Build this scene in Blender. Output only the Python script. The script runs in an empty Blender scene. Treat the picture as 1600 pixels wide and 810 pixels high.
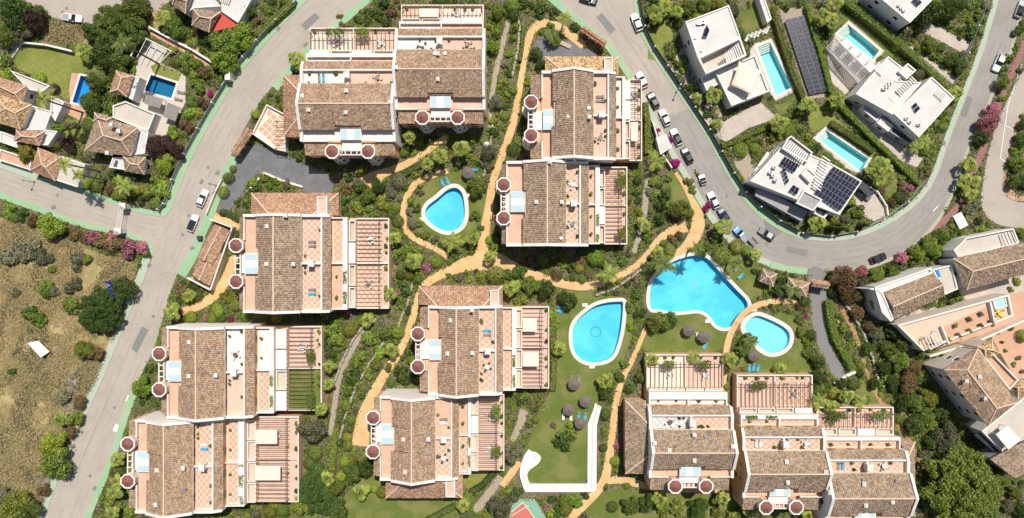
import bpy, bmesh, math, random
import numpy as np
from mathutils import Vector, Matrix
from mathutils.geometry import tessellate_polygon

# ------------------------------------------------------------------ camera, light, exposure
S, H = 0.16, 175.0                      # metres per photo pixel at ground level, flying height
scn = bpy.context.scene
COL = scn.collection
cam_d = bpy.data.cameras.new('camera'); cam = bpy.data.objects.new('camera', cam_d); COL.objects.link(cam)
cam.location = (0, 0, H); cam.rotation_euler = (0, 0, 0)
cam_d.sensor_width = 36.0; cam_d.lens = 36.0*H/(1600*S); cam_d.clip_end = 3000; cam_d.clip_start = 1
scn.camera = cam
SUN_EL = math.radians(64); SUN_AZ = math.atan2(0.36, 1.0)      # from +Y turned towards +X
sdir = Vector((math.sin(SUN_AZ)*math.cos(SUN_EL), math.cos(SUN_AZ)*math.cos(SUN_EL), math.sin(SUN_EL)))
sun_d = bpy.data.lights.new('sun', 'SUN'); sun_d.energy = 5.0; sun_d.angle = math.radians(0.55); sun_d.color = (1.0, 0.94, 0.85)
sun = bpy.data.objects.new('sun', sun_d); COL.objects.link(sun); sun.location = (0, 0, 120)
sun.rotation_euler = (-sdir).to_track_quat('-Z', 'Y').to_euler()
w = bpy.data.worlds.new('World'); scn.world = w; w.use_nodes = True
nt = w.node_tree; bg = nt.nodes['Background']; sky = nt.nodes.new('ShaderNodeTexSky')
sky.sky_type = 'NISHITA'; sky.sun_disc = False; sky.sun_elevation = SUN_EL; sky.sun_rotation = SUN_AZ
sky.air_density = 1.0; sky.dust_density = 1.5
nt.links.new(sky.outputs[0], bg.inputs[0]); bg.inputs[1].default_value = 0.084
vs = scn.view_settings; vs.view_transform = 'Standard'; vs.look = 'None'; vs.exposure = 0.02; vs.gamma = 1.0
vs.use_curve_mapping = False

R = random.Random(7)
NPR = np.random.default_rng(11)

# ------------------------------------------------------------------ pixel <-> place
def P(u, v, z=0.0):
    k = S*(H-z)/H
    return Vector(((u-800)*k, (405-v)*k, z))
def PX(p, z=0.0): return [P(u, v, z) for u, v in p]

# ------------------------------------------------------------------ materials
MATS = {}
def _nodes(name):
    m = bpy.data.materials.new(name); m.use_nodes = True
    t = m.node_tree; b = t.nodes['Principled BSDF']
    b.inputs['Specular IOR Level'].default_value = 0.25
    return m, t, b
def c4(c): return (c[0], c[1], c[2], 1)
def ramp(t, fac, stops):
    r = t.nodes.new('ShaderNodeValToRGB'); e = r.color_ramp.elements
    e[0].position, e[0].color = stops[0][0], c4(stops[0][1])
    e[1].position, e[1].color = stops[-1][0], c4(stops[-1][1])
    for p, c in stops[1:-1]:
        k = e.new(p); k.color = c4(c)
    t.links.new(fac, r.inputs[0]); return r.outputs[0]
def noise(t, vec, scale, detail=5, rough=.6):
    n = t.nodes.new('ShaderNodeTexNoise'); n.inputs['Scale'].default_value = scale
    n.inputs['Detail'].default_value = detail; n.inputs['Roughness'].default_value = rough
    if vec is not None: t.links.new(vec, n.inputs['Vector'])
    return n.outputs['Fac']
def mixc(t, fac, a, b, mode='MIX'):
    n = t.nodes.new('ShaderNodeMix'); n.data_type = 'RGBA'; n.blend_type = mode
    for sock, val in ((n.inputs[0], fac), (n.inputs[6], a), (n.inputs[7], b)):
        if hasattr(val, 'is_linked') or hasattr(val, 'node'): t.links.new(val, sock)
        else: sock.default_value = val if not isinstance(val, tuple) else c4(val)
    return n.outputs[2]
def geo_pos(t):
    return t.nodes.new('ShaderNodeNewGeometry').outputs['Position']
def mat(name, c1, c2=None, scale=1.0, rough=.85, bump=0.0, bscale=None, c3=None, s3=.12, amt3=.5, metal=0, spec=.25, lo=.35, hi=.65):
    """mottled surface: c1..c2 by fine noise, c3 in large patches"""
    if name in MATS: return MATS[name]
    m, t, b = _nodes(name)
    b.inputs['Roughness'].default_value = rough; b.inputs['Metallic'].default_value = metal
    b.inputs['Specular IOR Level'].default_value = spec
    pos = geo_pos(t)
    col = None
    if c2 is None: c2 = tuple(x*.86 for x in c1)
    col = ramp(t, noise(t, pos, scale), [(lo, c1), (hi, c2)])
    if c3 is not None:
        f = noise(t, pos, s3, 4, .55)
        rr = t.nodes.new('ShaderNodeMapRange'); rr.inputs[1].default_value = .45; rr.inputs[2].default_value = .62
        rr.inputs[3].default_value = 0; rr.inputs[4].default_value = amt3
        t.links.new(f, rr.inputs[0]); col = mixc(t, rr.outputs[0], col, c3)
    t.links.new(col, b.inputs['Base Color'])
    if bump:
        bn = t.nodes.new('ShaderNodeBump'); bn.inputs['Strength'].default_value = bump; bn.inputs['Distance'].default_value = .1
        t.links.new(noise(t, pos, bscale or scale*3), bn.inputs['Height']); t.links.new(bn.outputs[0], b.inputs['Normal'])
    MATS[name] = m; return m
def tile_mat(name, stops, per=.44, row=.36, dirt=(.07, .055, .045), dirt_amt=.35):
    if name in MATS: return MATS[name]
    m, t, b = _nodes(name); b.inputs['Roughness'].default_value = .9; b.inputs['Specular IOR Level'].default_value = .15
    uv = t.nodes.new('ShaderNodeUVMap')
    d = t.nodes.new('ShaderNodeVectorMath'); d.operation = 'DIVIDE'; d.inputs[1].default_value = (per, row, 1)
    fl = t.nodes.new('ShaderNodeVectorMath'); fl.operation = 'FLOOR'
    t.links.new(uv.outputs[0], d.inputs[0]); t.links.new(d.outputs[0], fl.inputs[0])
    oi = t.nodes.new('ShaderNodeObjectInfo'); ad = t.nodes.new('ShaderNodeVectorMath'); ad.operation = 'ADD'
    t.links.new(fl.outputs[0], ad.inputs[0]); t.links.new(oi.outputs['Random'], ad.inputs[1])
    wn = t.nodes.new('ShaderNodeTexWhiteNoise'); wn.noise_dimensions = '2D'; t.links.new(ad.outputs[0], wn.inputs['Vector'])
    col = ramp(t, wn.outputs['Value'], stops)
    f = noise(t, geo_pos(t), .35, 6, .7)
    rr = t.nodes.new('ShaderNodeMapRange'); rr.inputs[1].default_value = .48; rr.inputs[2].default_value = .68; rr.inputs[4].default_value = dirt_amt
    t.links.new(f, rr.inputs[0]); col = mixc(t, rr.outputs[0], col, dirt)
    f2 = noise(t, geo_pos(t), 2.2, 3, .7)
    rr2 = t.nodes.new('ShaderNodeMapRange'); rr2.inputs[1].default_value = .55; rr2.inputs[2].default_value = .75; rr2.inputs[4].default_value = .35
    t.links.new(f2, rr2.inputs[0]); col = mixc(t, rr2.outputs[0], col, (dirt[0]*1.2, dirt[1]*1.15, dirt[2]))
    t.links.new(col, b.inputs['Base Color']); MATS[name] = m; return m
def leaf_mat(name, stops, trans=.36, rough=.55):
    """stops over per-leaf random (uv.x); object random shifts hue and value a little"""
    if name in MATS: return MATS[name]
    m, t, b = _nodes(name); b.inputs['Roughness'].default_value = rough; b.inputs['Specular IOR Level'].default_value = .3
    uv = t.nodes.new('ShaderNodeUVMap'); sx = t.nodes.new('ShaderNodeSeparateXYZ'); t.links.new(uv.outputs[0], sx.inputs[0])
    col = ramp(t, sx.outputs[0], stops)
    oi = t.nodes.new('ShaderNodeObjectInfo')
    hs = t.nodes.new('ShaderNodeHueSaturation')
    r1 = t.nodes.new('ShaderNodeMapRange'); r1.inputs[3].default_value = .478; r1.inputs[4].default_value = .518
    r2 = t.nodes.new('ShaderNodeMapRange'); r2.inputs[3].default_value = .68; r2.inputs[4].default_value = 1.35
    wn = t.nodes.new('ShaderNodeTexWhiteNoise'); wn.noise_dimensions = '1D'
    t.links.new(oi.outputs['Random'], r1.inputs[0]); t.links.new(oi.outputs['Random'], wn.inputs['W']); t.links.new(wn.outputs['Value'], r2.inputs[0])
    t.links.new(r1.outputs[0], hs.inputs['Hue']); t.links.new(r2.outputs[0], hs.inputs['Value']); t.links.new(col, hs.inputs['Color'])
    t.links.new(hs.outputs[0], b.inputs['Base Color'])
    if trans:
        tr = t.nodes.new('ShaderNodeBsdfTranslucent'); mx = t.nodes.new('ShaderNodeMixShader'); mx.inputs[0].default_value = trans
        t.links.new(hs.outputs[0], tr.inputs[0]); t.links.new(b.outputs[0], mx.inputs[1]); t.links.new(tr.outputs[0], mx.inputs[2])
        t.links.new(mx.outputs[0], t.nodes['Material Output'].inputs[0])
    MATS[name] = m; return m
def water_mat(name, tint, rough=.04):
    if name in MATS: return MATS[name]
    m = bpy.data.materials.new(name); m.use_nodes = True; t = m.node_tree; t.nodes.clear()
    o = t.nodes.new('ShaderNodeOutputMaterial'); tr = t.nodes.new('ShaderNodeBsdfTransparent'); tr.inputs[0].default_value = c4(tint)
    gl = t.nodes.new('ShaderNodeBsdfGlossy'); gl.inputs['Roughness'].default_value = rough
    fr = t.nodes.new('ShaderNodeFresnel'); fr.inputs[0].default_value = 1.33; mx = t.nodes.new('ShaderNodeMixShader')
    bn = t.nodes.new('ShaderNodeBump'); bn.inputs['Strength'].default_value = .25; bn.inputs['Distance'].default_value = .05
    t.links.new(noise(t, geo_pos(t), 2.5, 3), bn.inputs['Height']); t.links.new(bn.outputs[0], gl.inputs['Normal']); t.links.new(bn.outputs[0], fr.inputs['Normal'])
    t.links.new(fr.outputs[0], mx.inputs[0]); t.links.new(tr.outputs[0], mx.inputs[1]); t.links.new(gl.outputs[0], mx.inputs[2])
    t.links.new(mx.outputs[0], o.inputs[0]); MATS[name] = m; return m
def glass_mat(name, tint=(.35, .6, .68), base=.5):
    if name in MATS: return MATS[name]
    m, t, b = _nodes(name); b.inputs['Base Color'].default_value = c4(tint); b.inputs['Roughness'].default_value = .12
    b.inputs['Specular IOR Level'].default_value = .5
    tr = t.nodes.new('ShaderNodeBsdfTransparent'); tr.inputs[0].default_value = c4(tint); mx = t.nodes.new('ShaderNodeMixShader'); mx.inputs[0].default_value = base
    t.links.new(tr.outputs[0], mx.inputs[1]); t.links.new(b.outputs[0], mx.inputs[2]); t.links.new(mx.outputs[0], t.nodes['Material Output'].inputs[0])
    MATS[name] = m; return m

# setting
mat('m_ground', (.22, .175, .11), (.12, .10, .055), 1.3, bump=.6, c3=(.065, .085, .027), s3=.16, amt3=.9)
mat('m_soil', (.17, .125, .08), (.09, .07, .045), 1.6, bump=.5, c3=(.07, .085, .03), s3=.5, amt3=.7)
mat('m_dry', (.43, .345, .17), (.31, .25, .115), .9, bump=.8, bscale=2.2, c3=(.22, .20, .08), s3=.14, amt3=.85)
mat('m_rock', (.30, .26, .21), (.10, .085, .07), 1.0, bump=1.0, bscale=1.6)
mat('m_asphalt', (.42, .372, .32), (.375, .33, .285), 3.5, c3=(.325, .287, .25), s3=.13, amt3=.55, rough=.9)
mat('m_asphalt_grey', (.32, .298, .268), (.285, .266, .24), 3.5, c3=(.24, .226, .205), s3=.12, amt3=.6, rough=.9)
mat('m_patch', (.22, .21, .20), (.19, .185, .18), 3)
mat('m_green_walk', (.24, .41, .22), (.28, .43, .26), 1.2, c3=(.34, .43, .31), s3=.2, amt3=.6)
mat('m_green_pale', (.38, .45, .35), (.33, .43, .32), 1.0, c3=(.43, .43, .38), s3=.2, amt3=.8)
mat('m_kerb', (.42, .38, .31), (.36, .33, .28), 2)
mat('m_orange', (.64, .405, .19), (.56, .345, .155), 1.6, c3=(.66, .47, .26), s3=.3, amt3=.6)
mat('m_brownpath', (.42, .25, .12), (.30, .18, .09), .9)
mat('m_slate', (.155, .16, .17), (.125, .13, .14), 1.5, c3=(.19, .19, .195), s3=.3, amt3=.6)
mat('m_gravel', (.42, .36, .28), (.27, .225, .165), 3.0, bump=.4, c3=(.33, .27, .19), s3=.5)
mat('m_lawn', (.135, .165, .032), (.09, .13, .024), 2.4, bump=.5, bscale=9, c3=(.20, .195, .065), s3=.2, amt3=.75)
mat('m_lawn_dry', (.24, .24, .06), (.16, .185, .04), 1.3, bump=.35, bscale=9, c3=(.13, .17, .03), s3=.14, amt3=.8)
mat('m_deck', (.54, .495, .425), (.48, .44, .38), 2.2, c3=(.44, .405, .355), s3=.3)
mat('m_paving', (.52, .44, .37), (.44, .38, .33), 1.8, c3=(.38, .33, .29), s3=.4)
mat('m_terra_pave', (.55, .33, .22), (.47, .28, .19), 1.6, c3=(.58, .38, .27), s3=.4)
mat('m_redwood', (.30, .15, .13), (.24, .12, .11), 2)
# buildings
mat('m_white', (.72, .695, .655), (.68, .65, .61), .8, c3=(.62, .59, .545), s3=.4, amt3=.5)
mat('m_cream', (.74, .655, .57), (.70, .615, .53), .7, c3=(.64, .55, .465), s3=.35, amt3=.5)
mat('m_villaroof', (.60, .585, .555), (.565, .55, .52), 1.2, c3=(.50, .485, .455), s3=.25, amt3=.6)
mat('m_frame', (.50, .51, .53), (.46, .47, .49), 2, rough=.5)
mat('m_track', (.37, .328, .283), (.34, .30, .26), 3.5, c3=(.40, .355, .305), s3=.3, amt3=.9)
mat('m_track_grey', (.275, .258, .232), (.255, .24, .216), 3.5, c3=(.31, .29, .26), s3=.3, amt3=.9)
mat('m_gable', (.88, .83, .77), (.84, .785, .72), .7, c3=(.78, .715, .645), s3=.35, amt3=.5)
mat('m_peach', (.70, .43, .27), (.64, .38, .235), .7, c3=(.74, .48, .32), s3=.4, amt3=.5)
mat('m_ochre', (.62, .38, .15), (.56, .33, .125), .7, c3=(.52, .31, .13), s3=.4, amt3=.5)
mat('m_pinkfloor', (.64, .46, .37), (.59, .415, .33), 1.6, c3=(.55, .37, .28), s3=.5, amt3=.6)
mat('m_terrafloor', (.61, .395, .285), (.55, .345, .245), 1.6, c3=(.65, .45, .335), s3=.5, amt3=.5)
mat('m_tilecream', (.74, .62, .52), (.70, .58, .48), 2)
mat('m_tileterra', (.57, .36, .26), (.52, .32, .225), 1.1)
mat('m_tilewhite', (.68, .655, .62), (.63, .605, .57), 1.1)
mat('m_capred', (.25, .115, .095), (.18, .08, .068), 2, c3=(.26, .09, .06), s3=.8)
mat('m_wood', (.16, .10, .07), (.11, .07, .05), 2)
mat('m_woodgrey', (.28, .25, .23), (.20, .18, .165), 1.5)
mat('m_greywall', (.36, .35, .34), (.31, .30, .30), .7, c3=(.26, .255, .25), s3=.3)
mat('m_stone', (.44, .38, .30), (.24, .205, .16), 1.4, bump=1.0, bscale=2.5)
mat('m_metal', (.45, .46, .47), (.40, .41, .42), 2, rough=.4, metal=.7)
mat('m_darkmetal', (.05, .05, .055), (.04, .04, .045), 2, rough=.5)
mat('m_black', (.02, .02, .022), (.03, .03, .03), 2, rough=.6)
mat('m_beige', (.62, .47, .36), (.57, .43, .33), 1.5)
mat('m_blue', (.05, .32, .52), (.06, .38, .58), 2)
mat('m_bluepanel', (.40, .52, .56), (.44, .57, .61), 1)
mat('m_thatch', (.20, .165, .14), (.12, .10, .085), 5, bump=.8, bscale=8)
mat('m_redtile', (.52, .09, .07), (.46, .08, .06), 2)
mat('m_courtred', (.55, .16, .13), (.50, .14, .12), 2); mat('m_courtgreen', (.22, .40, .27), (.20, .36, .25), 2)
mat('m_poolfloor', (.11, .54, .70), (.10, .51, .67), .6, c3=(.19, .64, .77), s3=.13, amt3=.8)
mat('m_poolfloor_teal', (.36, .70, .68), (.32, .66, .65), .6, c3=(.44, .75, .73), s3=.2)
mat('m_poolfloor_deep', (.012, .16, .30), (.01, .14, .27), .6)
mat('m_poolfloor_blue', (.02, .28, .62), (.02, .25, .57), .6)
mat('m_poolfloor_pale', (.32, .68, .82), (.28, .64, .80), .6)
mat('m_coping', (.68, .635, .57), (.62, .575, .515), 1.6, c3=(.56, .52, .46), s3=.5)
mat('m_paint', (.80, .80, .78), (.74, .74, .72), 3)
mat('m_trunk', (.17, .13, .09), (.11, .085, .06), 3, bump=.6, bscale=6)
mat('m_palmtrunk', (.20, .155, .11), (.13, .10, .075), 3, bump=.6, bscale=6)
mat('m_bluesign', (.02, .08, .42), (.02, .07, .38), 2)
mat('m_pot', (.40, .20, .12), (.34, .17, .10), 3)
mat('m_sail', (.80, .66, .53), (.77, .63, .50), 1); mat('m_fabric', (.70, .68, .65), (.62, .60, .58), 2)
mat('m_panel', (.010, .013, .030), (.014, .017, .038), 1.5, rough=.25, spec=.5)
mat('m_rubber', (.02, .02, .02), (.028, .028, .028), 3)
mat('m_carglass', (.015, .02, .025), (.02, .025, .03), 2, rough=.08, spec=.6)
mat('m_window', (.03, .035, .04), (.05, .055, .06), 1, rough=.1, spec=.6)
mat('m_magenta', (.42, .015, .22), (.33, .01, .17), 2)
mat('m_yellow', (.65, .50, .05), (.60, .45, .04), 2)
water_mat('m_water', (.80, .97, 1.0))
glass_mat('m_glasscanopy', (.45, .70, .78), .55)
TS = [(0, (0.258, 0.168, 0.111)), (.3, (0.335, 0.227, 0.152)), (.6, (0.387, 0.269, 0.180)), (.85, (0.439, 0.315, 0.217)), (1, (0.482, 0.370, 0.271))]
tile_mat('m_rooftile', TS)
tile_mat('m_rooftile_red', [(0, (0.292, 0.163, 0.103)), (.4, (0.404, 0.241, 0.155)), (.75, (0.464, 0.292, 0.194)), (1, (0.516, 0.361, 0.258))], dirt_amt=.2)
tile_mat('m_rooftile_tan', [(0, (0.234, 0.144, 0.081)), (.4, (0.468, 0.306, 0.158)), (.75, (0.576, 0.405, 0.216)), (1, (0.630, 0.486, 0.306))], dirt_amt=.25)
tile_mat('m_rooftile_grey', [(0, (0.231, 0.160, 0.111)), (.35, (0.313, 0.227, 0.156)), (.7, (0.381, 0.286, 0.202)), (1, (0.446, 0.349, 0.251))])

# ------------------------------------------------------------------ mesh helpers
class MB:
    def __init__(s, f=None): s.v = []; s.f = []; s.map = f; s.uv = None
    def add(s, vs_, fs):
        o = len(s.v)
        s.v += [tuple(s.map(*p)) if s.map else tuple(p) for p in vs_]
        s.f += [tuple(i+o for i in f) for f in fs]
    def box(s, x0, x1, y0, y1, z0, z1):
        s.add([(x0,y0,z0),(x1,y0,z0),(x1,y1,z0),(x0,y1,z0),(x0,y0,z1),(x1,y0,z1),(x1,y1,z1),(x0,y1,z1)],
              [(0,3,2,1),(4,5,6,7),(0,1,5,4),(1,2,6,5),(2,3,7,6),(3,0,4,7)])
    def prism(s, p, z0, z1, p1=None):
        """p: list of (x,y); optional other top outline"""
        n = len(p); t = p1 or p
        s.add([(a[0], a[1], z0) for a in p]+[(a[0], a[1], z1) for a in t],
              [tuple(range(n-1, -1, -1)), tuple(range(n, 2*n))]+[(i, (i+1) % n, n+(i+1) % n, n+i) for i in range(n)])
    def ring(s, po, pi, z0, z1):
        n = len(po)
        s.add([(a[0], a[1], z) for z in (z0, z1) for pp in (po, pi) for a in pp],
              sum([[(i, (i+1) % n, 2*n+(i+1) % n, 2*n+i), (n+(i+1) % n, n+i, 3*n+i, 3*n+(i+1) % n),
                    (2*n+i, 2*n+(i+1) % n, 3*n+(i+1) % n, 3*n+i), (i, n+i, n+(i+1) % n, (i+1) % n)] for i in range(n)], []))
    def bar(s, a, b, wd, ht):
        """box from a to b (any direction), wd wide and ht high centred on the line"""
        a, b = Vector(a), Vector(b); d = (b-a).normalized()
        up = Vector((0, 0, 1)) if abs(d.z) < .95 else Vector((1, 0, 0))
        x = d.cross(up).normalized()*wd/2; y = x.cross(d).normalized()*ht/2
        s.add([a-x-y, a+x-y, a+x+y, a-x+y, b-x-y, b+x-y, b+x+y, b-x+y], [(0,3,2,1),(4,5,6,7),(0,1,5,4),(1,2,6,5),(2,3,7,6),(3,0,4,7)])
    def tube(s, pts, rad, n=7, cap=True):
        pts = [Vector(p) for p in pts]; rad = rad if isinstance(rad, (list, tuple)) else [rad]*len(pts)
        V = []; F = []
        for i, p in enumerate(pts):
            d = (pts[min(i+1, len(pts)-1)]-pts[max(i-1, 0)]).normalized()
            u = d.cross(Vector((0, 1, 0)) if abs(d.y) < .9 else Vector((1, 0, 0))).normalized(); w_ = d.cross(u)
            for k in range(n):
                a = 2*math.pi*k/n; V.append(p+(u*math.cos(a)+w_*math.sin(a))*rad[i])
        for i in range(len(pts)-1):
            for k in range(n): F.append((i*n+k, i*n+(k+1) % n, (i+1)*n+(k+1) % n, (i+1)*n+k))
        if cap: F += [tuple(range(n-1, -1, -1)), tuple((len(pts)-1)*n+k for k in range(n))]
        s.add(V, F)
    def lathe(s, c, prof, n=8, ph=0):
        """prof: (r,z) list around vertical axis at c"""
        V = [(c[0]+r*math.cos(ph+2*math.pi*k/n), c[1]+r*math.sin(ph+2*math.pi*k/n), c[2]+z) for r, z in prof for k in range(n)]
        F = [(i*n+k, i*n+(k+1) % n, (i+1)*n+(k+1) % n, (i+1)*n+k) for i in range(len(prof)-1) for k in range(n)]
        F += [tuple(range(n-1, -1, -1)), tuple((len(prof)-1)*n+k for k in range(n))]
        s.add(V, F)
    def build(s, name, m, parent=None, **kw): return obj(name, s.v, s.f, m, parent, **kw)

def root_of(o):
    while o.parent: o = o.parent
    return o
def obj(name, verts, faces, m, parent=None, smooth=False, recalc=True, uv=None, base=None, kind=None, label=None):
    off = Vector((0, 0, 0))
    if parent is not None: off = root_of(parent).location
    elif base is not None: off = Vector(base)
    me = bpy.data.meshes.new(name)
    me.from_pydata([(p[0]-off.x, p[1]-off.y, p[2]-off.z) for p in verts], [], faces)
    if uv is not None:
        ul = me.uv_layers.new(name='UVMap'); ul.data.foreach_set('uv', np.asarray(uv, dtype=np.float32).ravel())
    if recalc:
        bm = bmesh.new(); bm.from_mesh(me); bmesh.ops.recalc_face_normals(bm, faces=bm.faces); bm.to_mesh(me); bm.free()
    if smooth: me.polygons.foreach_set('use_smooth', [True]*len(me.polygons))
    me.materials.append(MATS[m] if isinstance(m, str) else m)
    return link(name, me, parent, off if parent is None else None, kind, label)
def link(name, me, parent=None, loc=None, kind=None, label=None):
    o = bpy.data.objects.new(name, me); COL.objects.link(o)
    if parent is not None: o.parent = parent
    if loc is not None: o.location = loc
    if kind: o['kind'] = kind
    if label: o['label'] = label
    return o
def thing(name, label, cat, loc=(0, 0, 0), rz=0, group=None):
    o = bpy.data.objects.new(name, None); COL.objects.link(o); o.location = loc; o.rotation_euler = (0, 0, rz)
    o.empty_display_size = .5
    return tag(o, label, cat, group)
def tag(o, label, cat, group=None):
    o['label'] = label; o['category'] = cat
    if group: o['group'] = group
    return o
def struct(o): o['kind'] = 'structure'; return o
def copy_tree(o, parent=None):
    c = o.copy(); COL.objects.link(c)
    if parent is not None: c.parent = parent
    for ch in o.children: copy_tree(ch, c)
    return c
def smooth_poly(p, it=2, closed=True):
    p = [Vector((a[0], a[1])) for a in p]
    for _ in range(it):
        q = []; n = len(p); rng = range(n) if closed else range(n-1)
        if not closed: q.append(p[0])
        for i in rng:
            a, b = p[i], p[(i+1) % n]; q += [a*.75+b*.25, a*.25+b*.75]
        if not closed: q.append(p[-1])
        p = q
    return [(a.x, a.y) for a in p]
def area2(p): return sum(p[i][0]*p[(i+1) % len(p)][1]-p[(i+1) % len(p)][0]*p[i][1] for i in range(len(p)))/2
def offset_poly(p, d):
    """grow (d>0) or shrink a closed outline, (x,y) list"""
    if area2(p) < 0: d = -d
    n = len(p); out = []
    for i in range(n):
        a, b, c = Vector(p[i-1][:2]), Vector(p[i][:2]), Vector(p[(i+1) % n][:2])
        e1 = (b-a).normalized(); e2 = (c-b).normalized()
        n1 = Vector((e1.y, -e1.x)); n2 = Vector((e2.y, -e2.x)); m_ = n1+n2
        if m_.length < 1e-6: m_ = n1
        m_.normalize(); k = max(.35, m_.dot(n1)); q = b+m_*(d/k); out.append((q.x, q.y))
    return out
def strip(line, w0, w1=None):
    """outline of a band along an open polyline; widths left/right (pixels)"""
    w1 = w0 if w1 is None else w1; L = []; Rr = []; n = len(line)
    for i in range(n):
        a, b = Vector(line[max(i-1, 0)][:2]), Vector(line[min(i+1, n-1)][:2]); e = (b-a).normalized(); nn = Vector((-e.y, e.x)); c = Vector(line[i][:2])
        k0 = line[i][2]/2 if len(line[i]) > 2 else w0
        k1 = line[i][2]/2 if len(line[i]) > 2 else w1
        L.append(tuple(c+nn*k0)); Rr.append(tuple(c-nn*k1))
    return L+Rr[::-1]
def tess(polys, z):
    vv = [[Vector((a[0], a[1], z)) for a in p] for p in polys]
    tris = tessellate_polygon(vv); flat = [a for p in vv for a in p]
    return flat, [tuple(t) for t in tris]
def sheet(name, poly, z, m, holes=(), world=False, **kw):
    ps = [poly]+list(holes)
    if not world: ps = [[P(u, v)[:2] for u, v in p] for p in ps]
    V, F = tess(ps, z)
    o = obj(name, V, F, m, recalc=False, **kw)
    me = o.data
    for pl in me.polygons:
        if pl.normal.z < 0: pl.flip()
    return o
def slab(name, poly, z0, z1, m, parent=None, holes=(), **kw):
    """solid with outline poly (world xy), optional holes"""
    ps = [list(poly)]+[list(h) for h in holes]
    V, F = tess(ps, z1); n = len(V)
    V2 = list(V)+[Vector((a.x, a.y, z0)) for a in V]; F2 = list(F)+[tuple(i+n for i in f[::-1]) for f in F]; k = 0
    for p in ps:
        m_ = len(p)
        for i in range(m_): F2.append((k+i, k+(i+1) % m_, n+k+(i+1) % m_, n+k+i))
        k += m_
    return obj(name, V2, F2, m, parent, **kw)
def W2(p, z=0): return [tuple(P(u, v, z)[:2]) for u, v in p]

KEEP = []        # outlines (photo pixels at ground level) where nothing may grow
def keep(poly): KEEP.append([(a[0], a[1]) for a in poly])
def to_px(p): return [(x/S+800, 405-y/S) for x, y in p]

# ---- corrugated tiled slope: first edge of pts is the eave
def roof_face(pts, parent, name='roof_slope', m='m_rooftile', per=.44, amp=.135, row=.36, label=None):
    pts = [Vector(p) for p in pts]; p0, p1 = pts[0], pts[1]
    e = (p1-p0).normalized(); far = max(pts[2:], key=lambda q: ((q-p0)-e*(q-p0).dot(e)).length)
    wv = (far-p0)-e*(far-p0).dot(e); wv.normalize(); nn = e.cross(wv)
    if nn.z < 0: nn = -nn
    q = [((a-p0).dot(e), (a-p0).dot(wv)) for a in pts]
    x0, x1 = min(a[0] for a in q), max(a[0] for a in q); wm = max(a[1] for a in q)
    nx = max(4, int((x1-x0)/per*4)); nr = max(2, int(wm/row))
    V = []; UV = []; rr = random.Random(int(abs(p0.x*31+p0.y*17+p0.z*7)*10))
    jit = {}
    for i in range(nx+1):
        x = x0+(x1-x0)*i/nx; xs = min(max(x, x0+1e-4), x1-1e-4); ws = []
        for k in range(len(q)):
            a, b = q[k], q[(k+1) % len(q)]
            if (a[0]-xs)*(b[0]-xs) <= 0 and abs(a[0]-b[0]) > 1e-9: ws.append(a[1]+(b[1]-a[1])*(xs-a[0])/(b[0]-a[0]))
        lo, hi = (min(ws), max(ws)) if ws else (0, 0)
        c = int(x/per); prof = (0, .85, 1, .8)[i % 4]
        for k in range(nr+1):
            w_ = lo+(hi-lo)*k/nr
            key = (c, k)
            if key not in jit: jit[key] = rr.gauss(0, .035)
            V.append(p0+e*x+wv*w_+nn*(amp*prof+jit[key]+.02)); UV.append((x, w_))
    F = [(i*(nr+1)+k, (i+1)*(nr+1)+k, (i+1)*(nr+1)+k+1, i*(nr+1)+k+1) for i in range(nx) for k in range(nr)]
    uv = [UV[i] for f in F for i in f]
    o = obj(name, V, F, m, parent, recalc=False, uv=uv, label=label)
    fl = sum(1 for p in o.data.polygons if p.normal.z < 0)
    if fl > len(o.data.polygons)/2:
        o.data.flip_normals()
    return o
def ridge_cap(a, b, parent, m='m_beige', r=.16, name='ridge_cap'):
    mb = MB(); a, b = Vector(a), Vector(b); mb.bar(a, b, r*2, r*1.6); return mb.build(name, m, parent)
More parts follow.
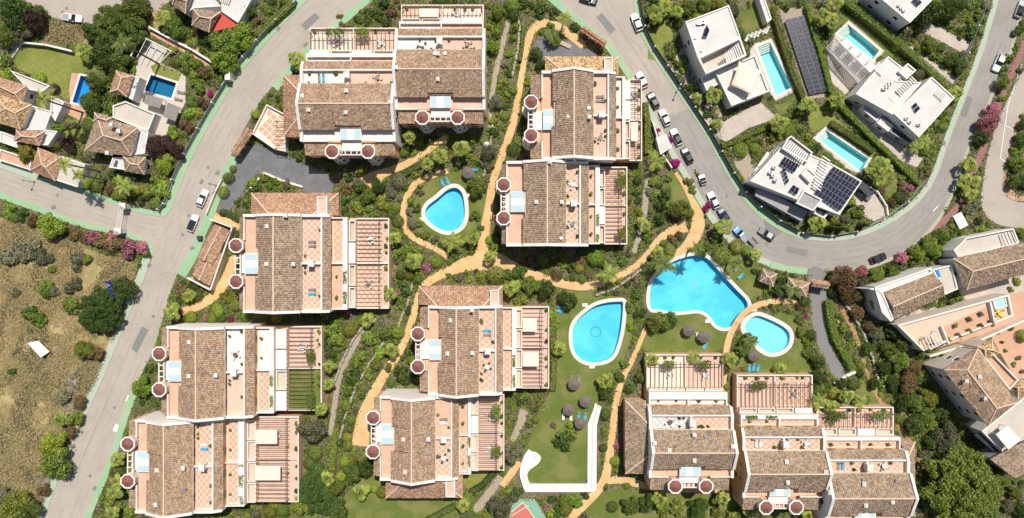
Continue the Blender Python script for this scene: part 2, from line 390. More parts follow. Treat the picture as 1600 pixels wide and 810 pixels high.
# ------------------------------------------------------------------ pools (outlines of the water in photo pixels)
POOLS = [
 ('lobed', smooth_poly([(699,296),(711,292),(722,299),(726,316),(727,338),(722,353),(710,361),(696,362),(680,355),(667,344),(663,331),(669,320),(682,311),(691,303)]), 'm_poolfloor', 6,
  'small rounded triangular swimming pool with white rim beside date palms'),
 ('teardrop', smooth_poly([(974,471),(974,480),(972,508),(967,533),(960,553),(950,563),(930,567),(912,565),(899,554),(894,538),(894,516),(899,503),(912,490),(930,477),(950,472),(968,471)]), 'm_poolfloor', 5.5,
  'large teardrop shaped swimming pool on the central lawn'),
 ('big', smooth_poly([(1060,405),(1085,398),(1106,402),(1125,425),(1150,452),(1172,474),(1163,488),(1148,508),(1132,514),(1118,509),(1108,492),(1092,484),(1070,487),(1050,488),(1030,484),(1016,484),(1014,465),(1018,440),(1030,425),(1045,412)]), 'm_poolfloor', 5,
  'largest free form swimming pool with palm shadows on its water'),
 ('kids', smooth_poly([(1159,509),(1180,491),(1200,498),(1225,510),(1236,522),(1232,542),(1215,552),(1200,552),(1186,543),(1172,528)]), 'm_poolfloor_pale', 6,
  'pale shallow pool next to the footbridge with wide white rim'),
 ('v1', [(1183,74),(1203,66),(1237,137),(1212,150)], 'm_poolfloor_teal', 4, 'long pale turquoise pool beside the white villa with shade sail'),
 ('v2', [(1309,53),(1325,38),(1374,79),(1364,93)], 'm_poolfloor_teal', 3.5, 'turquoise pool beside four white square canopies'),
 ('v3', [(1276,216),(1290,203),(1357,248),(1345,269)], 'm_poolfloor_teal', 3.5, 'turquoise pool behind the white villa covered in solar panels'),
 ('l1', [(126,118),(146,122),(133,165),(113,160)], 'm_poolfloor_blue', 3, 'narrow bright blue pool beside the terracotta deck and lawn'),
 ('l2', [(236,117),(276,130),(268,154),(226,142)], 'm_poolfloor_deep', 3, 'dark blue rectangular pool on a beige deck with palm trunk shadows'),
]
POOLW = {k: W2(p) for k, p, *_ in POOLS}
for k, p, *_ in POOLS: keep(offset_poly(p, 9 if k in ('lobed','teardrop','big','kids') else 5))
HO = [offset_poly(POOLW[k], .06) for k in POOLW]
# far ground
def ell(cx, cy, rx, ry, n=24, wob=0, seed=1):
    r = random.Random(seed); ph = r.random()*6
    return [(cx+rx*(1+wob*math.sin(3*a+ph)+wob*.6*math.sin(5*a+2*ph))*math.cos(a), cy+ry*(1+wob*math.sin(3*a+ph)+wob*.6*math.sin(5*a+2*ph))*math.sin(a)) for a in [2*math.pi*i/n for i in range(n)]]
big = [(-900,-900),(900,-900),(900,900),(-900,900)]
struct(sheet('ground', big, 0, 'm_ground', HO, world=True))

E1a = [(20,930),(68,812),(100,725),(147,622),(178,550),(210,470),(229,427),(239,400)]
E1b = [(262,334),(268,325),(288,273),(305,235),(324,200),(345,163),(370,120),(400,84),(433,48),(483,-3),(540,-50),(640,-95),(760,-100),(850,-70),(985,-30)]
E2 = [(90,930),(133,805),(151,762),(174,707),(196,634),(202,620),(240,550),(262,470),(277,427),(293,400),(308,365),(320,340),(340,288),(360,243),(385,195),(400,170),(425,135),(447,108),(490,62),(535,26),(568,-3),(600,-28),(680,-50),(760,-52),(840,-28)]
E1b = smooth_poly(E1b, 2, False); E2s = smooth_poly(E2, 2, False)
main = E1a+E1b+E2s[::-1]
keep(main)
struct(sheet('road', main, .008, 'm_asphalt'))
J = [(-120,215),(0,262),(57,283),(120,299),(175,318),(215,332),(250,338),(262,334),(290,350),(275,410),(239,400),(241,388),(236,378),(225,371),(200,363),(175,357),(125,346),(62,323),(0,301),(-120,258)]
keep(J); struct(sheet('side_street', J, .012, 'm_asphalt'))
F1 = smooth_poly([(840,-28),(870,0),(910,32),(950,65),(972,92),(1005,145),(1025,185)], 1, False)
F1b = smooth_poly([(1025,185),(1055,240),(1080,280),(1100,315),(1120,345),(1160,390),(1205,409),(1265,421),(1300,424),(1340,420),(1375,410),(1419,390),(1458,353),(1483,310),(1498,268),(1510,232),(1530,190),(1550,143),(1573,95),(1590,30),(1600,-5),(1625,-100)], 2, False)
F2 = smooth_poly([(985,-30),(990,0),(997,45),(1015,80),(1055,140),(1078,170)], 1, False)
F2b = smooth_poly([(1078,170),(1100,205),(1140,280),(1160,310),(1180,333),(1215,358),(1250,373),(1300,378),(1345,370),(1390,350),(1430,322),(1460,285),(1480,225),(1505,160),(1535,85),(1560,0),(1585,-100)], 2, False)
q1 = F1+F2[::-1]; q2 = F1b+F2b[::-1]; keep(q1); keep(q2)
struct(sheet('road', q1, .012, 'm_asphalt')); struct(sheet('road', q2, .012, 'm_asphalt_grey'))
tl = [(20,-30),(40,2),(62,20),(95,31),(140,37),(200,34),(245,18),(275,-6),(290,-40)]
keep(tl); struct(sheet('road', tl, .008, 'm_asphalt'))
rr_ = smooth_poly([(1650,60),(1600,105),(1572,160),(1548,220),(1534,290),(1532,320),(1545,345),(1575,356),(1640,360),(1640,318),(1588,317),(1571,306),(1565,286),(1577,240),(1593,175),(1650,120)],1)
keep(rr_); struct(sheet('road', rr_, .008, 'm_asphalt'))
drive = smooth_poly([(1262,415),(1290,420),(1292,452),(1290,505),(1302,550),(1324,582),(1306,596),(1295,577),(1272,527),(1264,450)],1)
keep(drive); struct(sheet('driveway', drive, .016, 'm_patch'))
for nm, pl, mm in (('road_patch', [(1050,186),(1078,170),(1112,232),(1086,250)], 'm_patch'), ('road_patch', [(330,130),(348,138),(341,152),(322,145)], None)):
    if mm: pass
def walk(line, w0, w1, m, z=.12, name='pavement'):
    ln = smooth_poly(line, 1, False) if len(line) > 3 else line
    st = strip(ln, w0, w1); keep(st)
    if w0 == 0 or w1 == 0:
        kb = strip(ln, .9 if w0 == 0 else -.02, .9 if w1 == 0 else -.02); struct(slab('kerb', W2(kb), -.05, z-.01, 'm_kerb'))
    return struct(slab(name, W2(st), -.05, z, m))
# pavements with a kerb face; w0 = right of the travel direction, w1 = left
walk([(262,334),(268,325),(288,273),(305,235),(324,200),(345,163),(370,120),(400,84),(433,48),(483,-3),(520,-32)], 0, 15, 'm_green_walk')
walk([(251,338),(256,339),(262,334)], 0, 13, 'm_green_walk', .116)
walk([(308,366),(320,340),(340,288),(360,243)], 13, 0, 'm_green_walk')
walk([(425,135),(447,108),(490,62),(535,26),(568,-3),(590,-20)], 12, 0, 'm_green_walk')
walk([(90,930),(133,805),(151,762),(174,707),(196,634),(212,598)], 10, 0, 'm_green_walk')
walk([(277,427),(293,400),(308,366)], 15, 0, 'm_green_walk')
walk([(20,930),(68,812),(100,725),(147,622),(178,550),(210,470),(229,427),(235,405)], 0, 12, 'm_green_pale')
walk([(-60,276),(0,301),(62,323),(125,346),(175,357),(200,363),(225,371),(236,378),(241,388),(239,400)], 0+.001, 9, 'm_green_walk') if False else walk([(239,400),(241,388),(236,378),(225,371),(200,363),(175,357),(125,346),(62,323),(0,301),(-60,276)], 0, 9, 'm_green_walk')
walk([(-60,238),(0,262),(57,283)], 0, 11, 'm_green_pale')
walk([(57,283),(120,299),(175,318),(215,332),(250,338)], 0, 7, 'm_green_walk')
walk([(846,-23),(870,0),(910,32),(950,65),(972,92),(990,120)], 10, 0, 'm_green_walk')
walk([(990,120),(1005,145),(1025,185),(1055,240),(1080,280),(1100,315),(1120,345),(1160,390),(1205,409)], 9, 0, 'm_green_pale')
walk([(1205,409),(1232,416),(1262,420)], 10, 0, 'm_green_walk')
walk([(985,-30),(990,0),(997,45),(1015,80),(1055,140),(1100,205),(1140,280),(1160,310),(1180,333),(1215,358),(1250,373)], 0, 11, 'm_green_walk')
walk([(1250,373),(1300,378),(1345,370),(1390,350),(1430,322),(1460,285),(1480,225),(1505,160),(1535,85),(1560,0),(1585,-100)], 0, 8, 'm_green_pale')
walk([(1300,424),(1340,420),(1375,410),(1419,390),(1458,353),(1483,310),(1498,268),(1510,232),(1530,190),(1550,143),(1573,95),(1590,30),(1600,-5)], 5, 0, 'm_kerb')
# red boardwalk between the two right hand roads
walk([(1452,368),(1475,345),(1502,318),(1515,280),(1536,235),(1548,200),(1565,150),(1588,100),(1604,60)], 5, 5, 'm_redwood', .06, 'footway')
walk([(1571,306),(1565,286),(1577,240),(1593,175),(1602,150)], 0, 7, 'm_terra_pave', .12) if False else None
island = smooth_poly([(1571,306),(1565,286),(1577,240),(1593,175),(1650,110),(1650,316),(1588,316)],1)
keep(offset_poly(island,0)); KEEP.pop()
struct(slab('traffic_island', W2(island), -.05, .12, 'm_terra_pave')); struct(slab('planting_bed', W2(smooth_poly([(1580,296),(1574,282),(1585,240),(1600,195),(1650,140),(1650,308),(1592,308)],1)), .05, .17, 'm_soil'))
# orange footpaths: (u, v, width)
def path(line, m='m_orange', z=.05, name='footpath'):
    l2 = []
    ln = line
    for i in range(len(ln)-1):
        a, b = ln[i], ln[i+1]
        for k in range(3): l2.append(tuple(a[j]+(b[j]-a[j])*k/3 for j in range(3)))
    l2.append(ln[-1])
    for _ in range(2): l2 = [l2[0]]+[tuple((l2[i-1][j]+2*l2[i][j]+l2[i+1][j])/4 for j in range(3)) for i in range(1, len(l2)-1)]+[l2[-1]]
    l2 = [(a[0], a[1], a[2]*1.0) for a in l2]; st = strip(l2, 1); keep(strip([(a[0], a[1], a[2]*.92) for a in l2], 1)); return struct(slab(name, W2(st), -.03, z, m))
path([(912,72,12),(884,48,14),(857,35,13),(838,38,13),(826,58,12),(821,82,10),(817,108,9),(810,150,10),(804,185,11),(795,215,12),(780,255,11),(769,285,11),(765,320,13),(759,350,14),(756,375,16),(752,400,20)])
path([(575,290,40),(590,275,18),(605,268,12),(627,261,11),(648,249,10),(668,236,10),(700,212,8)], z=.054)
path([(700,267,8),(673,275,9),(652,284,10),(638,300,10),(630,325,10),(630,350,10),(640,369,10),(657,378,9),(683,390,8),(700,402,8)], z=.058)
path([(790,410,24),(760,408,30),(735,410,24),(700,424,14),(672,437,13),(656,455,11),(646,495,11),(634,530,12),(618,560,13),(597,590,14),(578,625,16),(567,655,22),(563,697,28)], z=.062)
path([(785,408,20),(800,418,18),(850,436,14),(885,446,13),(920,449,13),(950,440,11),(980,425,10),(1005,408,10),(1027,376,11),(1050,360,14),(1072,352,22)], z=.066)
path([(1050,402,9),(1066,392,14),(1084,374,20),(1092,350,22),(1090,330,14),(1080,310,9),(1070,292,6),(1056,270,5)], z=.07)
path([(1013,503,7),(1000,535,7),(990,560,8),(975,585,9),(963,620,10),(957,675,11),(951,725,14),(944,757,13),(912,790,14),(893,806,14),(880,840,14)])
path([(948,752,10),(975,748,14),(1010,762,10),(1060,765,9),(1140,768,8)], z=.054)
path([(1245,470,10),(1215,470,9),(1190,474,9),(1172,482,9),(1158,493,9),(1146,512,9),(1138,530,10),(1134,552,10),(1128,620,8)], z=.16, name='footbridge')
path([(368,400,16),(358,425,14),(347,450,16),(330,466,16),(310,480,12),(283,487,12)])
path([(333,336,10),(352,346,12),(375,356,12)], z=.054)
path([(1304,466,6),(1330,508,7),(1345,545,6),(1356,590,6),(1376,630,6),(1402,660,6),(1428,698,6),(1446,735,6),(1450,790,6),(1440,840,6)], 'm_brownpath')
path([(785,760,10),(800,738,12),(812,722,9)], 'm_orange', .058)
path([(585,496,9),(560,528,9),(541,563,8),(529,590,9),(524,625,8),(516,680,8)], 'm_gravel', .04, 'gravel_path')
path([(795,30,7),(785,70,8),(775,110,9),(768,150,8),(766,200,6)], 'm_gravel', .04, 'gravel_path')
path([(1015,250,8),(1010,300,10),(1005,350,9),(990,395,8)], 'm_gravel', .04, 'gravel_path')
path([(742,800,14),(765,770,13),(783,745,11)], 'm_gravel', .044, 'gravel_path')
path([(820,640,14),(812,665,12),(800,690,8)], 'm_gravel', .04, 'gravel_path')
def area(name, poly, z, m, sm=0, holes=(), k=True):
    pl = smooth_poly(poly, sm) if sm else poly
    if k: keep(pl)
    return struct(sheet(name, pl, z, m, [[((x/S)+800, 405-y/S) for x, y in offset_poly(POOLW[h], .06)] for h in holes]))
area('forecourt', [(362,262),(390,222),(420,231),(452,244),(482,262),(520,272),(522,303),(480,304),(470,291),(440,281),(408,268),(386,285),(380,302),(352,336),(338,330),(345,318)], .02, 'm_slate', 1)
area('forecourt', [(838,62),(856,50),(872,60),(905,68),(946,90),(930,96),(850,94),(832,80)], .02, 'm_slate', 1)
area('lawn', [(866,456),(900,453),(935,462),(960,463),(988,470),(990,500),(985,540),(975,565),(955,585),(938,612),(932,640),(925,700),(922,758),(826,758),(820,742),(838,722),(830,708),(815,705),(835,670),(850,640),(858,610),(872,590),(866,520)], .03, 'm_lawn', 1, ['teardrop'], True)
area('lawn', [(1004,520),(1016,497),(1050,493),(1092,490),(1108,500),(1120,516),(1138,522),(1130,550),(1075,552),(1000,552)], .03, 'm_lawn', 1)
area('lawn', [(1112,402),(1130,392),(1165,400),(1190,420),(1195,450),(1185,468),(1172,472),(1150,446),(1126,418)], .03, 'm_lawn', 1)
area('lawn', [(1150,522),(1165,530),(1185,552),(1210,562),(1240,545),(1245,520),(1225,503),(1205,492),(1225,485),(1250,500),(1255,560),(1275,580),(1262,590),(1195,582),(1165,580),(1155,560)], .03, 'm_lawn', 1)
area('lawn', [(650,300),(690,268),(735,265),(762,285),(756,340),(735,375),(690,382),(655,370),(645,330)], .03, 'm_lawn', 1, ['lobed'])
area('lawn', [(1042,262),(1060,275),(1075,305),(1082,325),(1060,342),(1042,330),(1038,295)], .03, 'm_lawn', 1)
area('lawn', [(1012,92),(1014,28),(1030,22),(1048,30),(1052,62),(1038,70),(1036,98)], .03, 'm_lawn_dry', 0)
area('lawn', [(20,100),(30,72),(80,68),(112,78),(140,92),(165,98),(160,112),(130,112),(115,130),(108,160),(90,146),(60,118),(35,112)], .03, 'm_lawn_dry', 1)
area('lawn', [(532,780),(560,752),(600,735),(640,745),(700,775),(725,768),(740,778),(700,815),(530,830)], .03, 'm_lawn', 1)
area('lawn', [(715,745),(745,735),(770,738),(750,765),(735,770)], .03, 'm_lawn_dry', 1)
area('lawn', [(1338,605),(1352,590),(1368,610),(1386,640),(1402,665),(1420,700),(1400,700),(1372,665),(1345,655)], .03, 'm_lawn', 1)
area('lawn', [(905,806),(925,783),(945,768),(975,762),(1010,770),(1060,773),(1150,776),(1150,800),(1000,812)], .03, 'm_lawn', 1)
area('lawn', [(1150,20),(1185,10),(1200,40),(1165,55)], .03, 'm_lawn', 0)
area('lawn', [(1205,62),(1216,70),(1246,150),(1232,170),(1215,180),(1210,165),(1240,152),(1243,140)], .03, 'm_lawn', 0)
area('lawn', [(1298,50),(1318,20),(1345,30),(1402,85),(1382,92),(1330,35),(1322,33)], .03, 'm_lawn', 0)
area('lawn', [(1255,160),(1285,165),(1330,205),(1370,240),(1362,246),(1290,198),(1268,208)], .03, 'm_lawn_dry', 0)
area('lawn', smooth_poly([(1385,290),(1397,275),(1404,284),(1398,302),(1386,312)],1), .034, 'm_lawn', 0)
area('lawn', [(235,104),(246,99),(284,115),(278,130),(262,124),(240,114)], .05, 'm_lawn_dry', 0)
area('lawn', [(84,195),(100,185),(132,190),(128,215),(105,240),(84,225)], .03, 'm_lawn_dry', 1)
# dry hillside on the left with burnt rock
field = [(-200,318),(0,340),(60,358),(120,378),(170,402),(215,412),(200,470),(168,560),(135,622),(90,725),(58,812),(10,930),(-200,930)]
struct(sheet('hillside', field, .02, 'm_dry'))
struct(sheet('hillside', [(66,38),(96,36),(140,42),(150,58),(140,66),(112,70),(72,64)], .02, 'm_dry'))
keep(strip([(827,704),(838,718),(826,732),(817,744),(824,763),(928,763),(929,668),(938,632)], 13, 13))
# court
struct(sheet('tennis_court', [(795,812),(800,790),(812,780),(835,780),(868,830),(795,850)], .03, 'm_courtgreen')); keep([(795,812),(800,790),(812,780),(835,780),(868,830),(795,850)])
struct(sheet('court_surface', [(796,812),(800,800),(817,786),(822,790),(850,830),(796,850)], .04, 'm_courtred'))
mb = MB()
for a, b in (((799,801),(817,785)), ((817,785),(850,829)), ((800,806),(826,790))): mb.bar(P(a[0], a[1], .05), P(b[0], b[1], .05), .12, .01)
struct(mb.build('court_line', 'm_paint'))
# villa decks and drives
area('deck', [(1174,70),(1205,60),(1244,142),(1212,158),(1206,150),(1170,95)], .04, 'm_deck', 0, ['v1'])
area('deck', [(1304,56),(1326,32),(1382,80),(1366,100),(1340,130),(1320,148),(1300,130),(1292,90)], .04, 'm_deck', 0, ['v2'])
area('deck', [(1270,216),(1290,198),(1363,247),(1347,275),(1320,262)], .04, 'm_deck', 0, ['v3'])
area('deck', [(112,114),(150,118),(140,172),(128,190),(100,176),(110,158),(108,140)], .04, 'm_terra_pave', 0, ['l1'])
area('deck', [(213,92),(228,60),(262,78),(250,98),(290,118),(290,160),(275,190),(262,214),(215,205),(205,165),(212,130)], .04, 'm_deck', 0, ['l2'])
area('drive', [(1122,215),(1130,190),(1188,160),(1212,182),(1206,188),(1170,200),(1135,222)], .03, 'm_paving')
area('drive', [(1322,185),(1335,160),(1370,180),(1400,222),(1442,248),(1432,262),(1405,250),(1385,232)], .03, 'm_paving')
area('drive', [(1330,300),(1362,292),(1380,318),(1388,336),(1366,346),(1345,336)], .03, 'm_paving')
area('drive', [(1425,15),(1445,32),(1517,68),(1506,84),(1450,55),(1420,35)], .03, 'm_paving')
area('drive', [(1420,70),(1446,90),(1495,122),(1490,136),(1445,108),(1418,85)], .03, 'm_paving')
area('drive', [(1195,385),(1200,370),(1178,290),(1160,275),(1152,255),(1172,250),(1330,340),(1300,352),(1240,348)], .02, 'm_patch', 0, (), False)
area('drive', [(1048,110),(1060,80),(1080,70),(1140,200),(1120,215),(1096,180)], .02, 'm_paving', 0, (), False)
area('drive', [(1140,230),(1168,232),(1180,268),(1172,290),(1150,262)], .027, 'm_gravel')
area('plaza', [(1460,545),(1520,515),(1560,500),(1610,480),(1610,760),(1590,600),(1545,520)], .03, 'm_terra_pave')
area('plaza', [(1485,450),(1610,428),(1610,500),(1560,505)], .02, 'm_terra_pave')
area('terrace', [(1395,492),(1490,455),(1590,430),(1610,430),(1610,455),(1490,470),(1420,505)], .035, 'm_paving', 0, (), False)
area('terrace', [(215,28),(250,14),(300,60),(330,98),(322,104),(270,70),(235,52)], .02, 'm_terra_pave', 0, (), False)
area('garden_path', [(228,38),(240,50),(300,72),(330,98),(328,104),(290,84),(232,52)], .03, 'm_terra_pave')
# ------------------------------------------------------------------ pools themselves
for key, p, fm, cw, lab in POOLS:
    c = P(sum(a[0] for a in p)/len(p), sum(a[1] for a in p)/len(p)); wl = POOLW[key]; n = len(wl)
    t = thing('swimming_pool', lab, 'pool', (c.x, c.y, 0))
    dep = -1.15 if key == 'kids' else -1.7
    V, F = tess([wl], dep); k = len(V)
    V = list(V)+[Vector((a[0], a[1], .0)) for a in wl]
    F = list(F)+[(i, (i+1) % n, k+(i+1) % n, k+i) for i in range(n)]
    obj('basin', V, F, fm, t)
    V, F = tess([wl], -.14); obj('water', V, F, 'm_water', t, recalc=False)
    slab('coping', offset_poly(wl, cw*S), -.02, .085, 'm_coping', t, holes=[offset_poly(wl, -.05)])
    if key == 'teardrop':
        ctr = P(932, 520)
        for i in range(12):
            a = i*math.pi/6; m_ = MB(); q = Vector((ctr.x+1.25*math.cos(a), ctr.y+1.25*math.sin(a), dep+.03)); d = Vector((-math.sin(a), math.cos(a), 0))*.2
            m_.bar(q-d, q+d, .16, .03); m_.build('mosaic_mark', 'm_darkmetal', t)
    if key == 'big':
        ctr = P(1088, 447)
        for i in range(8):
            a = i*math.pi/4; m_ = MB(); q = Vector((ctr.x+.9*math.cos(a), ctr.y+.9*math.sin(a), dep+.03)); d = Vector((math.cos(a), math.sin(a), 0))*.3
            m_.bar(q-d, q+d, .14, .03); m_.build('mosaic_mark', 'm_beige', t)
    if key in ('v1', 'v2', 'v3'):      # entry steps at one end
        a, b = (Vector((*wl[0], 0)), Vector((*wl[1], 0))) if key != 'v3' else (Vector((*wl[0], 0)), Vector((*wl[1], 0)))
        inn = (Vector((*wl[3], 0))-a).normalized()
        for i in range(4):
            m_ = MB(); o_ = inn*(.25+.5*i); m_.bar(a+o_+Vector((0,0,-.35-.3*i))+(b-a)*.03, b+o_+Vector((0,0,-.35-.3*i))-(b-a)*.03, .5, .3); m_.build('entry_step', 'm_coping', t)
    if key in ('lobed', 'teardrop', 'big', 'kids'):     # poolside shower pads / step pads
        pads = {'lobed': [(729,306),(660,343)], 'teardrop': [(914,477),(925,573)], 'big': [(1121,413),(1106,502)], 'kids': [(1178,484)]}[key]
        for (u, v) in pads:
            q = P(u, v); m_ = MB(); m_.box(q.x-.7, q.x+.7, q.y-.45, q.y+.45, .0, .12); m_.build('step_pad', 'm_coping', t)
        for s_ in (-.3, .3):           # ladder rails
            q = Vector((*wl[n//3], 0)); cn = (c-q).normalized(); sd = Vector((-cn.y, cn.x, 0))*s_
            m_ = MB(); m_.tube([q-cn*.5+sd+Vector((0,0,.08)), q-cn*.45+sd+Vector((0,0,.8)), q+cn*.15+sd+Vector((0,0,.8)), q+cn*.2+sd+Vector((0,0,-.6))], .035, 5); m_.build('ladder_rail', 'm_metal', t)
# painted road marks, manholes, drain covers, patches
def mark(line, wd, m='m_paint', name='road_marking', z=.02):
    mb = MB()
    for a, b in zip(line, line[1:]): mb.bar(P(*a, z), P(*b, z), wd, .004)
    return struct(mb.build(name, m))
mark([(1597,100),(1575,165),(1563,248)], .14); mark([(1563,248),(1572,253)], .14); mark([(1572,197),(1584,203)], .14)
mark([(179,674),(184,664)], 1.1); mark([(199,628),(203,619)], 1.1)
mark([(1458,330),(1466,322)], .2)
for (u, v) in [(179,637),(141,744),(240,495),(325,262),(295,337),(285,367),(90,305),(98,19),(104,13),(1135,307)]:
    q = P(u, v); m_ = MB(); m_.lathe((q.x, q.y, .0), [(.42, .0), (.42, .026)], 12); struct(m_.build('manhole_cover', 'm_patch'))
for (u, v, a) in [(84,324,.3),(315,284,1),(340,270,1),(325,375,.4),(301,388,.4),(1474,225,.4),(478,70,.8),(148,763,1),(435,45,1),(233,415,1)]:
    q = P(u, v); m_ = MB(); d = Vector((math.cos(a), math.sin(a), 0))*.55; m_.bar(q-d+Vector((0,0,.075)), q+d+Vector((0,0,.075)), .8, .12); struct(m_.build('drain_cover', 'm_patch'))
def track(line, off, m):
    l2 = smooth_poly(line, 2, False); n = len(l2); c = []
    for i in range(n):
        a, b = Vector(l2[max(i-1, 0)]), Vector(l2[min(i+1, n-1)]); e = (b-a).normalized(); c.append((l2[i][0]-e.y*off, l2[i][1]+e.x*off))
    struct(sheet('wheel_track', strip(c, 2.2, 2.2), .0145, m))
mainc = [(60,910),(102,808),(136,722),(174,630),(209,550),(238,468),(260,400),(292,332),(315,280),(343,222),(372,170),(410,112),(445,70),(490,30),(530,0)]
upc = [(925,-15),(948,30),(978,70),(1012,118),(1040,165),(1052,182)]; rc = [(1058,192),(1080,235),(1112,290),(1140,335),(1180,370),(1225,392),(1300,402),(1358,394),(1408,370),(1446,330),(1472,282),(1492,222),(1518,158),(1548,95),(1575,20)]
for o_ in (-17, -8, 8, 16): track(mainc, o_, 'm_track'); 
for o_ in (-16, -6, 8, 17): track(upc, o_, 'm_track')
for o_ in (-14, -5, 6, 14): track(rc, o_, 'm_track_grey')
for o_ in (-11, -4, 5, 12): track([(-40,265),(30,292),(90,310),(150,330),(200,346),(245,356)], o_, 'm_track')
for pl, m_ in (([(340,150),(352,132),(368,142),(354,162)], 'm_track'), ([(205,545),(222,510),(232,516),(214,552)], 'm_patch'), ([(120,800),(131,770),(138,774),(127,806)], 'm_track'), ([(940,20),(962,46),(954,54),(932,28)], 'm_patch'), ([(1230,385),(1262,392),(1260,401),(1228,394)], 'm_patch'), ([(1500,180),(1512,150),(1520,154),(1509,184)], 'm_patch'), ([(35,285),(62,294),(59,303),(32,294)], 'm_track'), ([(1540,310),(1560,318),(1556,332),(1538,322)], 'm_track'), ([(470,40),(492,20),(500,28),(478,48)], 'm_patch')):
    struct(sheet('road_patch', pl, .0165, m_))
# seams: old repair strips in the asphalt
for ln in ([(1050,186),(1078,170)], [(455,22),(400,75),(360,128)], [(318,195),(300,232)], [(930,22),(990,110)], [(960,30),(1030,140)], [(110,760),(140,690),(175,610)], [(250,430),(262,425),(270,431),(280,424)], [(1120,300),(1128,310),(1126,322),(1138,330)], [(1470,250),(1478,262),(1474,276),(1480,290)], [(160,640),(168,644),(176,655),(184,657)], [(380,140),(390,146),(398,158)], [(985,60),(1000,75),(1004,90)]):
    mark(ln, .09, 'm_patch', 'asphalt_seam', .018)
# ------------------------------------------------------------------ apartment houses of the complex
def clip_rect(poly, x0, x1, y0, y1):
    for ax, lim, sg in ((0, x0, 1), (0, x1, -1), (1, y0, 1), (1, y1, -1)):
        out = []
        for i in range(len(poly)):
            a, b = poly[i], poly[(i+1) % len(poly)]; ia = (a[ax]-lim)*sg >= 0; ib = (b[ax]-lim)*sg >= 0
            if ia: out.append(a)
            if ia != ib:
                t = (lim-a[ax])/(b[ax]-a[ax]); out.append((a[0]+(b[0]-a[0])*t, a[1]+(b[1]-a[1])*t))
        poly = out
        if len(poly) < 3: return []
    return poly
DIA = {}
def diamond_mesh(h, m, k=None):
    k = k or h
    if (h, m, k) not in DIA:
        me = bpy.data.meshes.new('floor_tile')
        me.from_pydata([(h,0,0),(0,k,0),(-h,0,0),(0,-k,0),(h,0,.012),(0,k,.012),(-h,0,.012),(0,-k,.012)], [],
                       [(4,5,6,7),(0,1,5,4),(1,2,6,5),(2,3,7,6),(3,0,4,7)])
        me.materials.append(MATS[m]); DIA[(h, m, k)] = me
    return DIA[(h, m, k)]
def terrace_floor(par, W, d0, d1, s0, s1, z, style='lattice', rnd=None):
    """paved floor; lattice = terracotta squares laid on the diagonal in a cream grid"""
    base = {'lattice': 'm_tilecream', 'plain': 'm_terrafloor', 'pink': 'm_pinkfloor', 'white': 'm_tilewhite', 'ochre': 'm_beige', 'whitelat': 'm_greywall', 'grass': 'm_lawn', 'big': 'm_tilecream'}[style]
    mb = MB(W); mb.box(d0, d1, s0, s1, z-.15, z); fl = mb.build('terrace_floor', base, par)
    if style in ('lattice', 'whitelat'):
        tm = 'm_tileterra' if style == 'lattice' else 'm_tilewhite'
        pitch = 1.6; b = .2
        a0, a1, c0, c1 = d0+b, d1-b, s0+b, s1-b
        if a1-a0 < .8 or c1-c0 < .8: return fl
        rl = root_of(par).location
        ni = max(1, round((a1-a0)/pitch)); px_ = (a1-a0)/ni
        nj = max(1, round((c1-c0)/pitch)); py_ = (c1-c0)/nj; hx, hy = round(px_/2-.1, 3), round(py_/2-.1, 3); hw = W(hx, hy, 0)
        for i in range(2*ni+1):
            for j in range(2*nj+1):
                if (i+j) % 2: continue
                cx, cy = a0+i*px_/2, c0+j*py_/2
                dp = [(cx+hx, cy), (cx, cy+hy), (cx-hx, cy), (cx, cy-hy)]
                if cx-hx >= a0 and cx+hx <= a1 and cy-hy >= c0 and cy+hy <= c1:
                    q = W(cx, cy, z+.001); o = link('floor_tile', diamond_mesh(hw[0], tm, hw[1]), fl, (q[0]-rl.x, q[1]-rl.y, q[2]-rl.z))
                else:
                    cp = clip_rect(dp, a0, a1, c0, c1)
                    if len(cp) > 2:
                        eb = MB(); eb.prism([W(x, y, 0)[:2] for x, y in cp], z+.001, z+.012); eb.build('floor_tile', tm, fl)
    return fl
def chimney(par, q, s=1.0, rz=0):
    mb = MB(); x, y, z = q; a, b = .42*s, .5*s
    mb.box(x-a, x+a, y-b, y+b, z-1.2, z+.75); c = mb.build('chimney', 'm_white', par)
    m2 = MB(); m2.box(x-a-.12, x+a+.12, y-b-.12, y+b+.12, z+.76, z+.9)
    m2.add([(x-a-.05,y-b-.05,z+.9),(x+a+.05,y-b-.05,z+.9),(x+a+.05,y+b+.05,z+.9),(x-a-.05,y+b+.05,z+.9),(x-.05,y-b,z+1.2),(x+.05,y+b,z+1.2)], [(0,1,4),(2,3,5),(1,2,5,4),(3,0,4,5),(0,3,2,1)])
    m2.build('chimney_cap', 'm_white', c)
    m3 = MB(); m3.box(x-a-.01, x+a+.01, y-b*.6, y+b*.6, z+.35, z+.65); m3.build('flue_opening', 'm_black', c)
def pot_plants(par): pass
ZE, ZR, ZF, ZO, ZB, ZP = 10.2, 12.9, 8.4, 5.6, 3.9, 2.8
UNITS = {}; VINES = []
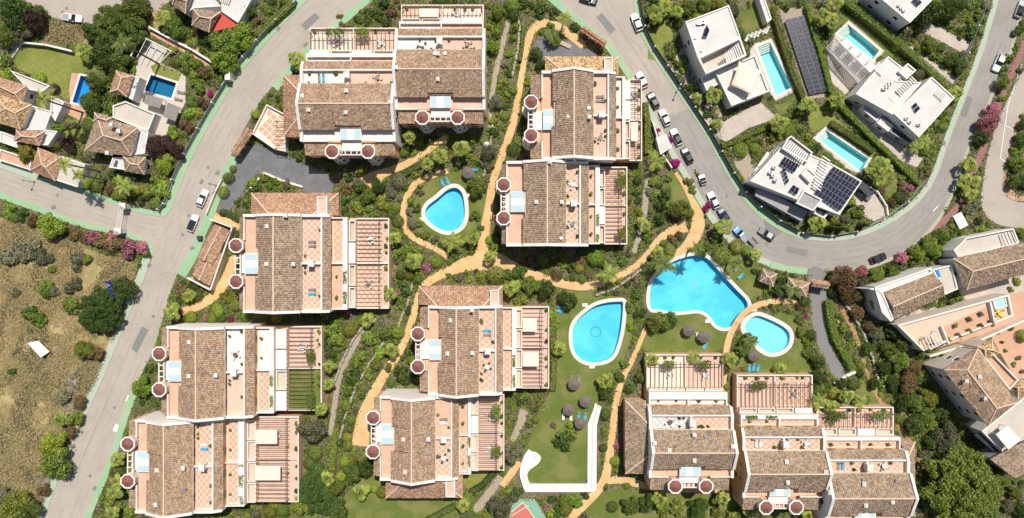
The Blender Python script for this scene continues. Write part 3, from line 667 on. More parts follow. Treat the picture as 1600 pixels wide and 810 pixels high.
def apartment(key, label, typ, s, strip0, t0, r0, rdg, r1, n0, n1, o1, w1, p0, p1, towers, td, annex=None, chim=(), styles=('lattice', 'lattice', 'lattice', 'lattice'),
              gable='m_gable', wallm='m_peach', roofm='m_rooftile', div=None, front='plain', pergn=13, blinds=None):
    rnd = random.Random(hash(key) % 1000 if False else sum(ord(c) for c in key)*13)
    k = lambda z: S*(H-z)/H
    if typ == 'L':
        D = lambda px, z: (px-800)*k(z)
        Q = lambda px, z: (405-px)*k(z)
        W = lambda d, q, z: (d, q, z)
    else:
        D = lambda px, z: (405-px)*k(z)
        Q = lambda px, z: (px-800)*k(z)
        W = lambda d, q, z: (q, d, z)
    lo, hi = sorted((Q(s[0], 9.5), Q(s[1], 9.5))); mid = (lo+hi)/2 if div is None else Q(div, 9)
    d_s, d_t, d_e0, d_r, d_e1 = D(strip0, 7.8), D(t0, 9), D(r0, ZE), D(rdg, ZR), D(r1, ZE)
    d_n0, d_n1, d_o1, d_w1, d_p0, d_p1 = D(n0, 9.3), D(n1, 8.2), D(o1, 6.2), D(w1, 6.4), D(p0, 4), D(p1, 3.5)
    cx = W((d_t+d_n1)/2, (lo+hi)/2, 0)
    T = thing('apartment_house', label, 'house', (cx[0], cx[1], 0)); UNITS[key] = T
    i0, i1 = lo+.25, hi-.25
    def box(nm, m, *a, par=T):
        mb = MB(W); mb.box(*a); return mb.build(nm, m, par)
    # keep-out for planting
    fp = [W(d_s-.3, lo-.4, 0), W(d_p1+.3, lo-.4, 0), W(d_p1+.3, hi+.4, 0), W(d_s-.3, hi+.4, 0)]
    keep(to_px([a[:2] for a in fp]))
    # walls
    wl = box('wall', wallm, d_t+.02, d_e1, i0, i1, -.1, ZF-.16)
    box('wall', wallm, d_e0+.55, d_e1-.35, i0, i1, ZF-.16, ZE-.15)
    box('wall', wallm, d_e1, d_n0+.1, i0, i1, -.1, ZF-.16)
    box('wall', wallm, d_n0+.1, d_n1-.25, i0, i1, -.1, 8.0)
    box('wall', wallm, d_s+.35, d_t+.02, i0, i1, -.1, 7.45)
    box('wall', wallm, d_n1-.25, d_w1, i0, i1, -.1, ZO-.16)
    box('wall', wallm, d_w1, d_p0, i0+.02, i1-.02, -.1, ZB-.1)
    box('wall', wallm, d_p0, d_p1, i0+.03, i1-.03, -.1, ZP-.16)
    # gable walls with a white coping that follows the roof
    prof = [(d_t, 9.5), (d_e0-.15, 9.6), (d_e0, 10.65), (d_r, ZR+.42), (d_e1, 10.65), (d_e1+.15, 9.6), (d_n0, 9.6), (d_n1, 8.55)]
    for g in (lo, hi):
        mb = MB(W); pl = [(d_t, -.1)]+prof+[(d_n1, -.1)]; n = len(pl)
        mb.add([(a, g-.25, z) for a, z in pl]+[(a, g+.25, z) for a, z in pl], [tuple(range(n)), tuple(range(2*n-1, n-1, -1))]+[(i, (i+1) % n, n+(i+1) % n, n+i) for i in range(n)])
        gw = mb.build('gable_wall', gable, T)
        mb = MB(W); V = []; F = []
        for i, (a, z) in enumerate(prof): V += [(a, g-.33, z+.01), (a, g+.33, z+.01), (a, g+.33, z+.13), (a, g-.33, z+.13)]
        for i in range(len(prof)-1):
            for j in range(4): F.append((4*i+j, 4*i+(j+1) % 4, 4*i+4+(j+1) % 4, 4*i+4+j))
        F += [(0,1,2,3), (4*len(prof)-4, 4*len(prof)-1, 4*len(prof)-2, 4*len(prof)-3)]
        mb.add(V, F); mb.build('coping', 'm_white', gw)
        sg = -1 if g == lo else 1
        for zz in ((1.0, 4.0, 7.2) if (typ == 'B' or g == lo) else ()):
            for f in (.25, .6):
                dd = d_e0+(d_e1-d_e0)*f; y = g+sg*.25
                box('window', 'm_window', dd-.5, dd+.5, min(y, y+sg*.03), max(y, y+sg*.03), zz, zz+1.3, par=gw)
    # main roof, eave pulled back over the middle bay as in dormer recess
    q1 = lo+.25; q4 = hi-.25; q2 = q1+(q4-q1)*.36; q3 = q1+(q4-q1)*.66
    slope = (ZR-ZE)/(d_r-d_e0)
    for a, b, ins in ((q1, q2, 0), (q2, q3, .95), (q3, q4, .25 if typ == 'L' else 0)):
        e = d_e0+ins; ze = ZE+ins*slope
        roof_face([W(e, a, ze), W(e, b, ze), W(d_r, b, ZR), W(d_r, a, ZR)], T, m=roofm)
    roof_face([W(d_e1, q1, ZE), W(d_e1, q4, ZE), W(d_r, q4, ZR), W(d_r, q1, ZR)], T, m=roofm)
    ridge_cap(W(d_r, q1, ZR+.1), W(d_r, q4, ZR+.1), T)
    box('eave', 'm_cream', d_e1-.3, d_e1+.12, i0, i1, ZE-.16, ZE-.02)
    # narrow lower roof
    roof_face([W(d_n1+.1, q1, 8.15), W(d_n1+.1, q4, 8.15), W(d_n0+.25, q4, 9.05), W(d_n0+.25, q1, 9.05)], T, m=roofm)
    box('parapet', 'm_white', d_n0-.12, d_n0+.25, i0, i1, ZF, 9.42)
    # roof terrace
    for a, b, st in ((i0, mid-.2, styles[0]), (mid+.2, i1, styles[1])):
        terrace_floor(T, W, d_e1-.3, d_n0-.12, a, b, ZF, st)
        c = (a+b)/2
        for f in (-.22, .22):
            y = c+(b-a)*f; box('terrace_door', 'm_window', d_e1-.35, d_e1-.31, y-.9, y+.9, ZF+.02, ZF+1.5)
    box('dividing_wall', 'm_white', d_e1-.1, d_n0-.12, mid-.2, mid+.2, ZF-.16, 9.7)
    dv = W((d_e1*.45+d_n0*.55), mid, 10.1); chimney(T, dv, 1.35)
    # front terrace with canopy between the towers
    tw = sorted(Q(v, 10.2) for v in towers); tc = (tw[0]+tw[1])/2; tr = 1.64; dt = D(td, 10.2)
    fst = {'plain': 'plain', 'pink': 'pink', 'white': 'white'}[front]
    terrace_floor(T, W, d_t+.3, d_e0+.7, i0, tc-2.3, ZF, fst); terrace_floor(T, W, d_t+.3, d_e0+.7, tc+2.3, i1, ZF, fst)
    terrace_floor(T, W, dt+.2, d_e0+.7, tc-2.3, tc+2.3, ZF-.05, 'white')
    box('parapet', 'm_cream', d_t, d_t+.3, i0, tw[0]-1.3, 7.4, 9.3); box('parapet', 'm_cream', d_t, d_t+.3, tw[1]+1.3, i1, 7.4, 9.3)
    cf0, cf1 = max(d_t+.35, dt+1.6), d_e0+.95
    can = box('canopy', 'm_white', cf0, cf1, tc-2.45, tc+2.45, 9.5, 9.58)
    for a, b in ((-2.3, -.85), (.85, 2.3)): box('glass_panel', 'm_bluepanel', cf0+.1, cf1-.1, tc+a, tc+b, 9.585, 9.63, par=can)
    for a in (-2.35, 2.25): box('canopy_post', 'm_white', cf0+.1, cf0+.2, tc+a, tc+a+.1, ZF, 9.5, par=can)
    # balcony front between the towers: rails and posts
    br = box('balcony_beam', 'm_white', dt-.75, dt-.5, tw[0]+1.2, tw[1]-1.2, 9.0, 9.25)
    box('balcony_beam', 'm_white', dt+.45, dt+.7, tw[0]+1.2, tw[1]-1.2, 9.0, 9.25)
    nb = 5
    for i in range(nb):
        y = tw[0]+1.5+(tw[1]-tw[0]-3.0)*i/(nb-1); box('balcony_slat', 'm_white', dt-.5, dt+.45, y-.12, y+.12, 9.05, 9.2)
    box('balcony_floor', 'm_beige', dt-.8, d_t+.1, tw[0]+1.2, tw[1]-1.2, 5.2, 5.4)
    # low tiled strip along the front
    for a, b in ((q1, tw[0]-1.2), (tw[0]+1.2, tw[1]-1.2), (tw[1]+1.2, q4)):
        if b-a > .8 and (a, b) != (tw[0]+1.2, tw[1]-1.2): roof_face([W(d_s, a, 7.5), W(d_s, b, 7.5), W(d_t, b, 8.35), W(d_t, a, 8.35)], T, m=roofm, name='front_roof')
        for zz in (1.0, 4.0):
            y = (a+b)/2; box('window', 'm_window', d_s+.31, d_s+.35, y-.8, y+.8, zz, zz+1.5)
    # towers
    for y in tw:
        q = W(dt, y, 0); mb = MB(); mb.lathe((q[0], q[1], 0), [(tr+.5, -.1), (tr+.5, .9), (tr, 1.0), (tr, 9.95)], 8, math.pi/8); t_ = mb.build('tower', 'm_cream', T)
        mb = MB(); oc = [(q[0]+(tr+.2)*math.cos(math.pi/8+i*math.pi/4), q[1]+(tr+.2)*math.sin(math.pi/8+i*math.pi/4)) for i in range(8)]
        ic = [(q[0]+(tr-.12)*math.cos(math.pi/8+i*math.pi/4), q[1]+(tr-.12)*math.sin(math.pi/8+i*math.pi/4)) for i in range(8)]
        mb.ring(oc, ic, 9.955, 10.4); mb.build('tower_rim', 'm_white', t_)
        mb = MB(); mb.lathe((q[0], q[1], 10.0), [(tr-.13, .0), (tr-.13, .18), (.06, 1.15), (.03, 1.2)], 8, math.pi/8); mb.build('tower_roof', 'm_capred', t_)
        mb = MB(); mb.lathe((q[0], q[1], 11.15), [(.05, 0), (.12, .1), (.03, .35)], 6); mb.build('finial', 'm_capred', t_)
        for i in range(8):
            a = i*math.pi/4; e = Vector((math.cos(a), math.sin(a), 0)); c = Vector((q[0], q[1], 0))+e*(tr*math.cos(math.pi/8)+.01)
            for zz in (3.0, 6.6):
                mb = MB(); f_ = Vector((-e.y, e.x, 0))*.3; mb.bar(c-f_+Vector((0,0,zz)), c+f_+Vector((0,0,zz)), .05, 1.3); mb.build('window', 'm_window', t_)
    # outer terrace two floors down
    for a, b, st in ((i0+.3, mid-.15, styles[2]), (mid+.15, i1-.3, styles[3])):
        terrace_floor(T, W, d_n1+.02, d_o1, a, b, ZO, st)
        for f in (.25, .75):
            y = a+(b-a)*f; box('terrace_door', 'm_window', d_n1-.24, d_n1-.2, y-.9, y+.9, ZO+.02, ZO+2.1)
    for a, b in ((i0, i0+.3), (mid-.15, mid+.15), (i1-.3, i1)): box('parapet', 'm_white', d_n1-.2, d_w1, a, b, ZO-.16, 6.7)
    pl = box('planter', 'm_white', d_o1, d_w1, i0+.3, mid-.15, ZO-.16, 6.6); pl2 = box('planter', 'm_white', d_o1, d_w1, mid+.15, i1-.3, ZO-.16, 6.6)
    T['_pl'] = 0; del T['_pl']
    # patio boxes
    nbx = 4
    for i in range(nbx):
        a = i0+.3+(i1-i0-.6)*i/nbx; b = i0+.3+(i1-i0-.6)*(i+1)/nbx-.35
        if rnd.random() < .25:
            box('patio_roof', 'm_white', d_w1+.02, d_p0-.05, a, b, ZB-.1, 5.0); continue
        mb = MB(W); po = [(d_w1+.02, a), (d_p0-.05, a), (d_p0-.05, b), (d_w1+.02, b)]; pi = [(d_w1+.25, a+.22), (d_p0-.27, a+.22), (d_p0-.27, b-.22), (d_w1+.25, b-.22)]
        mb.ring(po, pi, ZB-.1, 4.9); mb.build('patio_wall', 'm_white', T)
        box('patio_floor', rnd.choice(['m_beige', 'm_pinkfloor', 'm_terrafloor']), d_w1+.25, d_p0-.27, a+.22, b-.22, ZB-.09, ZB)
    # pergola terrace
    for a, b in ((i0+.3, mid-.1), (mid+.1, i1-.3)):
        st = rnd.choice(['pink', 'pink', 'lattice', 'big']); 
        if key == 'D1' and b < mid+.1: st = 'grass'
        terrace_floor(T, W, d_p0, d_p1-.25, a, b, ZP, st)
    for a, b in ((i0, i0+.3), (mid-.1, mid+.1), (i1-.3, i1)): box('parapet', 'm_cream', d_p0, d_p1, a, b, ZP-.16, 3.7)
    box('parapet', 'm_cream', d_p1-.25, d_p1, i0+.3, mid-.1, ZP-.16, 3.7); box('parapet', 'm_cream', d_p1-.25, d_p1, mid+.1, i1-.3, ZP-.16, 3.7)
    dcov = d_p0+(d_p1-d_p0)*.8
    pg = box('pergola_beam', 'm_wood', dcov-.7, dcov-.56, i0+.3, i1-.3, 5.05, 5.2)
    for f in (0, .33, .66, 1):
        y = i0+.5+(i1-i0-1)*f; box('pergola_post', 'm_wood', dcov-.7, dcov-.57, y-.08, y+.08, ZP, 5.05)
    nsl = max(6, int((i1-i0)/1.0)); me0 = None; rl = T.location
    for a, b in ((i0+.4, mid-.2), (mid+.2, i1-.4)):
        x_ = rnd.random(); w_ = (b-a)*rnd.uniform(.3, .6); a2 = rnd.uniform(a, b-w_)
        if x_ < .25: box('awning', rnd.choice(['m_fabric', 'm_tilecream', 'm_greywall']), d_p0+.05, d_p0+(dcov-d_p0)*rnd.uniform(.55, .9), a2, a2+w_, 5.36, 5.4)
        elif x_ < .75:
            n_ = 500; rg = np.random.default_rng(int(abs(a)*100)); pp = np.array([W(d_, s_, 0) for d_, s_ in zip(rg.uniform(dcov-1.6, dcov+.4, n_), a2+w_*rg.beta(2, 2, n_))]); pp[:, 2] = 5.3+rg.random(n_)*.5
            VINES.append((T, pp))
        if rnd.random() < .5:
            dq = W(d_e1-1.2, rnd.uniform(a, b), 10.9); mb = MB(); mb.tube([(dq[0], dq[1], 9.8), (dq[0], dq[1], 11.6)], .035, 5); mb.lathe((dq[0], dq[1], 11.45), [(.05, 0), (.38, .12), (.40, .14)], 10); mb.build('satellite_dish', 'm_metal', T)
    for i in range(nsl):
        y = i0+.6+(i1-i0-1.2)*i/(nsl-1)
        if me0 is None:
            mb = MB(); a = W(-(dcov-d_p0)/2, -.07, 0); b = W((dcov-d_p0)/2, .07, 0); mb.box(min(a[0], b[0]), max(a[0], b[0]), min(a[1], b[1]), max(a[1], b[1]), 0, .14)
            me0 = bpy.data.meshes.new('pergola_slat'); me0.from_pydata(mb.v, [], mb.f); me0.materials.append(MATS['m_wood'])
        q = W((d_p0+dcov)/2, y, 5.21); link('pergola_slat', me0, T, (q[0]-rl.x, q[1]-rl.y, q[2]))
    # side wing with hipped roof against a gable
    if annex:
        side, (a0, a1), so = annex['side'], annex['d'], annex['s']
        z0, z1 = annex.get('z', (5.6, 8.3))
        g = lo if side == 'lo' else hi; sg = -1 if side == 'lo' else 1
        A0, A1 = sorted((D(a0, z0), D(a1, z0))); O = Q(so, z0); gi = g+sg*.26
        A1 = min(A1, d_n1+3)
        run = abs(O-gi); ins = min(run, (A1-A0)/2-.2)
        mb = MB(W); mb.box(A0+.4, A1-.4, min(gi, O-sg*.4), max(gi, O-sg*.4), -.1, z0-.1); mb.build('wing_wall', wallm, T)
        rm = annex.get('m', 'm_rooftile_red')
        roof_face([W(A0, O, z0), W(A1, O, z0), W(A1-ins, gi, z1), W(A0+ins, gi, z1)], T, 'wing_roof', rm)
        roof_face([W(A0, gi, z0), W(A0, O, z0), W(A0+ins, gi, z1)], T, 'wing_roof', rm)
        roof_face([W(A1, O, z0), W(A1, gi, z0), W(A1-ins, gi, z1)], T, 'wing_roof', rm)
        ridge_cap(W(A0, O, z0+.12), W(A0+ins, gi, z1+.12), T); ridge_cap(W(A1, O, z0+.12), W(A1-ins, gi, z1+.12), T)
        keep(to_px([W(A0, gi, 0)[:2], W(A1, gi, 0)[:2], W(A1, O, 0)[:2], W(A0, O, 0)[:2]]))
        # little roof terrace notch
        if annex.get('notch'):
            n0_, n1_ = annex['notch']; c = D(n0_, 7), D(n1_, 7); c = sorted(c)
            mb = MB(W); po = [(c[0], gi), (c[1], gi), (c[1], gi+(O-gi)*.8), (c[0], gi+(O-gi)*.8)]; sgn = 1
            pi = offset_poly(po, -.25); mb.ring(po, pi, z0-.2, z1+.25); mb.build('balcony_wall', 'm_white', T)
            mb = MB(W); xs = [a[0] for a in pi]; ys = [a[1] for a in pi]; mb.box(min(xs), max(xs), min(ys), max(ys), z1-.4, z1-.05); mb.build('balcony_floor', 'm_pinkfloor', T)
    for (u, v, zz) in chim:
        q = P(u, v, zz); chimney(T, (q.x, q.y, zz-.75), .72)
    T['dims'] = 0; del T['dims']
    return dict(W=W, T=T, lo=lo, hi=hi, mid=mid, d=(d_t, d_e0, d_r, d_e1, d_n0, d_n1, d_o1, d_w1, d_p0, dcov, d_p1), ds=d_s, tw=tw, dt=dt)
AP = {}
AP['A1'] = apartment('A1', 'apartment house with twin octagon towers, left half of the top pair by the road bend', 'B', (471,616), 243, 222, 203, 162, 131, 110, 97, 90, 84, 80, 44, (519,575), 237,
    annex=dict(side='lo', d=(118,214), s=443), chim=[(472,150,12),(482,172,12.4),(540,176,12.2),(541,142,12.2),(609,160,13.2)], styles=('white', 'pink', 'white', 'pink'), roofm='m_rooftile', front='white')
AP['A2'] = apartment('A2', 'apartment house, right half of the top pair, stepped terraces touching the upper edge', 'B', (619,756), 193, 172, 152, 108, 78, 58, 46, 38, 34, 30, 8, (660,715), 184,
    chim=[(684,84,12),(684,124,12.2),(619,106,13.2)], styles=('white', 'pink', 'white', 'pink'), front='pink')
AP['B1'] = apartment('B1', 'apartment house below the tiled street gate, upper of the upright pair', 'L', (113,248), 829, 846, 862, 897, 927, 950, 962, 972, 977, 984, 1003, (160,212), 830,
    annex=dict(side='hi', d=(852,966), s=89, notch=(943,956), m='m_rooftile_tan'), chim=[(888,183,12.2),(921,183,12)], styles=('pink', 'pink', 'pink', 'white'), roofm='m_rooftile_grey', front='plain')
AP['B2'] = apartment('B2', 'apartment house right of the small pool, lower of the upright pair', 'L', (254,383), 784, 791, 817, 855, 884, 906, 919, 930, 937, 945, 980, (289,341), 787,
    chim=[(838,316,12.2),(878,316,12),(859,253,13.5),(898,250,11)], styles=('lattice', 'lattice', 'pink', 'lattice'), roofm='m_rooftile_grey')
AP['C'] = apartment('C', 'single apartment house beside the slate forecourt and roadside garage', 'L', (337,487), 374, 381, 399, 427, 470, 502, 516, 536, 543, 557, 608, (384,440), 369,
    annex=dict(side='hi', d=(393,529), s=302, notch=(498,514)), chim=[(417,354,12.2),(446,337,12.8),(416,413,12.2),(458,413,12)], styles=('lattice', 'lattice', 'plain', 'lattice'), roofm='m_rooftile_grey')
AP['D1'] = apartment('D1', 'apartment house with bluish white roof terrace, upper of the pair beside the road', 'L', (512,652), 252, 262, 279, 306, 351, 381, 397, 422, 428, 450, 503, (553,609), 249,
    chim=[(295,535,12.2),(295,588,12.2),(337,587,12)], styles=('ochre', 'white', 'lattice', 'white'), front='plain')
AP['D2'] = apartment('D2', 'apartment house at the lower left with its towers nearest the road', 'L', (658,800), 201, 213, 229, 256, 301, 332, 348, 373, 382, 402, 467, (694,752), 200,
    chim=[(245,735,12.2),(286,732,12),(243,789,12.2)], styles=('lattice', 'lattice', 'lattice', 'lattice'))
AP['E1'] = apartment('E1', 'apartment house beside the central junction of orange paths, upper of its pair', 'L', (480,616), 656, 669, 685, 713, 748, 774, 785, 800, 806, 816, 858, (522,573), 653,
    annex=dict(side='hi', d=(655,785), s=447, notch=(766,780)), chim=[(704,501,12.2),(737,485,12.6),(699,553,12.2),(738,552,12)], styles=('lattice', 'lattice', 'lattice', 'lattice'))
AP['E2'] = apartment('E2', 'apartment house with a hipped wing at its foot, below the central pair', 'L', (621,749), 584, 594, 611, 643, 680, 705, 716, 731, 736, 748, 788, (653,706), 583,
    annex=dict(side='lo', d=(603,723), s=778, notch=(697,712)), chim=[(630,687,12.2),(669,687,12),(633,738,12.2)], styles=('lattice', 'plain', 'lattice', 'plain'))
AP['F'] = apartment('F', 'apartment house with white diamond terrace left of the ochre gable', 'B', (1016,1144), 766, 746, 733, 708, 672, 650, 635, 624, 613, 606, 554, (1055,1103), 760,
    annex=dict(side='lo', d=(626,740), s=977, m='m_rooftile_grey'), chim=[(1085,680,12),(1046,704,12.8),(1085,720,12.2),(1145,698,12.8),(1023,693,12.8)], styles=('whitelat', 'lattice', 'white', 'white'), roofm='m_rooftile_grey')
AP['G1'] = apartment('G1', 'apartment house with tall ochre gable, middle of the bottom right row', 'B', (1162,1288), 797, 777, 768, 741, 705, 684, 668, 655, 648, 636, 586, (1197,1244), 793,
    chim=[(1229,722,12),(1231,754,12.2),(1290,738,13)], styles=('lattice', 'lattice', 'lattice', 'lattice'), gable='m_ochre', roofm='m_rooftile_grey')
AP['G2'] = apartment('G2', 'apartment house at the lower right end of the row, cut by the bottom edge', 'B', (1291,1419), 836, 816, 806, 779, 740, 720, 704, 688, 683, 668, 636, (1330,1378), 832,
    annex=dict(side='hi', d=(690,806), s=1429, m='m_rooftile_grey'), chim=[(1350,757,12),(1353,790,12.2),(1395,785,12.6),(1297,770,13)], styles=('lattice', 'lattice', 'lattice', 'lattice'), roofm='m_rooftile_grey')
# ------------------------------------------------------------------ white villas and other houses around the complex
def cen(p): return sum(a[0] for a in p)/len(p), sum(a[1] for a in p)/len(p)
def house(name, label, poly, cat='house', z=0):
    u, v = cen(poly); q = P(u, v, z); return thing(name, label, cat, (q.x, q.y, 0))
def windows(T, wp, z0, z1, m='m_window', step=4.8, hw=.55):
    if area2(wp) < 0: wp = wp[::-1]
    n = len(wp)
    for i in range(n):
        a, b = Vector((*wp[i], 0)), Vector((*wp[(i+1) % n], 0)); L = (b-a).length
        if L < 3: continue
        e = (b-a)/L; nn = Vector((e.y, -e.x, 0)); k = max(1, int(L/step))
        zz = z0+1.0
        while zz+1.5 < z1:
            for j in range(k):
                c = a+e*(L*(j+.5)/k)+nn*.0+Vector((0, 0, zz+.7)); mb = MB(); mb.bar(c-e*hw, c+e*hw, .07, 1.4 if hw > .6 else 1.0); f = mb.build('window', m, T)
                mb = MB(); mb.bar(c-e*.85+Vector((0,0,-.76)), c+e*.85+Vector((0,0,-.76)), .2, .08); mb.build('sill', 'm_white', f)
            zz += 3.0
def block(T, poly, z1, z0=0, wall='m_white', roof='m_villaroof', par=.45, pw=.3, win=True, kp=True):
    """flat roofed volume: outline in photo pixels as seen at roof level"""
    wp = W2(poly, z1); mb = MB(); mb.prism(wp, z0-.05, z1-par-.06); w_ = mb.build('wall', wall, T)
    ins = offset_poly(wp, -pw)
    mb = MB(); mb.ring(wp, ins, z1-par-.06, z1); mb.build('parapet', wall, T)
    mb = MB(); mb.prism(offset_poly(wp, -pw-.003), z1-par-.058, z1-par+.05); mb.build('flat_roof', roof, T)
    if win: windows(T, wp, z0, z1-.4)
    if kp: keep(to_px(wp))
    return wp
def slats(T, a0, a1, b0, b1, n, z, wd=.16, ht=.2, m='m_white', name='slat'):
    """n slats, slat i runs from a0->a1 edge to b0->b1 edge (photo pixels at height z)"""
    for i in range(n):
        f = i/(n-1); p = P(a0[0]+(a1[0]-a0[0])*f, a0[1]+(a1[1]-a0[1])*f, z); q = P(b0[0]+(b1[0]-b0[0])*f, b0[1]+(b1[1]-b0[1])*f, z)
        mb = MB(); mb.bar(p, q, wd, ht); mb.build(name, m, T)
def panels(T, quad, z, nx, ny, tilt=.0, gap=.06, name='solar_panel'):
    """grid of framed panels over quad (a,b,c,d): nx along ab, ny along bc"""
    a, b, c, d = [P(u, v, z) for u, v in quad]
    for i in range(nx):
        for j in range(ny):
            def pt(s, t): return (a*(1-s)+b*s)*(1-t)+(d*(1-s)+c*s)*t
            g = .025
            q = [pt((i+g)/nx, (j+g)/ny), pt((i+1-g)/nx, (j+g)/ny), pt((i+1-g)/nx, (j+1-g)/ny), pt((i+g)/nx, (j+1-g)/ny)]
            lift = [tilt, tilt, 0, 0]
            q = [p+Vector((0, 0, l)) for p, l in zip(q, lift)]
            V = [p-Vector((0, 0, .05)) for p in q]+q; F = [(0,1,2,3),(4,5,6,7),(0,1,5,4),(1,2,6,5),(2,3,7,6),(3,0,4,7)]
            o = obj(name, V, F, 'm_frame', T)
            cc = (q[0]+q[1]+q[2]+q[3])/4; r = [cc+(p-cc)*.968+Vector((0, 0, .012)) for p in q]
            obj('cell', [p-Vector((0, 0, .02)) for p in r]+r, F, 'm_panel', o)
def tiled(T, faces, m='m_rooftile_grey', name='roof_slope'):
    """faces: lists of (u,v,z) photo points, eave edge first"""
    for f in faces: roof_face([P(*p) for p in f], T, name, m)
def caps(T, lines, m='m_beige'):
    for a, b in lines: ridge_cap(P(*a)+Vector((0,0,.14)), P(*b)+Vector((0,0,.14)), T, m, .13)
def hip(T, q, ridge, ze, zr, m='m_rooftile_grey', wall='m_white', inset=.4, win=True, z0=0):
    """hip roof: eave corners q (4, photo px at ze), ridge ends (r0 nearer edge q3-q0, r1 nearer edge q1-q2)"""
    r0, r1 = [(*r, zr) for r in ridge]; e = [(*p, ze) for p in q]
    tiled(T, [[e[0], e[1], r1, r0], [e[2], e[3], r0, r1], [e[1], e[2], r1], [e[3], e[0], r0]], m)
    caps(T, [(r0, r1), (e[0], r0), (e[3], r0), (e[1], r1), (e[2], r1)])
    wp = offset_poly(W2(q, ze), -inset); mb = MB(); mb.prism(wp, z0-.05, ze-.12); mb.build('wall', wall, T)
    if win: windows(T, wp, z0, ze)
    keep(to_px(wp))
def gable(T, q, ze, zr, m='m_rooftile_grey', wall='m_white', inset=.35, win=True, axis=0):
    """gable roof; ridge parallel to q0-q1"""
    e = [P(u, v, ze) for u, v in q]; m0 = (e[0]+e[3])/2+Vector((0,0,zr-ze)); m1 = (e[1]+e[2])/2+Vector((0,0,zr-ze))
    roof_face([e[0], e[1], m1, m0], T, 'roof_slope', m); roof_face([e[2], e[3], m0, m1], T, 'roof_slope', m)
    ridge_cap(m0+Vector((0,0,.14)), m1+Vector((0,0,.14)), T, 'm_beige', .13)
    wp = offset_poly([(p.x, p.y) for p in e], -inset); mb = MB(); mb.prism(wp, -.05, ze-.1)
    a, b, c, d = [Vector((x, y, ze-.1)) for x, y in wp]; r0 = (a+d)/2+Vector((0,0,zr-ze-.12)); r1 = (b+c)/2+Vector((0,0,zr-ze-.12))
    mb.build('wall', wall, T); mb = MB(); mb.add([a,b,c,d,r0,r1],[(0,3,4),(1,5,2),(0,4,5,1),(3,2,5,4)]); mb.build('gable_wall', wall, T)
    if win: windows(T, wp, 0, ze)
    keep(to_px(wp))
def ac_unit(T, u, v, z, s=1.0):
    q = P(u, v, z); mb = MB(); mb.box(q.x-.5*s, q.x+.5*s, q.y-.3*s, q.y+.3*s, z, z+.7*s); o = mb.build('cooling_unit', 'm_metal', T)
    mb = MB(); mb.lathe((q.x, q.y, z+.7*s), [(.24*s, .002), (.24*s, .05)], 10); mb.build('fan_grille', 'm_darkmetal', o)

# V1: villa with shade sail
V1 = house('white_villa', 'flat roofed white villa with beige shade sail over its terrace', [(1071,34),(1139,8),(1166,86),(1102,115)])
block(V1, [(1071,34),(1139,8),(1157,58),(1090,90)], 7.2, par=.35)
wp = W2([(1090,90),(1157,58),(1167,87),(1103,116)], 7.2); mb = MB(); mb.prism(offset_poly(wp, -.02), -.05, 3.8); mb.build('wall', 'm_white', V1)
mb = MB(); w2_ = offset_poly(wp, -.012); mb.ring(w2_, offset_poly(wp, -.45), 3.8, 7.15); mb.build('parapet', 'm_white', V1)
mb = MB(); mb.prism(offset_poly(wp, -.46), 3.8, 3.9); mb.build('patio_floor', 'm_deck', V1)
slats(V1, (1132,84), (1152,68), (1137,100), (1160,88), 8, 7.0, .3, .25)
block(V1, [(1118,113),(1180,86),(1202,143),(1143,166)], 4.4, par=.55)
block(V1, [(1089,106),(1114,96),(1126,130),(1104,142)], 3.4, par=.2)
for z_, pp in ((6.3, None),):
    a = [P(1155,96,6.8), P(1191,111,5.6), P(1173,148,6.6), P(1141,134,5.5)]; n = 8; V = []
    for i in range(n+1):
        for j in range(n+1):
            s_, t_ = i/n, j/n; sg = 1-.12*(4*s_*(1-s_)+4*t_*(1-t_))/2
            p = (a[0]*(1-s_)+a[1]*s_)*(1-t_)+(a[3]*(1-s_)+a[2]*s_)*t_; c = sum(a, Vector())/4; V.append(c+(p-c)*sg)
    o = obj('shade_sail', V, [(i*(n+1)+j, (i+1)*(n+1)+j, (i+1)*(n+1)+j+1, i*(n+1)+j+1) for i in range(n) for j in range(n)], 'm_sail', recalc=False, base=P(1165,122,0), smooth=True)
    sm = o.modifiers.new('thick', 'SOLIDIFY'); sm.thickness = .03
    tag(o, 'beige shade sail stretched over the white roof terrace', 'shade sail')
    for p in a: 
        mb = MB(); mb.tube([(p.x, p.y, 3.9), p], .05, 6); mb.build('mast', 'm_metal', o)
panels(V1, [(1097,58),(1103,39),(1109,47),(1104,60)], 7.35, 1, 1, .6)
ac_unit(V1, 1097, 36, 6.9, 1.3); ac_unit(V1, 1091, 38, 6.9)
for u, v in ((1086,60),(1096,80)): ac_unit(V1, u, v, 6.9, .6)
# V2
V2 = house('white_villa', 'flat roofed white villa with white canopies and slatted pergola by its pool', [(1337,147),(1387,88),(1492,152),(1436,215)])
block(V2, [(1337,147),(1356,124),(1388,88),(1416,110),(1402,126),(1440,129),(1396,180)], 5.8, par=.3, win=False)
windows(V2, W2([(1337,147),(1388,88),(1440,129),(1396,180)], 5.8), 0, 5.4)
block(V2, [(1397,178),(1456,120),(1492,153),(1436,215)], 6.4, par=.35)
block(V2, [(1404,112),(1419,99),(1432,110),(1417,124)], 6.5, 5.4, win=False)
block(V2, [(1388,152),(1398,141),(1406,148),(1396,160)], 5.7, 5.3, par=.3, pw=.12, win=False, roof='m_woodgrey')
block(V2, [(1352,160),(1378,181),(1370,190),(1346,170)], 3.0, par=.2, roof='m_greywall')
block(V2, [(1378,184),(1396,196),(1388,206),(1370,192)], 3.2, par=.2)
block(V2, [(1396,197),(1430,218),(1422,226),(1390,206)], 3.0, par=.2, roof='m_darkmetal', wall='m_greywall')
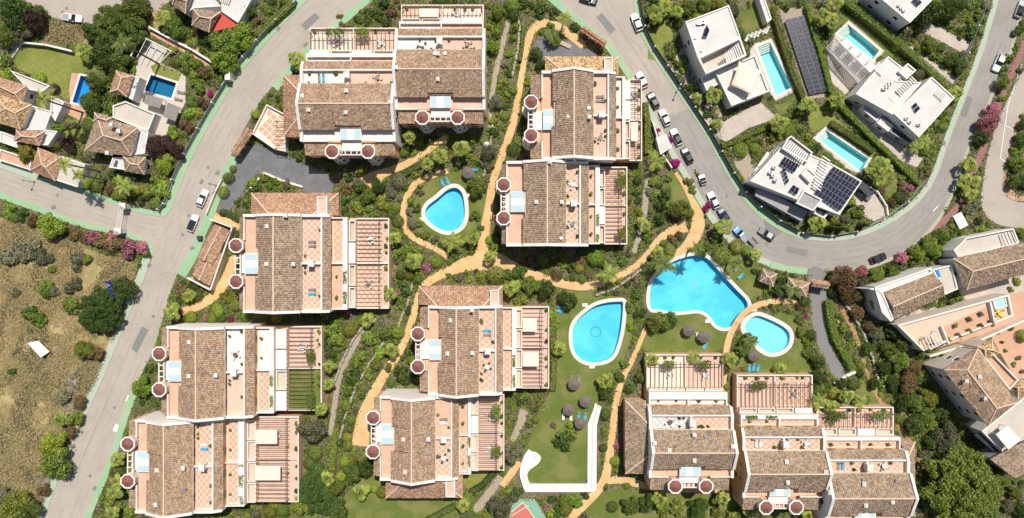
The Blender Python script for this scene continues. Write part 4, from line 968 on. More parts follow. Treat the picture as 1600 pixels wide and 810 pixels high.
slats(V2, (1468,138), (1479,147), (1460,148), (1471,158), 7, 6.5, .22, .2); slats(V2, (1365,108), (1376,118), (1374,98), (1386,108), 7, 5.95, .25, .2)
slats(V2, (1400,142), (1424,120), (1408,150), (1432,128), 9, 5.95, .25, .2)
panels(V2, [(1424,166),(1430,160),(1438,170),(1430,178)], 6.3, 1, 2, .3)
for u, v in ((1380,140),(1385,136),(1389,132)): ac_unit(V2, u, v, 5.55, 1.0)
for u, v in ((1415,186),(1434,196),(1420,192)): ac_unit(V2, u, v, 6.1, .9)
PG = house('slatted_pergola', 'grey slatted pergola along the pool of the villa with square canopies', [(1300,66),(1352,114),(1335,132)], 'pergola')
slats(PG, (1304,60), (1357,112), (1291,76), (1340,130), 25, 3.0, .22, .18, 'm_greywall'); slats(PG, (1291,77), (1340,131), (1304,103), (1327,140), 16, .12, .18, .05, 'm_woodgrey', 'deck_board')
for a, b in (((1304,60),(1357,112)), ((1291,76),(1340,130))):
    mb = MB(); mb.bar(P(*a, 2.82), P(*b, 2.82), .2, .2); mb.build('beam', 'm_greywall', PG)
    for f in (0, .5, 1):
        q = P(a[0]+(b[0]-a[0])*f, a[1]+(b[1]-a[1])*f, 2.7); mb = MB(); mb.bar((q.x, q.y, 0), q, .18, .18); mb.build('post', 'm_greywall', PG)
names4 = ['nearest the top', 'second from the top', 'third from the top', 'nearest the villa']
for i, (u, v) in enumerate([(1322,68),(1335,81),(1348,93),(1360,105)]):
    c = P(u, v, 2.6); t_ = thing('square_canopy', 'white square canopy in the poolside row of four, '+names4[i], 'canopy', (c.x, c.y, .04), 0, 'square canopies by the pool')
    e = (P(1360,103)-P(1323,66)).normalized(); f = Vector((-e.y, e.x, 0)); h = 1.08
    q = [c+e*h+f*h, c-e*h+f*h, c-e*h-f*h, c+e*h-f*h]; mb = MB(); mb.prism([(p.x, p.y) for p in q], 2.5, 2.62); mb.build('roof_panel', 'm_white', t_)
    for p in q: mb = MB(); pp = c+(p-c)*.94; mb.bar((pp.x, pp.y, .04), (pp.x, pp.y, 2.5), .1, .1); mb.build('post', 'm_white', t_)
    mb = MB(); mb.prism([tuple((c+(p-c)*.9)[:2]) for p in q], .25, .5); mb.build('daybed', 'm_fabric', t_)
# V3
V3 = house('white_villa', 'flat roofed white villa with dark solar array above the road bend', [(1232,217),(1347,283),(1312,336),(1172,283)])
V3p = [(1232,217),(1268,242),(1300,256),(1347,283),(1312,336),(1275,322),(1240,310),(1172,283),(1196,258)]
block(V3, V3p, 6.2, par=.3, win=False); windows(V3, W2([(1232,217),(1347,283),(1312,336),(1172,283)], 6.2), 0, 5.8)
block(V3, [(1186,290),(1236,318),(1262,330),(1252,346),(1180,306)], 3.0, par=.25, roof='m_greywall', wall='m_greywall')
block(V3, [(1230,217),(1236,212),(1270,238),(1262,254),(1222,232)], 7.4, 6.2, par=.9, win=False, roof='m_greywall')
slats(V3, (1236,220), (1262,240), (1225,234), (1252,256), 10, 7.3, .3, .25); slats(V3, (1285,244), (1270,290), (1297,252), (1282,298), 11, 7.0, .3, .25)
block(V3, [(1252,272),(1262,262),(1276,274),(1266,286)], 7.2, 6.2, win=False)
panels(V3, [(1302,260),(1344,285),(1312,330),(1272,303)], 6.75, 8, 6, .1); panels(V3, [(1225,245),(1248,258),(1241,270),(1218,257)], 6.75, 5, 2, .25)
panels(V3, [(1221,265),(1226,263),(1233,283),(1229,288)], 6.75, 1, 4, .2); panels(V3, [(1239,289),(1249,295),(1245,305),(1233,298)], 6.75, 2, 2, .2)
block(V3, [(1256,297),(1285,312),(1271,330),(1244,318)], 6.9, 6.2, par=.5, win=False, roof='m_greywall')
block(V3, [(1276,322),(1296,332),(1288,342),(1272,334)], 4.8, par=.2); panels(V3, [(1278,321),(1293,329),(1288,338),(1274,331)], 4.95, 2, 1, .1)
for u, v in ((1203,270),(1207,275),(1209,262),(1211,282)): ac_unit(V3, u, v, 6.4, .9)
CP = house('carport', 'small dark roofed carport at the right corner of the solar roofed villa', [(1335,302),(1352,290)], 'carport')
q = W2([(1338,290),(1348,284),(1366,299),(1357,308)], 2.6); mb = MB(); mb.prism(q, 2.5, 2.62); mb.build('roof_panel', 'm_darkmetal', CP)
for x, y in offset_poly(q, -.15): mb = MB(); mb.bar((x, y, 0), (x, y, 2.5), .12, .12); mb.build('post', 'm_white', CP)
# V4
V4 = house('white_villa', 'white villa cut by the top edge with a small roof solar panel', [(1372,-20),(1422,36),(1459,-2)])
block(V4, [(1362,-14),(1422,36),(1459,-2),(1410,-50)], 7.0, par=.3); panels(V4, [(1424,2),(1432,-4),(1441,4),(1433,11)], 7.1, 2, 2, .1)
for u, v in ((1403,10),(1407,14),(1411,18)): ac_unit(V4, u, v, 6.8, .7)
# white low villa part at the top edge beside V1
V5 = house('white_villa', 'sliver of a white slatted terrace house at the top edge between villas', [(1190,0),(1205,30)])
block(V5, [(1184,-8),(1192,-12),(1206,30),(1199,36)], 3.0, par=.3, win=False)
# ground solar array
SA = thing('solar_array', 'long ground mounted solar panel field between two hedges', 'solar array', P(1260, 86))
panels(SA, [(1226,31),(1256,24),(1295,142),(1265,148)], .9, 3, 18, .0)
for (a, b) in (((1228,33),(1267,146)), ((1254,27),(1293,140)), ((1241,30),(1280,143))):
    mb = MB(); mb.bar(P(*a, .78), P(*b, .78), .12, .12); mb.build('rail', 'm_metal', SA)
    for f in (.02, .25, .5, .75, .98):
        q = P(a[0]+(b[0]-a[0])*f, a[1]+(b[1]-a[1])*f, .72); mb = MB(); mb.bar((q.x, q.y, -.02), q, .1, .1); mb.build('post', 'm_metal', SA)
keep([(1218,18),(1256,12),(1300,150),(1262,158)]); struct(sheet('gravel', [(1216,16),(1254,10),(1300,150),(1262,156)], .015, 'm_gravel'))

# ---- right hand terraces
R1 = house('tiled_house', 'tiled house with white roof terrace at the right edge below the parking road', [(1490,395),(1600,400),(1550,443)])
hip(R1, [(1489,404),(1610,378),(1616,424),(1510,453)], [(1520,424),(1604,404)], 7.0, 9.2)
block(R1, [(1490,391),(1510,372),(1584,357),(1593,380),(1498,403)], 6.4, par=.9, roof='m_deck', win=False)
slats(R1, (1565,365), (1580,362), (1572,384), (1588,380), 4, 6.5, .2, .2)
R2 = house('tiled_house', 'grey tiled house with slanting white side wall, left of the right edge group', [(1382,455),(1457,427),(1475,460),(1397,500)])
gable(R2, [(1380,458),(1457,427),(1476,462),(1397,499)], 7.0, 8.8)
block(R2, [(1366,448),(1380,458),(1397,499),(1392,503),(1378,488)], 7.6, par=.3, win=False); block(R2, [(1358,452),(1455,418),(1458,427),(1380,457)], 7.2, par=.6, pw=.4, win=False)
block(R2, [(1457,421),(1488,414),(1497,452),(1477,461)], 5.6, par=.5, roof='m_deck', win=False)
mb = MB(); mb.prism(W2([(1461,421),(1465,419),(1470,432),(1466,434)], 5.3), 5.2, 5.42); mb.build('plunge_pool', 'm_poolfloor_blue', R2)
R3 = house('terrace_house', 'long white house with orange roof terrace and small turquoise pool', [(1402,508),(1577,460),(1584,494),(1443,549)])
block(R3, [(1402,508),(1577,460),(1584,494),(1443,549)], 6.2, wall='m_cream', par=1.0, pw=.45, roof='m_beige', win=False)
mb = MB(); mb.prism(W2([(1472,512),(1545,478),(1551,500),(1482,537)], 5.3), 5.2, 5.29); mb.build('terrace_floor', 'm_terra_pave', R3)
mb = MB(); q = W2([(1550,467),(1570,461),(1574,479),(1555,484)], 5.6); mb.ring(q, offset_poly(q, -.25), 5.2, 5.7); mb.build('pool_rim', 'm_white', R3); mb = MB(); mb.prism(offset_poly(q, -.26), 5.2, 5.5); mb.build('pool_water', 'm_poolfloor_teal', R3)
slats(R3, (1446,528), (1464,519), (1454,546), (1472,537), 5, 7.6, .18, .2)
for a, b in (((1446,528),(1464,519)), ((1454,546),(1472,537))):
    mb = MB(); mb.bar(P(*a, 7.4), P(*b, 7.4), .2, .2); mb.build('beam', 'm_white', R3)
    for p in (a, b): q = P(*p, 7.3); mb = MB(); mb.bar((q.x, q.y, 5.2), q, .15, .15); mb.build('post', 'm_white', R3)
for (u0, v0, u1, v1) in ((1545,472,1551,500), (1470,510,1481,538)): mb = MB(); mb.bar(P(u0,v0,5.8), P(u1,v1,5.8), .35, 1.2); mb.build('dividing_wall', 'm_white', R3)
for a_, b_ in (((1448,556),(1520,534)), ((1520,534),(1600,498))): mb = MB(); mb.bar(P(*a_, 1.2), P(*b_, 1.2), .5, 2.6); mb.build('terrace_wall', 'm_cream', R3)
R4 = house('tiled_house', 'large hipped tiled house showing its dark shaded side of small windows', [(1475,578),(1530,545),(1588,630),(1543,666)])
hip(R4, [(1527,545),(1588,629),(1543,666),(1475,578)], [(1511,578),(1557,638)], 9.5, 11.8, 'm_rooftile', 'm_cream', .3)
block(R4, [(1528,546),(1540,540),(1592,594),(1578,610)], 8.4, par=.9, roof='m_terra_pave', wall='m_cream', win=False)
hip(R4, [(1526,542),(1549,531),(1562,552),(1540,562)], [(1538,546),(1550,547)], 8.0, 9.2, 'm_rooftile_tan', 'm_cream', .3, False)
hip(R4, [(1580,604),(1606,590),(1614,606),(1590,624)], [(1590,606),(1602,604)], 7.4, 8.6, 'm_rooftile_tan', 'm_cream', .3, False)
for u_, v_ in ((1507,595),(1527,588),(1536,622)): chimney(R4, P(u_, v_, 11.2), .6)
R5 = house('terrace_house', 'white terrace house with square awning at the right edge', [(1538,671),(1600,621),(1600,687),(1571,709)])
block(R5, [(1534,674),(1604,618),(1616,675),(1571,711)], 6.5, par=.7, roof='m_deck')
mb = MB(); mb.prism(W2([(1556,679),(1574,665),(1595,687),(1576,703)], 8.6), 8.5, 8.6); mb.build('awning', 'm_white', R5)
for p in ((1558,679),(1574,667),(1593,687),(1576,701)): q = P(*p, 8.5); mb = MB(); mb.bar((q.x, q.y, 5.8), q, .12, .12); mb.build('awning_post', 'm_white', R5)
mb = MB(); mb.prism(W2([(1522,680),(1532,676),(1562,702),(1556,708)], 5.0), 4.9, 5.05); mb.build('glass_roof', 'm_window', R5)
tiled(R5, [[(1586,748,6.5),(1546,717,6.5),(1612,684,8.6),(1640,720,8.6)]], 'm_rooftile_grey')
mb = MB(); mb.prism(offset_poly(W2([(1586,748),(1546,717),(1612,684),(1640,720)], 6.5), -.3), -.05, 6.35); mb.build('wall', 'm_greywall', R5)
keep([(1500,640),(1610,600),(1620,740),(1570,730)])
R6 = house('gate_house', 'small tiled gatehouse beside the driveway by the road bend', [(1230,445),(1262,452)], 'gatehouse')
hip(R6, [(1232,434),(1265,442),(1260,464),(1228,456)], [(1242,447),(1252,450)], 3.0, 4.2, 'm_rooftile', 'm_cream', .3, False)
R7 = house('garden_pavilion', 'small square tiled pavilion left of the gatehouse near the big pool', [(1190,425),(1212,430)], 'pavilion')
hip(R7, [(1192,420),(1214,428),(1208,448),(1187,440)], [(1198,432),(1203,434)], 2.9, 4.0, 'm_rooftile_grey', 'm_beige', .3, False)
def gate(label, a, b, wpx, z=3.4, m='m_rooftile', posts=2, wallm='m_peach'):
    """tiled canopy over an entrance, from a to b"""
    c = P((a[0]+b[0])/2, (a[1]+b[1])/2, z); t = thing('gate_canopy', label, 'gate', (c.x, c.y, 0))
    pa, pb = P(*a, z), P(*b, z); e = (pb-pa).normalized(); f = Vector((-e.y, e.x, 0))*wpx*S/2; up = Vector((0, 0, .55))
    roof_face([pa+f, pb+f, pb+up, pa+up], t, m=m); roof_face([pb-f, pa-f, pa+up, pb+up], t, m=m); ridge_cap(pa+up+Vector((0,0,.1)), pb+up+Vector((0,0,.1)), t, m='m_pot')
    L = (pb-pa).length
    for k in ([.06, .94] if posts == 2 else [.04, .36, .64, .96]):
        q = pa+e*L*k; mb = MB(); mb.bar((q.x, q.y, -.05), (q.x, q.y, z+.1), .55, .55); mb.build('pillar', wallm, t)
    mb = MB(); mb.bar(pa+Vector((0,0,-.1)), pb+Vector((0,0,-.1)), .4, .25); mb.build('beam', 'm_wood', t)
    mb = MB(); q0, q1 = pa+e*L*.1, pa+e*L*.9; mb.bar((q0.x, q0.y, 1.0), (q1.x, q1.y, 1.0), .08, 1.9); mb.build('gate_leaf', 'm_metal', t)
    keep(strip([a, b], wpx/2))
    return t
gate('long tiled entrance canopy beside the slate forecourt and main road', (391,203), (366,240), 12, 3.6, posts=4)
gate('tiled entrance canopy on the upper road beside the curved orange path', (909,44), (946,70), 9, 3.2, 'm_rooftile_red', 4)
gate('short tiled canopy across the top of the grey driveway', (1268,442), (1295,446), 11, 3.4, 'm_rooftile')
# roadside garage below the forecourt
GA = house('roadside_garage', 'long low tiled garage beside the two parked white cars', [(336,350),(310,445)], 'garage')
gable(GA, [(336,350),(309,402),(333,413),(360,361)], 3.2, 4.2, 'm_rooftile_red', 'm_cream', .3, False)
gable(GA, [(321,384),(301,429),(327,447),(349,396)], 2.6, 3.5, 'm_rooftile_red', 'm_cream', .3, False)
mb = MB(); q = W2([(336,346),(368,356),(333,452),(328,452),(362,360),(336,351)], 2.8)
for a, b in (((331,343),(366,356)), ((366,356),(332,453)), ((332,453),(296,434))): mb = MB(); mb.bar(P(*a,1.4), P(*b,1.4), .35, 2.8); mb.build('boundary_wall', 'm_cream', GA)
keep([(322,340),(372,352),(335,456),(290,438)])
# gable wing of A1 towards the road, plus forecourt terrace
A1T = house('garden_terrace', 'fenced triangular garden terrace with diamond tiles beside the road', [(395,205),(440,180),(450,235)], 'terrace')
mb = MB(); pl = W2([(395,210),(418,164),(448,180),(448,238),(430,234)], 1.6); mb.prism(pl, -.05, 1.5); mb.build('retaining_wall', 'm_cream', A1T)
mb = MB(); mb.prism(offset_poly(pl, -.3), 1.5, 1.56); fl = mb.build('terrace_floor', 'm_tilecream', A1T)
mb = MB(); mb.ring(pl, offset_poly(pl, -.3), 1.5, 2.4); mb.build('parapet', 'm_cream', A1T); keep(to_px(pl))
for i in range(9):
    for j in range(14):
        cx, cy = P(396, 240, 1.57).x+i*1.0, P(396, 240, 1.57).y+j*1.0
        if (i+j) % 2: continue
        pp = offset_poly(pl, -1.0); inside = True; n = len(pp); sg = 1 if area2(pp) > 0 else -1
        for k in range(n):
            a, b = pp[k], pp[(k+1) % n]
            if ((b[0]-a[0])*(cy-a[1])-(b[1]-a[1])*(cx-a[0]))*sg < 0: inside = False
        if inside: link('floor_tile', diamond_mesh(.84, 'm_tileterra'), fl, Vector((cx, cy, 1.561))-A1T.location)
slats(A1T, (428,190), (428,232), (446,190), (446,232), 7, 3.9, .12, .14, 'm_wood', 'pergola_slat')
for p in ((429,190),(429,232)): q = P(*p, 3.8); mb = MB(); mb.bar((q.x,q.y,1.56), q, .12, .12); mb.build('pergola_post', 'm_wood', A1T)
# ---- left villas
L1 = house('tan_villa', 'white villa with star shaped tan tiled roofs at the left edge', [(0,121),(50,164),(31,200),(0,207)])
hip(L1, [(-30,112),(42,134),(36,162),(-36,142)], [(-16,128),(24,147)], 4.6, 6.0, 'm_rooftile_red')
hip(L1, [(-6,147),(50,164),(33,203),(-22,186)], [(10,170),(24,177)], 4.9, 6.9, 'm_rooftile_tan')
block(L1, [(50,165),(81,174),(70,204),(36,203)], 3.4, par=.35, win=False); block(L1, [(16,110),(78,134),(66,144),(42,140),(38,134)], 3.2, par=.6, roof='m_deck', win=False)
block(L1, [(80,150),(100,160),(86,190),(78,176)], 3.0, par=.5, win=False)
hip(L1, [(26,203),(70,206),(62,228),(22,220)], [(34,213),(55,215)], 4.2, 5.4, 'm_rooftile_red')
block(L1, [(69,203),(90,205),(75,227),(62,227)], 3.4, par=.3, win=False); block(L1, [(0,205),(26,215),(28,232),(0,222)], 3.0, par=.4, win=False)
hip(L1, [(60,231),(96,245),(87,283),(47,267)], [(66,257),(72,262)], 3.6, 5.6, 'm_rooftile_red')
block(L1, [(96,244),(133,257),(121,293),(87,282)], 3.4, par=.2, roof='m_deck', win=False)
block(L1, [(0,233),(50,250),(46,266),(-4,250)], 1.6, par=.5, roof='m_terra_pave', win=False)
L2 = house('tan_villa', 'white villa with clustered tan tiled roofs beside the dark blue pool', [(152,180),(215,200),(205,240),(132,235)])
hip(L2, [(209,119),(199,152),(172,144),(182,111)], [(190,122),(185,140)], 4.2, 5.8, 'm_rooftile_red'); block(L2, [(209,119),(218,121),(207,157),(199,152)], 3.6, par=.2, win=False)
hip(L2, [(152,181),(216,200),(206,244),(132,236)], [(162,212),(190,220)], 4.8, 7.2, 'm_rooftile_grey')
hip(L2, [(148,176),(176,184),(170,196),(146,190)], [(154,184),(166,188)], 5.0, 6.0, 'm_rooftile_grey', win=False)
hip(L2, [(192,243),(228,246),(226,273),(196,268)], [(204,256),(216,258)], 4.0, 5.6, 'm_rooftile_grey')
block(L2, [(176,165),(196,158),(242,178),(232,204),(216,200),(176,184)], 3.3, par=.6, roof='m_deck', win=False); block(L2, [(216,200),(232,205),(226,240),(207,243)], 3.6, par=.3, win=False)
block(L2, [(176,246),(196,246),(196,266),(170,262)], 3.2, par=.3, win=False)
for u, v in ((170,240),(188,206),(176,196)): chimney(L2, P(u, v, 7.2), .7)
L3 = house('tan_villa', 'house with tan and bright red roofs at the top edge left of the main road', [(301,14),(344,20),(326,51),(300,40)])
hip(L3, [(302,14),(345,19),(327,51),(300,40)], [(312,26),(330,30)], 5.0, 6.6, 'm_rooftile_grey')
hip(L3, [(262,-14),(302,-12),(290,22),(270,8)], [(274,-4),(292,2)], 5.4, 6.8, 'm_rooftile_grey')
mb = MB(); mb.add([P(345,20,4.2), P(373,41,4.0), P(359,44,4.0), P(326,51,4.2), P(345,20,4.0), P(373,41,3.8), P(359,44,3.8), P(326,51,4.0)], [(0,1,2,3),(7,6,5,4),(0,1,5,4),(1,2,6,5),(2,3,7,6),(3,0,4,7)]); mb.build('red_roof', 'm_redtile', L3)
mb = MB(); mb.prism(offset_poly(W2([(345,20),(373,41),(359,44),(326,51)], 3.8), -.3), -.05, 3.7); mb.build('wall', 'm_white', L3)
block(L3, [(346,-10),(398,-10),(372,36),(346,18)], 3.6, par=.3, win=False); block(L3, [(302,-12),(330,-6),(344,10),(303,13),(290,22)], 4.4, par=.3, win=False)
slats(L3, (344,3), (356,7), (348,-6), (360,-2), 5, 3.9, .25, .2)
# poolside pavilions of L2
for lab, q, z in (('grey square shade roof, larger of the two below the dark pool', [(262,160),(281,168),(274,190),(254,182)], 2.7), ('grey twin shade roof just below the dark blue pool', [(228,147),(254,155),(250,170),(225,162)], 2.5)):
    t = house('shade_roof', lab, q, 'shade roof', 0); w_ = W2(q, z); mb = MB(); mb.prism(w_, z-.1, z, None); mb.build('roof_panel', 'm_woodgrey', t)
    c = t.location
    for x, y in offset_poly(w_, -.2): mb = MB(); mb.bar((x, y, .03), (x, y, z-.1), .1, .1); mb.build('post', 'm_wood', t)
t = house('pool_pergola', 'white framed pergola with lounge seats at the head of the dark pool', [(218,56),(268,80),(262,96),(212,72)], 'pergola')
slats(t, (219,56), (268,80), (205,88), (250,98), 6, 2.8, .12, .14, 'm_white'); mb = MB(); mb.bar(P(219,56,2.7), P(268,80,2.7), .2, .2); mb.build('beam', 'm_white', t); mb = MB(); mb.bar(P(219,56,2.7), P(204,88,2.7), .2, .2); mb.build('beam', 'm_white', t)
for p in ((219,56),(268,80),(204,88),(250,98)): q = P(*p, 2.65); mb = MB(); mb.bar((q.x, q.y, .03), q, .15, .15); mb.build('post', 'm_white', t)
# pump house tent next to the magenta hedge
PT = house('white_pavilion', 'small flat white pavilion roof beside the magenta bougainvillea', [(1025,215),(1042,211),(1050,230),(1032,243)], 'pavilion')
block(PT, [(1025,215),(1041,210),(1050,230),(1032,242)], 2.8, par=.1, pw=.15, win=False)
# ------------------------------------------------------------------ planting
G = lambda *s: [(i/(len(s)-1), c) for i, c in enumerate(s)]
leaf_mat('l_mid', G((0.082, 0.134, 0.020), (0.142, 0.215, 0.033), (0.214, 0.284, 0.048), (0.332, 0.360, 0.086)))
leaf_mat('l_dark', G((0.042, 0.081, 0.016), (0.072, 0.130, 0.023), (0.117, 0.176, 0.036), (0.181, 0.222, 0.057)))
leaf_mat('l_yellow', G((0.140, 0.174, 0.018), (0.233, 0.256, 0.029), (0.326, 0.326, 0.047), (0.419, 0.396, 0.093)))
leaf_mat('l_bright', G((0.120, 0.213, 0.021), (0.203, 0.321, 0.036), (0.296, 0.398, 0.051), (0.403, 0.458, 0.084)))
leaf_mat('l_olive', G((0.111, 0.117, 0.058), (0.172, 0.181, 0.093), (0.246, 0.246, 0.140), (0.331, 0.327, 0.211)))
leaf_mat('l_purple', G((0.036, 0.018, 0.018), (0.072, 0.036, 0.036), (0.108, 0.054, 0.048), (0.144, 0.096, 0.060)))
leaf_mat('l_rust', G((0.125, 0.094, 0.037), (0.213, 0.138, 0.062), (0.275, 0.163, 0.088), (0.213, 0.200, 0.075)))
leaf_mat('l_pink', G((0.124, 0.115, 0.046), (0.447, 0.149, 0.196), (0.596, 0.230, 0.287), (0.696, 0.345, 0.380)))
leaf_mat('l_magenta', G((0.266, 0.009, 0.127), (0.435, 0.014, 0.207), (0.555, 0.023, 0.276), (0.121, 0.069, 0.034)))
leaf_mat('l_palm', G((0.134, 0.196, 0.026), (0.207, 0.275, 0.041), (0.290, 0.337, 0.062), (0.393, 0.414, 0.114)), .2)
leaf_mat('l_palmdark', G((0.071, 0.122, 0.022), (0.112, 0.173, 0.032), (0.168, 0.214, 0.046), (0.235, 0.255, 0.071)), .2)
leaf_mat('l_dry', G((.40, .31, .14), (.52, .41, .20), (.60, .49, .27), (.32, .28, .12)), .1, .8)
leaf_mat('l_dryolive', G((.22, .20, .085), (.32, .28, .12), (.42, .35, .17), (.27, .20, .11)), .1, .8)

def quads(pts, nor, size, rng, asp=.6):
    n = len(pts); rv = rng.normal(size=(n, 3)); t = np.cross(nor, rv); t /= np.linalg.norm(t, axis=1)[:, None]+1e-9
    b = np.cross(nor, t); sz = (size*rng.uniform(.6, 1.35, n))[:, None]
    v = np.stack([pts-t*sz, pts-b*sz*asp+nor*sz*.15, pts+t*sz, pts+b*sz*asp+nor*sz*.15], 1)
    return v.reshape(-1, 3)
def quad_mesh(name, V, m, rng):
    n = len(V)//4; me = bpy.data.meshes.new(name); me.vertices.add(4*n); me.vertices.foreach_set('co', V.astype(np.float32).ravel())
    me.loops.add(4*n); me.loops.foreach_set('vertex_index', np.arange(4*n, dtype=np.int32)); me.polygons.add(n)
    me.polygons.foreach_set('loop_start', np.arange(0, 4*n, 4, dtype=np.int32)); 
    ul = me.uv_layers.new(name='UVMap'); r = np.repeat(rng.random(n), 4); ul.data.foreach_set('uv', np.stack([r, r], 1).astype(np.float32).ravel())
    me.update(calc_edges=True); me.materials.append(MATS[m]); return me
def unit(rng, n):
    v = rng.normal(size=(n, 3)); return v/np.linalg.norm(v, axis=1)[:, None]
def cloud(name, seed, clumps, n, size, m, rough=.75, fill=.72, asp=.6, zmin=.02):
    """clumps: (x,y,z,rx,ry,rz); leaves in the outer shell of each clump, facing outward with scatter"""
    rng = np.random.default_rng(seed); c = np.array(clumps, float); wgt = c[:, 3]*c[:, 4]+c[:, 3]*c[:, 5]; wgt /= wgt.sum()
    k = rng.choice(len(c), n, p=wgt); u = unit(rng, n); rad = rng.uniform(fill, 1.04, n)[:, None]
    p = c[k, :3]+u*c[k, 3:]*rad; ok = p[:, 2] > zmin; p, u = p[ok], u[ok]
    nor = u+rng.normal(size=p.shape)*rough+np.array([0, 0, .35]); nor /= np.linalg.norm(nor, axis=1)[:, None]
    return quad_mesh(name, quads(p, nor, size, rng, asp), m, rng)
def clump_set(seed, n, spread, zc, rz, rmin, rmax):
    r = random.Random(seed); out = []
    for i in range(n):
        a = r.random()*6.283; d = spread*math.sqrt(r.random()); k = r.uniform(rmin, rmax)
        out.append((d*math.cos(a), d*math.sin(a), zc+rz*(1-(d/max(spread, .01))**2)*r.uniform(.3, 1), k, k, k*r.uniform(.7, 1)))
    return out
PROTO = {}
def variants(key, mats, nvar, fn):
    for m in mats:
        for i in range(nvar): PROTO.setdefault((key, m), []).append(fn(i, m))
def remat(me, m):
    c = me.copy(); c.materials.clear(); c.materials.append(MATS[m]); return c
base_sh = [cloud('foliage', 100+i, clump_set(20+i, 9, .62, .28, .42, .26, .44), 1100, .10, 'l_mid', .5) for i in range(4)]
base_ball = [cloud('foliage', 140+i, [(0, 0, .58, .98, .98, .62)]+clump_set(60+i, 3, .55, .55, .2, .35, .42), 2600, .062, 'l_mid', .16, .95) for i in range(2)]
base_tr = [cloud('crown', 180+i, clump_set(90+i, 26, .74, .55, .5, .2, .36), 4600, .055, 'l_mid', .5, .6) for i in range(4)]
base_big = [cloud('crown', 230+i, clump_set(120+i, 150, .88, .42, .52, .085, .16), 26000, .025, 'l_mid', .55, .5) for i in range(2)]
base_leafy = [cloud('foliage', 260+i, clump_set(150+i, 7, .5, .35, .5, .3, .5), 260, .24, 'l_mid', .5, .5, .32) for i in range(2)]
base_cyp = [cloud('foliage', 280, [(0, 0, .12+.1*j, .12*(1-.085*j)*1.2, .12*(1-.085*j)*1.2, .12) for j in range(9)], 700, .035, 'l_dark', .5)]
BASES = {'shrub': base_sh, 'ball': base_ball, 'tree': base_tr, 'big': base_big, 'leafy': base_leafy, 'cypress': base_cyp}
def proto(shape, m, i):
    k = (shape, m, i % len(BASES[shape]))
    if k not in PROTO: PROTO[k] = remat(BASES[shape][k[2]], m)
    return PROTO[k]
mb = MB(); mb.tube([(0,0,-.05),(.02,.01,.4),(-.01,.03,.75)], [.10,.075,.04], 6); mb.tube([(.01,.0,.35),(.18,.1,.6),(.3,.2,.85)], [.05,.035,.015], 5); mb.tube([(.01,.0,.4),(-.2,.05,.65),(-.3,-.1,.85)], [.05,.035,.015], 5); mb.tube([(0,.0,.3),(.05,-.2,.6),(.1,-.35,.85)], [.05,.03,.015], 5)
TRUNK = bpy.data.meshes.new('trunk'); TRUNK.from_pydata(mb.v, [], mb.f); TRUNK.materials.append(MATS['m_trunk'])
mb = MB(); mb.tube([(0,0,-.03),(.05,0,.3),(.1,.05,.55)], [.05,.035,.015], 5); mb.tube([(0,0,0),(-.1,.06,.3),(-.16,.1,.5)], [.045,.03,.015], 5); mb.tube([(0,0,0),(.0,-.1,.3),(.03,-.18,.5)], [.045,.03,.015], 5)
STEM = bpy.data.meshes.new('stem'); STEM.from_pydata(mb.v, [], mb.f); STEM.materials.append(MATS['m_trunk'])

# ---- labels from neighbouring landmarks
LM = [('the small lobed pool',697,330),('the teardrop pool',935,520),('the big free form pool',1085,450),('the pale shallow pool',1200,525),('the slate forecourt',430,260),('the roadside garage',330,400),
 ('the upper left twin towers',545,235),('the top stepped terraces',690,25),('the upper right twin towers',690,185),('the curved orange path head',850,40),('the tiled street gate',930,55),('the white sail villa',1120,70),
 ('the sail villa pool',1210,105),('the solar panel field',1260,85),('the four white canopies',1345,85),('the solar roofed villa',1260,280),('the canopy villa',1420,150),('the red boardwalk',1515,290),('the parking road',1570,220),
 ('the grey driveway',1290,520),('the long white terrace house',1500,510),('the large hipped house',1530,600),('the square awning house',1575,680),('the ochre gable',1155,690),('the bottom right row',1290,740),('the right row pergolas',1290,640),
 ('the white diamond terrace',1080,660),('the orange path fork',950,750),('the white lawn wall',880,760),('the raised lawn',880,690),('the tennis court',825,800),('the bottom hipped wing',665,770),('the middle pergolas',770,680),('the gravel steps',540,570),
 ('the lower left pergolas',435,700),('the left pergolas',480,560),('the left house pair',230,640),('the white roof terrace',365,560),('the brown hillside path',1360,600),('the orange junction',745,410),('the dark roofed pair',880,320),('the right pergola strip',975,320),
 ('the magenta bougainvillea',1048,220),('the parked car row',1080,260),('the dark blue pool',252,135),('the narrow blue pool',130,142),('the star roofed villa',30,175),('the clustered roof villa',180,215),('the white gate pillars',188,340),('the left side street',80,320),
 ('the red roofed house',340,35),('the left fence',300,220),('the road junction',250,370),('the blue signboard',172,453),('the white field board',60,545),('the main road foot',140,760),('the left lawn',80,95),('the top left road',150,15),('the gatehouse',1245,450),('the central house pair',700,560),('the lone left house',440,410),('the shaded path',840,425),('the path loop',1080,350),('the footbridge',1150,510),('the kidney road bend',1330,395),('the top edge villa',1410,10),('the long villa hedge',1420,80)]
ORD = ['', 'second', 'third', 'fourth', 'fifth', 'sixth', 'seventh', 'eighth', 'ninth', 'tenth', 'eleventh', 'twelfth']
PENDING = []
def place_label(o, desc, u, v, group=None):
    n, x, y = min(LM, key=lambda a: (a[1]-u)**2+(a[2]-v)**2); dx, dy = u-x, v-y
    rel = ('right of ' if dx > 0 else 'left of ') if abs(dx) > abs(dy) else ('below ' if dy > 0 else 'above ')
    PENDING.append((desc+' '+rel+n, math.hypot(dx, dy), o, n))
    if group: o['group'] = group
